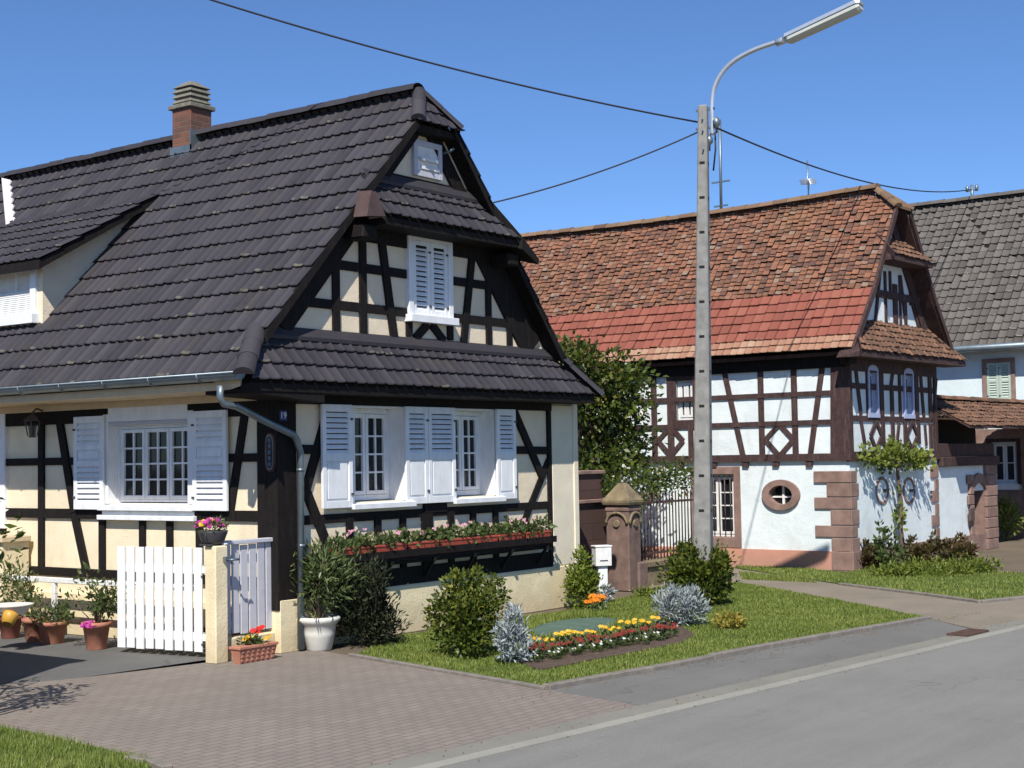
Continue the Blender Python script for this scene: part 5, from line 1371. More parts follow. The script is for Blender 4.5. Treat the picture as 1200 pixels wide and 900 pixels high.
for qd in ((wq[0] - .1, wq[0], wq[2] - .02, wq[3] + .08), (wq[1], wq[1] + .1, wq[2] - .02, wq[3] + .08), (wq[0], wq[1], wq[3], wq[3] + .079)): mb.fbox(F3, *qd, -.06, .03)
mb.build('window_casing', M_TIMBER2, H3)
mb = MB(); mb.fbox(F3, wq[0] - .05, wq[1] + .05, wq[2] - .13, wq[2] - .001, -.06, .10); mb.build('window_sill', M_WHITE, H3)
for vv in (0, 3.2, -2.6):
    a, b = wq2[0] + vv, wq2[1] + vv; um = (a + b) / 2; c_ = .09
    mb = MB()
    for qd in ((a, a + c_, wq2[2], wq2[3]), (b - c_, b, wq2[2], wq2[3]), (a + c_, b - c_, wq2[3] - c_, wq2[3]), (a - .05, b + .05, wq2[2] - .08, wq2[2] - .001)): mb.fbox(F3, *qd, -.02, .05)
    mb.build('window_casing', M_STONE, H3)
    for p_, r_ in ((a + c_ + .005, um - .003), (um + .003, b - c_ - .005)): shutter(F3, H3, p_, r_, wq2[2] + .01, wq2[3] - c_ - .01, .003, ((.08, .48), (.54, .94)), (), m=M_SHUTG)
V = dirw(3.6 + .35, 0, r3 - e3 + .2); nr3 = 21
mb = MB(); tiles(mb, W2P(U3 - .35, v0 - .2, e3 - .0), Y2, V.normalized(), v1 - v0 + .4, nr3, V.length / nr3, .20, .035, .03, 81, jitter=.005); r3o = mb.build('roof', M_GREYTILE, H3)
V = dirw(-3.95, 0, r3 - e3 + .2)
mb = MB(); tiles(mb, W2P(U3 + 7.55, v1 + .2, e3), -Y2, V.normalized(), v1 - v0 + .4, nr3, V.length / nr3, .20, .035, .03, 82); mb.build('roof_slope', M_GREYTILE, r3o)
q = Loc()
for s_ in (1, -1):
    X_ = (lambda x: U3 + x) if s_ == 1 else (lambda x: U3 + 7.2 - x)
    q.hexa([(X_(-.33), v0 - .15, e3 - .09), (X_(3.6), v0 - .15, r3 + .12), (X_(3.6), v1 + .15, r3 + .12), (X_(-.33), v1 + .15, e3 - .09), (X_(-.33), v0 - .15, e3 - .03), (X_(3.6), v0 - .15, r3 + .17), (X_(3.6), v1 + .15, r3 + .17), (X_(-.33), v1 + .15, e3 - .03)])
q.build('roof_boarding', M_TIMBER, r3o)
mb = MB(); cap_tiles(mb, W2P(U3 + 3.6, v0 - .2, r3 + .26), W2P(U3 + 3.6, v1 + .2, r3 + .26), .14, .36, 83); mb.build('ridge_tiles', M_GREYTILE, r3o)
mb = MB(); mb.tube([W2P(U3 - .42, v0 - .2, e3 - .03), W2P(U3 - .42, v1 + .2, e3 - .03)], .085, 10); mb.build('gutter', M_ZINC, H3)

# ------------------------------------------------------------------ utility pole, lamp, cables
def at_depth(x, y, d):
    r = ray(x, y); return Vector(CAM + r * (d / (MC @ r)[2]))


PD = 19.3
pp_ = at_depth(824.3, 720, PD); PB = Vector((pp_.x, pp_.y, 0)); zt = at_depth(824, 124, PD).z
PO = thing('utility_pole', 'tall tapering concrete utility pole with notches carrying a curved street lamp arm', 'utility pole', tuple(PB))
mb = MB(); wb_, wt_ = 0.155, 0.075
rot = Matrix.Rotation(R(20), 3, 'Z')
c8 = lambda w_, z: [PB + rot @ Vector((sx * w_, sy * w_ * .8, 0)) + Vector((0, 0, z)) for sx, sy in ((-1, -1), (1, -1), (1, 1), (-1, 1))]
LT = at_depth(824, 124, PD) - PB; LT.z = 0; mb.hexa(c8(wb_, 0) + [p + LT for p in c8(wt_, zt)]); mb.build('shaft', M_CONC, PO, bevel=0.015)
mb = MB()
# climbing slots, on the two faces turned to the street
for i in range(18):
    z = 1.25 + i * .46
    if z > zt - .5: break
    w_ = wb_ + (wt_ - wb_) * z / zt; lean = LT * (z / zt)
    f = rot @ Vector((0, -w_ * .8, 0)); s_ = rot @ Vector((1, 0, 0)) * .045; o_ = rot @ Vector((0, -1, 0)) * .003
    for sg in (1, -1):
        g_ = f * sg; oo = o_ * sg; p = PB + lean + g_ + Vector((0, 0, z)); mb.add([p - s_ + oo, p + s_ + oo, p + s_ + oo + Vector((0, 0, .035)), p - s_ + oo + Vector((0, 0, .035))], [(0, 1, 2, 3)])
    f = rot @ Vector((-w_, 0, 0)); s_ = rot @ Vector((0, 1, 0)) * .035; o_ = rot @ Vector((-1, 0, 0)) * .003
    p = PB + lean + f + Vector((0, 0, z)); mb.add([p - s_ + o_, p + s_ + o_, p + s_ + o_ + Vector((0, 0, .035)), p - s_ + o_ + Vector((0, 0, .035))], [(0, 1, 2, 3)])
mb.build('climbing_slots', M_BLACK, PO)
# lamp arm lies in the vertical plane through the pole at right angles to the street
dA = Vector((0.10, -1, 0)).normalized(); nA = Vector((dA.y, -dA.x, 0)); off = PB + nA * 0.02
arm_px = [(834.5, 158), (834.5, 140), (834.7, 116), (838, 100), (847, 84), (862, 70), (886, 57.5), (916, 47.5)]
arm = [hit(x, y, off, nA) for x, y in arm_px]
h0, h1 = hit(919, 47, off, nA), hit(1010, 4.5, off, nA)
cr_ = lambda a, b, c, d, t: 0.5 * ((2 * b) + (c - a) * t + (2 * a - 5 * b + 4 * c - d) * t * t + (3 * b - a - 3 * c + d) * t ** 3)
arm_s = [cr_(arm[max(i - 1, 0)], arm[i], arm[i + 1], arm[min(i + 2, len(arm) - 1)], k / 5) for i in range(len(arm) - 1) for k in range(5)] + [arm[-1]]
mb = MB(); mb.tube(arm_s, .032, 12); mb.build('lamp_arm', M_ALU, PO)
hd = (h1 - h0).normalized(); hs = hd.cross(Vector((0, 0, 1))).normalized(); hu = hs.cross(hd); HL = (h1 - h0).length


def trough(a, b, prof, tp=.9):
    n = len(prof); m_ = MB(); st = [(0, tp * .7), (.04, tp), (.96, 1), (1, .8)]; vs_ = []
    for t, s_ in st:
        c = a.lerp(b, t); vs_ += [c + hs * (x * s_) + hu * (y * s_) for x, y in prof]
    fs = []
    for j in range(len(st) - 1):
        for k in range(n): fs.append((j * n + k, j * n + (k + 1) % n, (j + 1) * n + (k + 1) % n, (j + 1) * n + k))
    fs += [tuple(range(n))[::-1], tuple(range((len(st) - 1) * n, len(st) * n))]
    m_.add(vs_, fs); return m_


lh = trough(h0, h1, [(-.12, 0.0), (-.11, .05), (-.05, .075), (.05, .075), (.11, .05), (.12, 0.0)]).build('lamp_head', M_ALU, PO)
trough(h0 + hd * .03, h1 - hd * .02, [(.108, -.004), (.105, -.05), (.06, -.085), (-.06, -.085), (-.105, -.05), (-.108, -.004)]).build('diffuser', M_DIFF, lh)
mb = MB(); mb.tube([arm[-1] - hd * .08, h0 + hd * .05], .05, 10); mb.build('lamp_socket', M_ALU, PO)
mb = MB()
for y in (128, 150): c = hit(829, y, off, nA); mb.bar(c - dA * .16, c + dA * .10, .05, .03)
for (x, y) in ((839.5, 142), (831, 163)):
    c = hit(x, y, off, nA); mb.lathe(c - Vector((0, 0, .08)), [(.015, -.08), (.02, 0), (.05, .03), (.055, .08), (.03, .12), (.01, .14)], 10)
for q_ in (-.25, .0, .15): mb.tube([PB + LT + Vector((-.10, -.03, zt - .35 + q_)), PB + LT + Vector((.14, .02, zt - .35 + q_))], .012, 6)
mb.build('brackets', M_ZINC, PO)
mb = MB(); c = [hit(x, y, off, nA) for x, y in ((838, 155), (838.5, 175), (836, 200))]; mb.tube(c, .012, 6); mb.build('feed_cable', M_CABLE, PO)


def cable(name, A, B, sagd, r, label, n=24):
    A = Vector(A); B = Vector(B); mb = MB()
    mb.tube([A.lerp(B, i / n) - Vector((0, 0, 4 * sagd * (i / n) * (1 - i / n))) for i in range(n + 1)], r, 6)
    o = mb.build(name, M_CABLE, at=tuple(A)); return tag(o, label, 'cable', 'overhead cables')


PT = at_depth(817.5, 143, PD); PT2 = at_depth(817.5, 155, PD); PT3 = at_depth(838, 149, PD)
QA = at_depth(90, -52, 17.0)
cable('overhead_cable', PT, QA, 0.16, .012, 'black overhead cable running from the pole top over the near roof, upper left')
cable('overhead_cable', PT2, (3.55, .3, 5.17), .10, .010, 'thin black cable from the pole to the gable of the near house')
r3m = hit(1139, 222, F3.O + X2 * 3.6, -X2)
cable('overhead_cable', PT3, r3m, .35, .013, 'black cable sagging from the pole to the ridge of the grey roofed house')
mb = MB(); mb.tube([r3m - Vector((0, 0, .5)), r3m + Vector((0, 0, .12))], .035, 8); mb.lathe(r3m + Vector((0, -.12, -.05)), [(.03, 0), (.05, .05), (.05, .12), (.02, .16)], 8); mb.lathe(r3m + Vector((0, .12, -.05)), [(.03, 0), (.05, .05), (.05, .12), (.02, .16)], 8); mb.bar(r3m + Vector((0, -.16, -.03)), r3m + Vector((0, .16, -.03)), .04, .03)
tag(mb.build('cable_bracket', M_ZINC, at=tuple(r3m)), 'short steel cable bracket with insulators on the grey roof ridge', 'cable bracket')

# roof mast and aerial on the farmhouse ridge
rm = hit(845, 246, W2P(RX2, 0, 0), -X2); mt = hit(843.4, 140, W2P(RX2, 0, 0), -X2)
RM = thing('roof_mast', 'thin steel mast with cross arms on the farmhouse ridge behind the pole', 'mast', tuple(rm))
mb = MB(); mb.tube([rm - Vector((0, 0, .25)), mt], .028, 8); mb.build('pole', M_ZINC, RM)
mb = MB(); c = rm.lerp(mt, .31); mb.bar(c - Y2 * .2, c + Y2 * .2, .03, .03); mb.bar(rm - Y2 * .15 + Vector((0, 0, .08)), rm + Y2 * .15 + Vector((0, 0, .08)), .04, .03); mb.build('cross_arm', M_ZINC, RM)
am = hit(948, 236, W2P(RX2, 0, 0), -X2); at_ = hit(946, 188, W2P(RX2, 0, 0), -X2)
AN = thing('television_aerial', 'small television aerial with short elements on the farmhouse ridge', 'aerial', tuple(am))
mb = MB(); mb.tube([am - Vector((0, 0, .2)), at_], .015, 6); mb.build('mast', M_ZINC, AN)
mb = MB(); c = am.lerp(at_, .48)
mb.bar(c - Y2 * .10 - X2 * .2, c + Y2 * .1 + X2 * .25, .02, .02)
for k in range(6): p = c + (Y2 * .1 + X2 * .225) * (k / 2.5 - 1); mb.tube([p - Y2 * .14 + X2 * .05, p + Y2 * .14 - X2 * .05], .008, 5); mb.tube([p - Vector((0, 0, .10)), p + Vector((0, 0, .10))], .008, 5)
mb.tube([am + Vector((0, 0, .05)) - Y2 * .2, am + Vector((0, 0, .12)) + Y2 * .15], .010, 5); mb.build('elements', M_ALU, AN)

# ------------------------------------------------------------------ gate post, gates, wall stubs by the near house
gp = GR(253, 779); pillar_x1 = gp.x + .17; pz = FG.px(253, 640, -gp.y)[1]
GPW = thing('gate_pillar', 'cream plastered gate pillar with low wall running to the house corner', 'pillar', tuple(gp))
mb = MB(); mb.box((gp.x, gp.y, 0), (pillar_x1, gp.y + .16, pz)); mb.build('pillar', M_PLINTH, GPW, bevel=0.012)
yw = gp.y + .06
lwz = FG.px(290, 745, -yw)[1]; xs = FG.px(322, 720, -yw)[0]; xe = FG.px(351, 730, -yw)[0]; hz = FG.px(335, 698, -yw)[1]
mb = MB(); mb.box((pillar_x1 + .001, yw, 0), (xs, yw + .15, lwz)); mb.box((xs + .001, yw - .003, 0), (xe, -.052 if yw < -.1 else yw + .16, hz)); mb.build('low_wall', M_PLINTH, GPW, bevel=0.012)


def slat_gate(name, F, u0, u1, z0, z1, n, rails, m, label, tw=.75, hinge=None, toprail=None, n1=.02):
    o = thing(name, label, 'gate', tuple(F.P(u0, 0, 0))); st = (u1 - u0) / n; g = np.random.default_rng(n); mb = MB()
    for i in range(n):
        a = u0 + i * st; j = g.normal(0, .004); mb.fbox(F, a + st * (1 - tw) / 2, a + st * (1 + tw) / 2, z0 + j, z1 + j * .5, 0, n1 + .001 * (i % 2))
    mb.build('slats', m, o, bevel=.003)
    for z in rails: mb = MB(); mb.fbox(F, u0 + .01, u1 - .01, z - .045, z + .045, -.03, -.001); mb.build('rail', m, o)
    if toprail: mb = MB(); mb.fbox(F, u0 - .02, u1 + .02, z1 + .006, z1 + .05, -.03, .05); mb.build('top_rail', m, o, bevel=.006)
    if hinge is not None:
        for z in rails: mb = MB(); mb.fbox(F, min(hinge, hinge + .09), max(hinge, hinge + .09), z - .035, z + .035, .0225, .03); mb.fbox(F, hinge - .012, hinge + .012, z - .06, z + .06, .0305, .045); mb.build('hinge', m, o)
    return o


ga = GR(239.5, 771); gb = GR(138, 764.5)
FGt = Frame((gb.x, gb.y, 0), tuple((ga - gb).normalized()), tuple(Vector((-(ga - gb).y * -1, -(ga - gb).x, 0)).normalized()))
gl = (ga - gb).length
if FGt.N.dot(Vector(CAM) - FGt.O) < 0: FGt.N = -FGt.N
zg1 = FGt.px(190, 641)[1]; zr_1 = FGt.px(190, 666)[1]; zr_2 = FGt.px(190, 744)[1]
slat_gate('garden_gate', FGt, 0, gl, .06, zg1, 9, (zr_1, zr_2), M_WHITE, 'white picket garden gate with nine slats in full sun', .80, gl - .005)
xg1 = xs + .02
FP = Frame((0, yw + .06, 0), (1, 0, 0), (0, -1, 0))
z_a = FP.px(295, 637)[1]
gs = slat_gate('side_gate', FP, pillar_x1 + .02, xs + .03, lwz + .03, z_a, 6, (lwz + .2, z_a - .15), M_GREYP, 'grey-white slatted side gate between cream pillar and house corner', .82, None, True)
mb = MB(); p = Vector((pillar_x1 - .01, gp.y - .02, z_a - .13)); mb.box(tuple(p - Vector((.06, .02, .02))), tuple(p + Vector((.03, .02, .03)))); mb.tube([p + Vector((-.03, -.02, 0)), p + Vector((-.03, -.08, 0)), p + Vector((.06, -.09, .0))], .012, 6); mb.build('latch', M_ZINC, GPW)

# parapet stub and white rail at far left
st1 = FL.px(20, 650, .25)
SP = thing('stair_parapet', 'cream stair parapet with projecting coping at the left edge', 'parapet', (-.25, st1[0], 0))
zc = FL.px(10, 628, .25)[1]
mb = MB(); mb.box((-.42, st1[0] + .04, 0), (-.06, st1[0] + 2.0, zc - .07)); mb.build('wall', M_PLINTH, SP)
mb = MB(); mb.box((-.47, st1[0] - .01, zc - .069), (-.055, st1[0] + 2.0, zc)); mb.build('coping', M_SOFFIT, SP, bevel=.008)
HR = thing('handrail', 'white painted rail on posts along the cream plinth', 'handrail', (-.3, 1.5, 0))
FR = Frame((-.30, 0, 0), (0, 1, 0), (-1, 0, 0)); za = FR.px(136, 684)[1]
mb = MB(); mb.fbox(FR, .9, 5.2, za - .03, za + .03, -.03, .03); mb.build('rail', M_WHITEW, HR, bevel=.006)
for x in (64, -40):
    u = FR.px(x, 720)[0]; mb = MB(); mb.fbox(FR, u - .03, u + .03, 0, za - .031, -.025, .025); mb.build('post', M_WHITEW, HR, bevel=.005)
mb = MB(); mb.box((-.075, .4, .16), (-.052, 5, .22)); tag(mb.build('plinth_batten', M_TIMBER2, H1))

# lantern on the long side
lc_ = FL.px(38, 500, .2)
LN = thing('wall_lantern', 'small black wall lantern with glass sides below the eave', 'lantern', tuple(FL.P(lc_[0], lc_[1], .2)))
c = FL.P(lc_[0], lc_[1], .2); mb = MB()
for a in range(4):
    q0_, q1_ = math.pi / 4 + a * math.pi / 2, math.pi / 4 + (a + 1) * math.pi / 2
    mb.bar(c + Vector((.055 * math.cos(q0_), .055 * math.sin(q0_), -.11)), c + Vector((.085 * math.cos(q0_), .085 * math.sin(q0_), .07)), .014, .014)
mb.lathe(c, [(.13, .07), (.12, .085), (.05, .13), (.02, .15), (.012, .18)], 4, smooth=False); mb.lathe(c, [(.05, -.13), (.06, -.11)], 4, smooth=False)
mb.tube([c + Vector((0, 0, .17)), c + Vector((.06, 0, .22)), c + Vector((.20, 0, .17))], .012, 6); mb.build('frame', M_IRON, LN)
mb = MB(); mb.lathe(c, [(.045, -.108), (.07, .068)], 4, smooth=False); mb.build('glass', M_GLASS, LN)

# ------------------------------------------------------------------ pots and flower boxes
G_ = np.random.default_rng(99)


def pot(name, label, cat, p, r, h, m, rim=True, prof=None, group=None):
    o = thing(name, label, cat, tuple(p), group); mb = MB()
    pr_ = prof or [(r * .66, 0), (r * .70, .01), (r * .95, h * .82), (r * 1.06, h * .83), (r * 1.08, h * .99), (r * 1.0, h), (r * .95, h * .93)]
    mb.lathe(p, pr_, 24); mb.build('pot', m, o)
    mb = MB(); mb.lathe(Vector(p) + Vector((0, 0, h * .88)), [(r * .93, 0), (r * .9, .012)], 16); mb.build('soil', M_SOIL, o)
    return o


def flowers(name, m, parent, C, size, seed, up=(-.5, -.4, .8), npet=5):
    V, Fc = petals([np.array(c) for c in C], size, seed, up, npet); g = np.random.default_rng(seed)
    return link(name, mesh_np(name, V, Fc, m, g.uniform(0, 1, len(Fc))), parent)


def cloud(c, r, n, seed):
    g = np.random.default_rng(seed); d = g.normal(size=(n, 3)); d /= np.linalg.norm(d, axis=1, keepdims=True); d[:, 2] = np.abs(d[:, 2]) * .8
    return np.array(c) + d * np.array(r) * g.uniform(.75, 1.05, (n, 1))


# terracotta pot with the tall leafy shrub beside the gate
p = GR(113, 761); o = pot('flower_pot', 'terracotta pot with a tall leafy shrub and magenta flowers trailing over its rim', 'flower pot', p, .15, .30, M_TERRA)
mb = MB(); tips = [p + Vector((G_.normal(0, .17), G_.normal(0, .14), .45 + G_.uniform(0, .42))) for _ in range(12)]; stems(mb, p + Vector((0, 0, .26)), tips, .008, G_); mb.build('stems', M_BARK, o)
foliage('leaves', M_POTLEAF, o, [((t.x, t.y, t.z - .08), (.11, .11, .15)) for t in tips], 620, .062, .5, 201, shell=.15, clump=4, spread=.3)
flowers('blossoms', M_PETALM, o, cloud(p + Vector((-.13, -.03, .26)), (.07, .09, .07), 26, 3), .028, 4)
p = GR(62, 754); o = pot('flower_pot', 'plain terracotta pot with low bushy green plant', 'flower pot', p, .165, .25, M_TERRA)
foliage('leaves', M_POTLEAF, o, [((p.x, p.y, .30), (.19, .19, .12)), ((p.x + .02, p.y - .14, .34), (.08, .09, .1))], 900, .045, .35, 202, shell=.2, clump=6, spread=.25, up=.8)
flowers('blossoms', M_PETALP, o, cloud(p + Vector((0, .1, .3)), (.08, .08, .1), 8, 7), .02, 5)
p = GR(40, 752); o = pot('flower_pot', 'weathered terracotta pot with upright leggy shoots left of the bushy pot', 'flower pot', p + Vector((.0, .0, 0)), .13, .27, M_TERRA)
mb = MB(); tips = [p + Vector((G_.normal(0, .08), G_.normal(.05, .12), .4 + G_.uniform(0, .5))) for _ in range(7)]; stems(mb, p + Vector((0, 0, .2)), tips, .006, G_); mb.build('stems', M_BARK, o)
foliage('leaves', M_POTLEAF, o, [((t.x, t.y, t.z - .1), (.07, .07, .16)) for t in tips], 320, .05, .5, 203, shell=.1, clump=4, spread=.35)
p = GR(12, 748); o = pot('flower_pot', 'dark brown pot in shade at the left edge with reddish green plant', 'flower pot', p, .14, .26, M_TERRAD)
foliage('leaves', M_POTLEAF, o, [((p.x, p.y, .62), (.16, .18, .28)), ((p.x, p.y, .38), (.1, .1, .15))], 520, .06, .4, 204, shell=.1, clump=5, spread=.3)
# white dish with ochre cups on a stand
p = GR(12, 762); o = thing('plant_stand', 'white dish on a stand with two tilted ochre cups at the left edge', 'plant stand', tuple(p))
zd = hit(10, 709, p, (1, 0, 0)).z; c = Vector((p.x, p.y, 0))
mb = MB(); mb.lathe(c, [(.16, zd - .10), (.17, zd - .09), (.18, zd - .06), (.24, zd - .005), (.25, zd + .012), (.23, zd + .006), (.05, zd - .04)], 24); mb.build('dish', M_WHITEPOT, o)
for sy in (-.16, .14):
    mb = MB(); a = c + Vector((-.10, sy, zd - .08)); d = Vector((-.25, -.12, -.35)).normalized(); mb.tube([a, a + d * .03, a + d * .13], [.085, .085, .06], 12); mb.build('cup', M_YELLOWPOT, o)
# the pot and little lantern on top of the pillar
p = Vector((gp.x + .07, gp.y + .06, pz + .012)); o = thing('flower_bowl', 'dark flower bowl with magenta and orange daisies on top of the cream pillar', 'flower bowl', tuple(p)); mb = MB()
mb.box((p.x - .10, p.y - .02, pz + .001), (p.x + .10, p.y + .14, pz + .02)); mb.lathe(p + Vector((0, .05, .008)), [(.10, 0), (.115, .02), (.15, .115), (.15, .13), (.135, .12)], 20); mb.build('bowl', M_DARKPOT, o)
foliage('leaves', M_POTLEAF, o, [((p.x, p.y + .05, p.z + .17), (.16, .16, .07))], 260, .04, .4, 205, shell=.2, clump=5)
flowers('blossoms', M_PETALM, o, cloud(p + Vector((-.02, .08, .17)), (.14, .15, .10), 24, 13), .036, 6, npet=8); flowers('yellow_blossoms', M_PETALY, o, cloud(p + Vector((-.05, .1, .18)), (.08, .08, .09), 6, 14), .03, 9, npet=8)
p = Vector((pillar_x1 - .02, gp.y + .03, pz)); o = thing('candle_lantern', 'tiny white candle lantern beside the flower bowl on the pillar', 'lantern', tuple(p)); mb = MB(); mb.lathe(p + Vector((0, 0, .001)), [(.03, 0), (.035, .01), (.035, .02)], 6)
mb.lathe(p + Vector((0, 0, .11)), [(.035, 0), (.03, .015), (.01, .04), (.006, .06)], 6)
for k in range(4): a = k * math.pi / 2; q = p + Vector((.028 * math.cos(a), .028 * math.sin(a), .02)); mb.bar(q, q + Vector((0, 0, .09)), .008, .008)
mb.build('frame', M_WHITE, o)
# terracotta trough by the low wall
a, b = GR(281, 780), GR(325, 772.5); d = (b - a).normalized(); nn = Vector((-d.y, d.x, 0)); L = (b - a).length
o = thing('terracotta_trough', 'terracotta trough with basket relief and red and yellow primroses on the paving', 'planter', tuple(a)); mb = MB()
f0 = .025; q = lambda u, v, z: a + d * u + nn * v + Vector((0, 0, z))
mb.hexa([q(f0, f0, 0), q(L - f0, f0, 0), q(L - f0, .11, 0), q(f0, .11, 0), q(0, 0, .15), q(L, 0, .15), q(L, .135, .15), q(0, .135, .15)])
mb.hexa([q(-.012, -.012, .150), q(L + .012, -.012, .150), q(L + .012, .147, .150), q(-.012, .147, .150), q(-.012, -.012, .178), q(L + .012, -.012, .178), q(L + .012, .147, .178), q(-.012, .147, .178)])
for i in range(7):
    for j in range(3):
        u = .05 + (L - .1) * i / 6; z = .025 + j * .042; s_ = (.15 - z) / .15 * f0; mb.hexa([q(u - .02, s_ - .008, z), q(u + .02, s_ - .008, z), q(u + .02, s_ + .02, z), q(u - .02, s_ + .02, z), q(u - .014, s_ - .010, z + .028), q(u + .014, s_ - .010, z + .028), q(u + .014, s_ + .01, z + .028), q(u - .014, s_ + .01, z + .028)])
mb.build('trough', M_TERRA, o, bevel=.004)
m_ = q(L / 2, .09, .2); foliage('leaves', M_POTLEAF, o, [((m_.x, m_.y, m_.z), (.15, .08, .06))], 300, .045, .5, 206, shell=.1, clump=5)
flowers('red_blossoms', M_PETALS, o, [tuple(q(L * .5, .08, .31)), tuple(q(L * .62, .08, .29)), tuple(q(L * .58, .1, .315)), tuple(q(L * .73, .08, .33)), tuple(q(L * .68, .1, .32)), tuple(q(L * .8, .1, .325))], .036, 15, npet=6)
flowers('yellow_blossoms', M_PETALY, o, [tuple(q(L * k, .07, z)) for k, z in ((.28, .24), (.36, .26), (.42, .25), (.33, .22), (.86, .22), (.92, .24), (.8, .21))], .034, 16, npet=6)
# oleander in the white pot, dark conifer next to it
p = GR(374, 762); r_ = .20; o = pot('potted_oleander', 'oleander bush in a round white pot at the house corner', 'potted plant', p, r_, .36, M_WHITEPOT, prof=[(.12, 0), (.135, .015), (.165, .15), (.17, .16), (.172, .19), (.185, .28), (.20, .285), (.235, .33), (.225, .355), (.20, .36), (.19, .33)])
mb = MB(); tips = [p + Vector((float(np.clip(G_.normal(.05, .14), -.18, .24)), float(np.clip(G_.normal(-.05, .14), -.24, .16)), .66 + G_.uniform(0, .4))) for _ in range(16)]; stems(mb, p + Vector((0, 0, .3)), tips, .011, G_); mb.build('stems', M_BARK, o)
foliage('leaves', M_OLEANDER, o, [((t.x, t.y, t.z - .05), (.14, .14, .17)) for t in tips] + [((p.x, p.y, .60), (.22, .22, .20))], 1800, .11, .2, 207, shell=.1, clump=7, spread=.35, up=.7)
p = GR(430, 757); o = thing('juniper_bush', 'dark bushy juniper with feathery upright shoots left of the boxwood', 'shrub', tuple(p))
mb = MB(); tips = [p + Vector((float(np.clip(G_.normal(0, .15), -.25, .25)), float(np.clip(G_.normal(-.05, .15), -.3, .2)), .35 + G_.uniform(0, .5))) for _ in range(16)]; stems(mb, p, tips, .014, G_); mb.build('stems', M_BARK, o)
foliage('foliage', M_JUNIPER, o, [((t.x, t.y, t.z - .1), (.09, .09, .2)) for t in tips] + [((p.x, p.y, .28), (.26, .26, .28)), ((p.x + .08, p.y - .12, .18), (.22, .18, .18))], 9000, .06, .3, 208, shell=.1, clump=10, spread=.3, up=.9, zmin=.01)

# geranium boxes in the planter rack
n_b = 7; bw_ = (pu1 - pu0) / n_b
pzr = FG.px(530, 645, 0.32)[1] - 0.04
names_pos = ['leftmost', 'second from the left', 'third from the left', 'middle', 'third from the right', 'second from the right', 'rightmost']
for i in range(n_b):
    u0, u1 = pu0 + i * bw_ + .015, pu0 + (i + 1) * bw_ - .015; um = (u0 + u1) / 2
    o = thing('geranium_box', f'red window box of pink geraniums, {names_pos[i]} of seven', 'window box', tuple(FG.P(um, pzr + .001, .2)), 'geranium boxes in the rack under the gable windows'); mb = MB()
    e = .02
    mb.hexa([FG.P(u0 + e, pzr + .001, .19), FG.P(u1 - e, pzr + .001, .19), FG.P(u1 - e, pzr + .001, .07), FG.P(u0 + e, pzr + .001, .07), FG.P(u0, pzr + .14, .205), FG.P(u1, pzr + .14, .205), FG.P(u1, pzr + .14, .055), FG.P(u0, pzr + .14, .055)])
    mb.fbox(FG, u0 - .008, u1 + .008, pzr + .1405, pzr + .165, .05, .211); mb.build('box', M_REDBOX, o, bevel=.004)
    mb = MB(); mb.fbox(FG, u0 + .02, u1 - .02, pzr + .1655, pzr + .17, .07, .19); mb.build('soil', M_SOIL, o)
    bl = [(tuple(FG.P(u0 + bw_ * k, pzr + .20 + G_.uniform(-.03, .03), .13)), (.085, .09, .075)) for k in (.12, .36, .62, .86)]
    foliage('leaves', M_POTLEAF, o, bl, 280, .06, .75, 300 + i, shell=.1, clump=5, spread=.32)
    C = [tuple(Vector(bl[int(G_.integers(4))][0]) + Vector((G_.normal(0, .06), G_.normal(0, .06),   .06 + G_.uniform(0, .07)))) for _ in range(5)]
    flowers('blossoms', M_PETALP, o, [c_ + np.array(d_) for c_ in map(np.array, C) for d_ in ((0, 0, 0), (.02, .01, .012), (-.018, .012, .01))], .015, 40 + i)

# ------------------------------------------------------------------ garden shrubs and flowers
def shrub(name, label, px, py, rx, rz, m, n, size, asp, seed, extra=(), cat='shrub', clump=9, up=.5, back=0.0, shell=.35, spread=.2, stem=True):
    p = GR(px, py) + Vector((.593 * 0 + .805, .593, 0)).normalized() * back * 1.0; p.z = 0
    o = thing(name, label, cat, tuple(p)); g = np.random.default_rng(seed)
    if stem:
        mb = MB(); stems(mb, p, [p + Vector((g.normal(0, rx * .4), g.normal(0, rx * .4), rz * g.uniform(.8, 1.6))) for _ in range(9)], .014, g); mb.build('stems', M_BARK, o)
    bl = [((p.x, p.y, rz), (rx, rx, rz))]
    for k in range(9):
        a = g.uniform(0, 2 * math.pi); bl.append(((p.x + rx * .62 * math.cos(a), p.y + rx * .62 * math.sin(a), rz * g.uniform(.45, 1.72)), (rx * .42, rx * .42, rz * .36)))
    for k in range(8 if rz > .15 else 0):
        a = g.uniform(0, 2 * math.pi); f_ = g.uniform(.2, 1.05); bl.append(((p.x + rx * f_ * math.cos(a), p.y + rx * f_ * math.sin(a), rz * (2.15 - .75 * f_) * g.uniform(.85, 1.1)), (rx * .17, rx * .17, rz * .30)))
    for (dx_, dy_, dz_, r1, r2) in extra: bl.append(((p.x + dx_, p.y + dy_, dz_), (r1, r1, r2)))
    foliage('foliage', m, o, bl, n, size, asp, seed, shell=shell, clump=clump, spread=spread, up=up, zmin=.01)
    return o


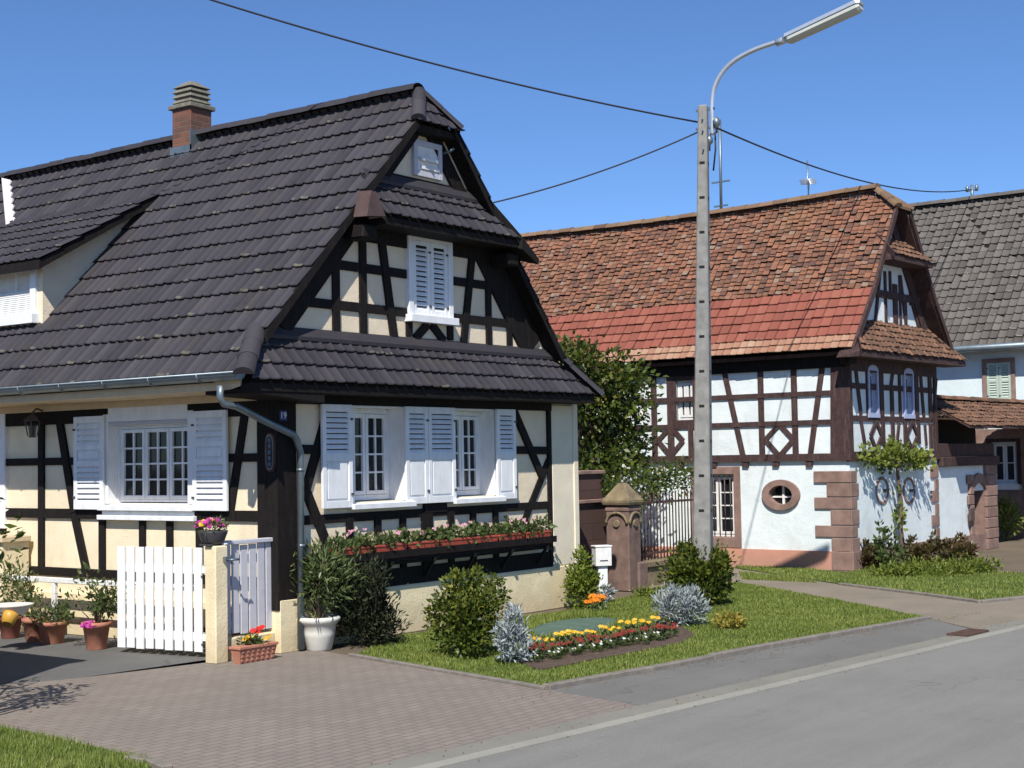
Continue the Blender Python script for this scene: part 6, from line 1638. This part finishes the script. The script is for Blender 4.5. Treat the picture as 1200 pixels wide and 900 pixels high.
shrub('boxwood_bush', 'bushy green boxwood in front of the cream plinth, beside the silver plant', 546, 776, .35, .35, M_BOX, 6200, .052, .55, 401, [(.05, -.05, .76, .1, .14), (.22, -.2, .66, .1, .18), (-.1, .05, .72, .12, .14)], back=.32)
shrub('light_green_bush', 'light green bush at the far corner of the near house', 683, 716, .20, .30, M_LIGHTBUSH, 2200, .06, .5, 402, [(.05, 0, .64, .14, .12)], back=.2)
shrub('laurel_bush', 'round dense laurel bush at the foot of the utility pole', 826, 714, .39, .37, M_BOX, 7500, .07, .5, 403, [], back=.42, shell=.5)
shrub('silver_ragwort', 'silvery plant touching the boxwood bush at the left end of the flower bed', 600, 782, .13, .26, M_SILVER, 1100, .065, .3, 404, [(-.02, -.05, .52, .06, .1), (.06, -.10, .14, .15, .12)], back=.12, up=.9, stem=False)
shrub('silver_ragwort', 'broad silvery lavender mound at the right end of the flower bed', 805, 738, .27, .21, M_SILVER, 2000, .07, .25, 405, [(-.22, .10, .28, .12, .22)], back=.3, up=1.0, stem=False)
shrub('golden_shrub', 'small golden yellow shrub right of the silvery mound', 857, 739, .18, .09, M_GOLDLEAF, 700, .05, .5, 406, [], back=.1, stem=False)
shrub('golden_shrub', 'low yellow green clump at the base of the sandstone pillar', 762, 700, .22, .07, M_LIGHTBUSH, 420, .05, .4, 407, [], stem=False)
shrub('silver_ragwort', 'tiny silvery sprig behind the orange flowers by the meter post', 712, 708, .10, .14, M_SILVER, 260, .06, .3, 408, [], stem=False)

# bedding flowers: one plant of each colour, copied
def bed_plant(name, m, hgt, fs, nfl, seed, label):
    g = np.random.default_rng(seed); n = 16; C = np.stack([g.normal(0, .035, n), g.normal(0, .035, n), g.uniform(0, hgt * .6, n)], 1); D = np.stack([g.normal(0, 1, n), g.normal(0, 1, n), g.uniform(.4, 1.4, n)], 1)
    V, Fc = leaf_arrays(C, D, .06, .45, g); k = len(V)
    C2 = [np.array((g.normal(0, .035), g.normal(0, .035), hgt * g.uniform(.85, 1.1))) for _ in range(nfl)]
    V2, F2 = petals(C2, fs, seed, (-.55, -.45, .75), 6)
    V = np.concatenate([V] + [np.array([(-.003, 0, 0), (.003, 0, 0), (c[0] + .002, c[1], c[2]), (c[0] - .002, c[1], c[2])]) for c in C2]); Fc = np.concatenate([Fc, k + np.arange(4 * len(C2)).reshape(-1, 4)]); k = len(V)
    me = mesh_np(name, np.concatenate([V, V2]), np.concatenate([Fc, F2 + k]), [M_POTLEAF, m], np.concatenate([g.uniform(0, 1, len(Fc)), g.uniform(0, 1, len(F2))]), np.concatenate([np.zeros(len(Fc)), np.ones(len(F2))]))
    o = bpy.data.objects.new(name, me); COL.objects.link(o)
    return tag(o, label, 'flower', name.replace('_', ' ') + 's in the flower bed')


protos = {'y': bed_plant('yellow_pansy', M_PETALY, .16, .028, 2, 1, 'yellow pansy in the back row of the flower bed'),
          'r': bed_plant('red_primrose', M_PETALR, .10, .019, 4, 2, 'dark red bedding flower in the middle row of the flower bed'),
          'w': bed_plant('white_daisy', M_PETALW, .07, .015, 2, 3, 'small white bedding flower in the front row of the flower bed'),
          'o': bed_plant('orange_pansy', M_PETALO, .14, .034, 5, 4, 'orange pansy at the foot of the light green bush')}
used = {}


def plant(k, pos):
    o = protos[k]
    if k in used: o = o.copy(); COL.objects.link(o)
    used[k] = 1; o.location = (pos.x, pos.y, .03); o.rotation_euler = (0, 0, G_.uniform(-.5, .5)); s_ = G_.uniform(.8, 1.2); o.scale = (s_, s_, s_)


rowpx = lambda t, a, b: GR(a[0] + (b[0] - a[0]) * t, a[1] + (b[1] - a[1]) * t)
for i in range(18):
    t = (i + .5 + G_.normal(0, .18)) / 18
    plant('y', rowpx(t, (616, 773), (772, 746)))
for i in range(32):
    t = (i + .5 + G_.normal(0, .2)) / 32; plant('r', rowpx(t, (618, 776), (798, 745)) + Vector((G_.normal(0, .05), G_.normal(0, .07), 0)))
for i in range(32):
    t = (i + .5 + G_.normal(0, .2)) / 32; plant('w', rowpx(t, (622, 780), (792, 750)) + Vector((G_.normal(0, .05), G_.normal(0, .06), 0)))
for x, y in ((692, 719), (700, 718), (706, 716), (697, 716)): plant('o', GR(x, y))

# meter post
p = GR(706, 700); MP = thing('meter_post', 'pale grey utility meter box on a white post beside the sandstone pillar', 'utility post', tuple(p)); mb = MB()
zb_m = hit(706, 663, p, (1, 0, 0)).z; zt_m = hit(706, 641, p, (1, 0, 0)).z
FM = Frame((p.x, p.y, 0), (.805, -.593, 0), (-.593, -.805, 0)); mb.fbox(FM, -.07, .07, 0, zb_m - .001, -.05, .05); mb.build('post', M_WHITE, MP, bevel=.006)
mb = MB(); mb.fbox(FM, -.12, .12, zb_m, zt_m, -.08, .09); mb.fbox(FM, -.13, .13, zt_m + .001, zt_m + .025, -.09, .10); mb.build('box', M_WHITEW, MP, bevel=.006)
mb = MB(); mb.fbox(FM, -.06, .06, zb_m + .07, zb_m + .085, .091, .094); mb.build('slot', M_BLACK, MP)

# sandstone gate pillar
p = GR(738, 694); FS = Frame((p.x, p.y, 0), (1, 0, 0), (0, -1, 0))
SPI = thing('sandstone_pillar', 'carved red sandstone gate pillar with mossy pyramid cap', 'pillar', tuple(p))
zc = FS.px(742, 592)[1]; zt_s = FS.px(737, 566)[1]
x0, x1, dp = 0.0, FS.px(751.5, 640)[0], .40
mb = MB(); mb.fbox(FS, x0, x1, 0, zc, -dp, 0)
mb.fbox(FS, x0 - .012, x1 + .012, zc - .10, zc - .03, -dp - .012, .012)
mb.fbox(FS, x1 - .12, x1 + .14, 0, .42, -.28, .03); mb.build('shaft', M_STONED, SPI, bevel=.02)
mb = MB()
for k, F_, ua_, ub2 in ((0, FS, x0, x1), (1, Frame(FS.P(x0, 0, 0), (0, 1, 0), (-1, 0, 0)), 0, dp)):
    um = (ua_ + ub2) / 2; hw = (ub2 - ua_) / 2 - .02
    for s_ in (-1, 1):
        pts = [F_.P(um + s_ * hw * math.cos(t), zc - .27 + .16 * math.sin(t) * (1 if k == 0 else 1), .015) for t in np.linspace(0, math.pi / 2, 9)]; mb.tube(pts, .022, 6)
    c = F_.P(um, zc - .27, 0)
    mb.tube([c - F_.N * .01, c + F_.N * .03], [.062, .05], 14)
mb.build('carving', M_STONEM, SPI)
mb = MB(); e = .05
c4_ = lambda s_, z: [FS.P(x0 - s_, z, s_), FS.P(x1 + s_, z, s_), FS.P(x1 + s_, z, -dp - s_), FS.P(x0 - s_, z, -dp - s_)]
mb.hexa(c4_(.03, zc) + c4_(.05, zc + .06)); mb.hexa(c4_(.05, zc + .0605) + c4_(-.14, zt_s)); mb.build('cap', M_STONEM, SPI, bevel=.012)
# low wall with iron railing
xw0 = FS.O.x + x1 + .02; xw1 = xw0 + 2.35; yw2 = p.y + .20
FW = Frame((0, yw2, 0), (1, 0, 0), (0, -1, 0)); zw = FW.px(765, 657)[1]
LW = thing('low_stone_wall', 'low mossy sandstone wall carrying the iron railing', 'wall', (xw0, yw2, 0)); mb = MB()
n_ = 5
for i in range(n_): a = xw0 + (xw1 - xw0) * i / n_; b = xw0 + (xw1 - xw0) * (i + 1) / n_ - .008; mb.fbox(FW, a, b, 0, zw - .10, -.28, .0); mb.fbox(FW, a, b, zw - .098, zw, -.32, .04)
mb.build('wall', M_STONEM, LW, bevel=.015)
zft = FW.px(760, 580, -.14)[1]
FE = thing('iron_railing', 'rusty iron railing of thin upright bars on the low stone wall', 'railing', (xw0, yw2, 0)); mb = MB(); nb_ = 24
for i in range(nb_): u = xw0 + .05 + (xw1 - xw0 - .1) * i / (nb_ - 1); mb.tube([FW.P(u, zw, -.14), FW.P(u, zft - .0 + .03 * math.sin(i * 2.1), -.14), FW.P(u, zft + .06, -.14)], [.012, .012, .003], 6)
mb.build('bars', M_RUSTY, FE); mb = MB()
for z in (zw + .1, zft - .12): mb.fbox(FW, xw0 + .02, xw1 - .02, z - .018, z + .018, -.150, -.130)
mb.build('rails', M_RUSTY, FE)
# climbing plant with white blossom over the railing
CP = thing('climbing_plant', 'climbing plant with small white blossoms over the iron railing', 'climber', (xw0 + .7, yw2 + .2, 0)); c = Vector((xw0 + .6, yw2 + .30, 0)); mb = MB()
stems(mb, c, [c + Vector((G_.normal(.3, .5), G_.normal(0, .1), zft + G_.uniform(-.2, .35))) for _ in range(3)], .014, G_); mb.build('stems', M_BARK, CP)
bl = [((c.x + dx_, c.y, zft + dz_), (.42, .25, .2)) for dx_, dz_ in ((-.3, -.1), (.1, .12), (.6, .2), (1.1, .22), (1.6, .25))]
foliage('leaves', M_TREELEAF, CP, bl, 1500, .075, .5, 501, shell=.1, clump=6, spread=.3); foliage('blossoms', M_BLOSSOM, CP, bl[:2], 220, .045, .8, 502, shell=.1, clump=6, spread=.3)
# shaded back wall between the house and the pillar
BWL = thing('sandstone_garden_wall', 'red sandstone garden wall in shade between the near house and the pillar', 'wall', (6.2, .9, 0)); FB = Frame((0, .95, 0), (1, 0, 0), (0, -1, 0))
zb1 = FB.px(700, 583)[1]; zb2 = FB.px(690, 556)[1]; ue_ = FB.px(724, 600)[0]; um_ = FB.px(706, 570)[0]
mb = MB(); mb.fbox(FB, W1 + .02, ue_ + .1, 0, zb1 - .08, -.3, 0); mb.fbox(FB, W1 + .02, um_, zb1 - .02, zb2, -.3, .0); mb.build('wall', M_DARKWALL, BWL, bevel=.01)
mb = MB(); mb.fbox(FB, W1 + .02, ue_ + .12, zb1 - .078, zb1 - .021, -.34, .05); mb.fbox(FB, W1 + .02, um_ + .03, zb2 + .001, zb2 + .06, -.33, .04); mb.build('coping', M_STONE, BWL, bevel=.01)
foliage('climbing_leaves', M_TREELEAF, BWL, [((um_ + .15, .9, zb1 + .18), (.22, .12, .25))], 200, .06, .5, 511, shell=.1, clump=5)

# ------------------------------------------------------------------ the tree between the houses
tp = Vector((10.2, 3.0, 0)); TR = thing('broadleaf_tree', 'dark glossy broadleaf tree filling the gap between the two houses', 'tree', tuple(tp)); g = np.random.default_rng(71)
mb = MB(); tops = []
mb.tube([tp, tp + Vector((.03, .02, .8)), tp + Vector((-.05, .1, 1.7)), tp + Vector((0, .05, 2.6)), tp + Vector((.05, 0, 3.5))], [.16, .13, .10, .07, .03], 10)
tree_px = [(690, 452, .55), (720, 468, .55), (742, 485, .4), (690, 495, .65), (725, 515, .6), (748, 520, .3), (705, 548, .6), (738, 555, .5), (668, 425, .35), (690, 425, .35), (672, 470, .5), (742, 445, .3), (668, 408, .18), (700, 585, .45), (716, 440, .35)]
bl = []
for x, y, r in tree_px:
    c = hit(x, y, tp + Vector((g.normal(0, .5), 0, 0)), (-.593, -.805, 0)) + Vector((-.593, -.805, 0)) * g.uniform(-.6, .6); bl.append((tuple(c), (r, r, r * .9)))
    b0 = tp + Vector((0, 0, min(2.6, max(.8, c.z - .9)))); mb.tube([b0, b0.lerp(c, .5) + Vector((0, 0, .1)), c], [.05, .03, .012], 6)
mb.build('trunk', M_BARK, TR)
foliage('crown', M_TREELEAF, TR, bl, 8500, .12, .5, 601, shell=.3, clump=8, spread=.3, droop=.15, up=.1, out=.6, tint=(.42, .3))
# a darker shrub behind, closing the foot of the gap
shrub('background_shrub', 'dark shrub behind the sandstone garden wall under the tree', 712, 662, .9, .85, M_DARKLEAF, 3800, .11, .5, 602, back=3.0)

# ------------------------------------------------------------------ farmhouse planting
vp = F2G.pp(1057, 655, .12); VN = thing('wall_vine', 'espalier vine with thin trunk and a flat leafy crown on the farmhouse gable', 'vine', (vp.x, vp.y, 0)); mb = MB()
tr = [F2G.pp(x, y, .10) for x, y in ((1060, 662), (1058, 640), (1055, 615), (1056, 590), (1053, 565), (1051, 545), (1049, 535))]; tr[0].z = 0
mb.tube(tr, [.05, .045, .04, .04, .035, .03, .02], 8)
for x, y in ((1015, 533), (1030, 525), (1070, 530), (1084, 540)): mb.tube([tr[5], F2G.pp((1051 + x) / 2, 538, .13), F2G.pp(x, y, .12)], [.025, .02, .01], 6)
mb.build('trunk', M_BARK, VN)
bl = [(tuple(F2G.pp(x, y, .2)), (.26, .16, .09)) for x, y in ((1018, 532), (1030, 537), (1045, 530), (1052, 522), (1062, 532), (1075, 535), (1083, 540), (1040, 542), (1066, 542))]
foliage('leaves', M_VINELEAF, VN, bl, 800, .09, .8, 701, shell=.1, clump=5, spread=.35)
foliage('trunk_leaves', M_VINELEAF, VN, [(tuple(F2G.pp(x, y, .14)), (.10, .08, .14)) for x, y in ((1055, 600), (1052, 580), (1056, 615))], 60, .10, .7, 702, shell=.1, clump=3)
for i, (x, y, r, h, lab) in enumerate(((1022, 668, .20, .16, 'reddish rose bush at the quoined corner of the farmhouse'), (1042, 668, .22, .28, 'tall mixed green rose bush left of the vine trunk'), (1078, 662, .20, .13, 'small red green rose bush just right of the vine trunk'), (1107, 662, .34, .19, 'broad reddish rose bush by the farmhouse corner stones'), (1133, 660, .2, .16, 'small rose bush beside the arch doorway'))):
    shrub('rose_bush', lab, x, y, r, h, M_ROSELEAF if i != 1 else M_POTLEAF, 900, .09, .5, 710 + i, [(.0, .1, h * 2.1, .08, .2)], back=.15)
for i, (x, y, r, lab) in enumerate(((1050, 677, .35, 'low yellow green perennials in front of the vine trunk'), (1085, 676, .5, 'broad low yellow green perennials along the gable foot'), (1125, 673, .5, 'low yellow green perennials before the arch doorway'), (1150, 672, .35, 'low green tuft beside the courtyard pillar'))):
    shrub('perennial_clump', lab, x, y, r, .08, M_VINELEAF, 800, .07, .4, 730 + i, up=.8, stem=False, cat='plant', back=.1)
shrub('weed_tuft', 'dry weed tuft against the pink plinth of the farmhouse', 914, 662, .10, .22, M_ROSELEAF, 160, .07, .4, 741, stem=False, cat='plant', back=.1)
p = F3.pp(1180, 640, .9); p.z = 0; o = thing('courtyard_shrub', 'small bright green shrub inside the courtyard entrance', 'shrub', tuple(p)); mb = MB(); stems(mb, p, [p + Vector((G_.normal(0, .15), G_.normal(0, .15),   .6 + .2 * G_.uniform())) for _ in range(5)], .02, G_); mb.build('stems', M_BARK, o)
foliage('foliage', M_VINELEAF, o, [((p.x, p.y, .5), (.28, .28, .42))], 600, .10, .5, 745, shell=.2, clump=6)

# drain grate
a = [GR(1117, 742.5), GR(1140, 746), GR(1152, 744.5), GR(1130, 741)]; z = .016; mb = MB(); d1 = (a[1] - a[0]); c = (a[0] + a[2]) / 2
o = thing('drain_grate', 'rusty brown iron drain grate in the pale gutter strip', 'drain grate', (c.x, c.y, .012)); u_ = L1d; v_ = nR; mb = MB(); hl_, hw_ = .27, .12
P_ = lambda u, v, z: Vector((c.x, c.y, 0)) + u_ * u + v_ * v + Vector((0, 0, z))
for q in ((-hl_, hl_, -hw_, -hw_ + .03), (-hl_, hl_, hw_ - .03, hw_), (-hl_, -hl_ + .03, -hw_ + .03, hw_ - .03), (hl_ - .03, hl_, -hw_ + .03, hw_ - .03)) + tuple((-hl_ + .03 + i * .072, -hl_ + .03 + i * .072 + .036, -hw_ + .03, hw_ - .03) for i in range(8)):
    mb.hexa([P_(q[0], q[2], .015), P_(q[1], q[2], .015), P_(q[1], q[3], .015), P_(q[0], q[3], .015), P_(q[0], q[2], .030), P_(q[1], q[2], .030), P_(q[1], q[3], .030), P_(q[0], q[3], .030)])
mb.build('grate', M_RUSTY, o)
mb = MB(); mb.add([P_(-hl_, -hw_, .0155), P_(hl_, -hw_, .0155), P_(hl_, hw_, .0155), P_(-hl_, hw_, .0155)], [(0, 1, 2, 3)]); mb.build('pit', M_BLACK, o)

# unseen shed added to shade the yard; shrub just outside the left edge
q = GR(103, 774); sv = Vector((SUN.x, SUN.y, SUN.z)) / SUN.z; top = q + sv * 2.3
SH = thing('shade_shed', 'low flat-roofed shed added out of view at the left to shade the yard', 'shed', (top.x, top.y, 0))
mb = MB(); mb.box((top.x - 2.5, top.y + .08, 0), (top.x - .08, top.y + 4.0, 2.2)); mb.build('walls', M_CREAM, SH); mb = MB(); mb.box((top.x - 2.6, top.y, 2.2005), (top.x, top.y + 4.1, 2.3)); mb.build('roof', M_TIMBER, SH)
q = GR(35, 812); p = q + sv * 1.7; b = Vector((p.x, p.y, 0)); o = thing('garden_tree', 'small tree outside the picture at the left', 'tree', tuple(b)); mb = MB(); g = np.random.default_rng(5)
tips = [p + Vector((g.normal(0, .35), g.normal(0, .45), g.normal(0, .2))) for _ in range(12)]; stems(mb, b, tips, .03, g); mb.build('trunk', M_BARK, o)
foliage('crown', M_TREELEAF, o, [(tuple(t), (.22, .22, .12)) for t in tips], 700, .10, .4, 801, shell=.1, clump=5, spread=.4)
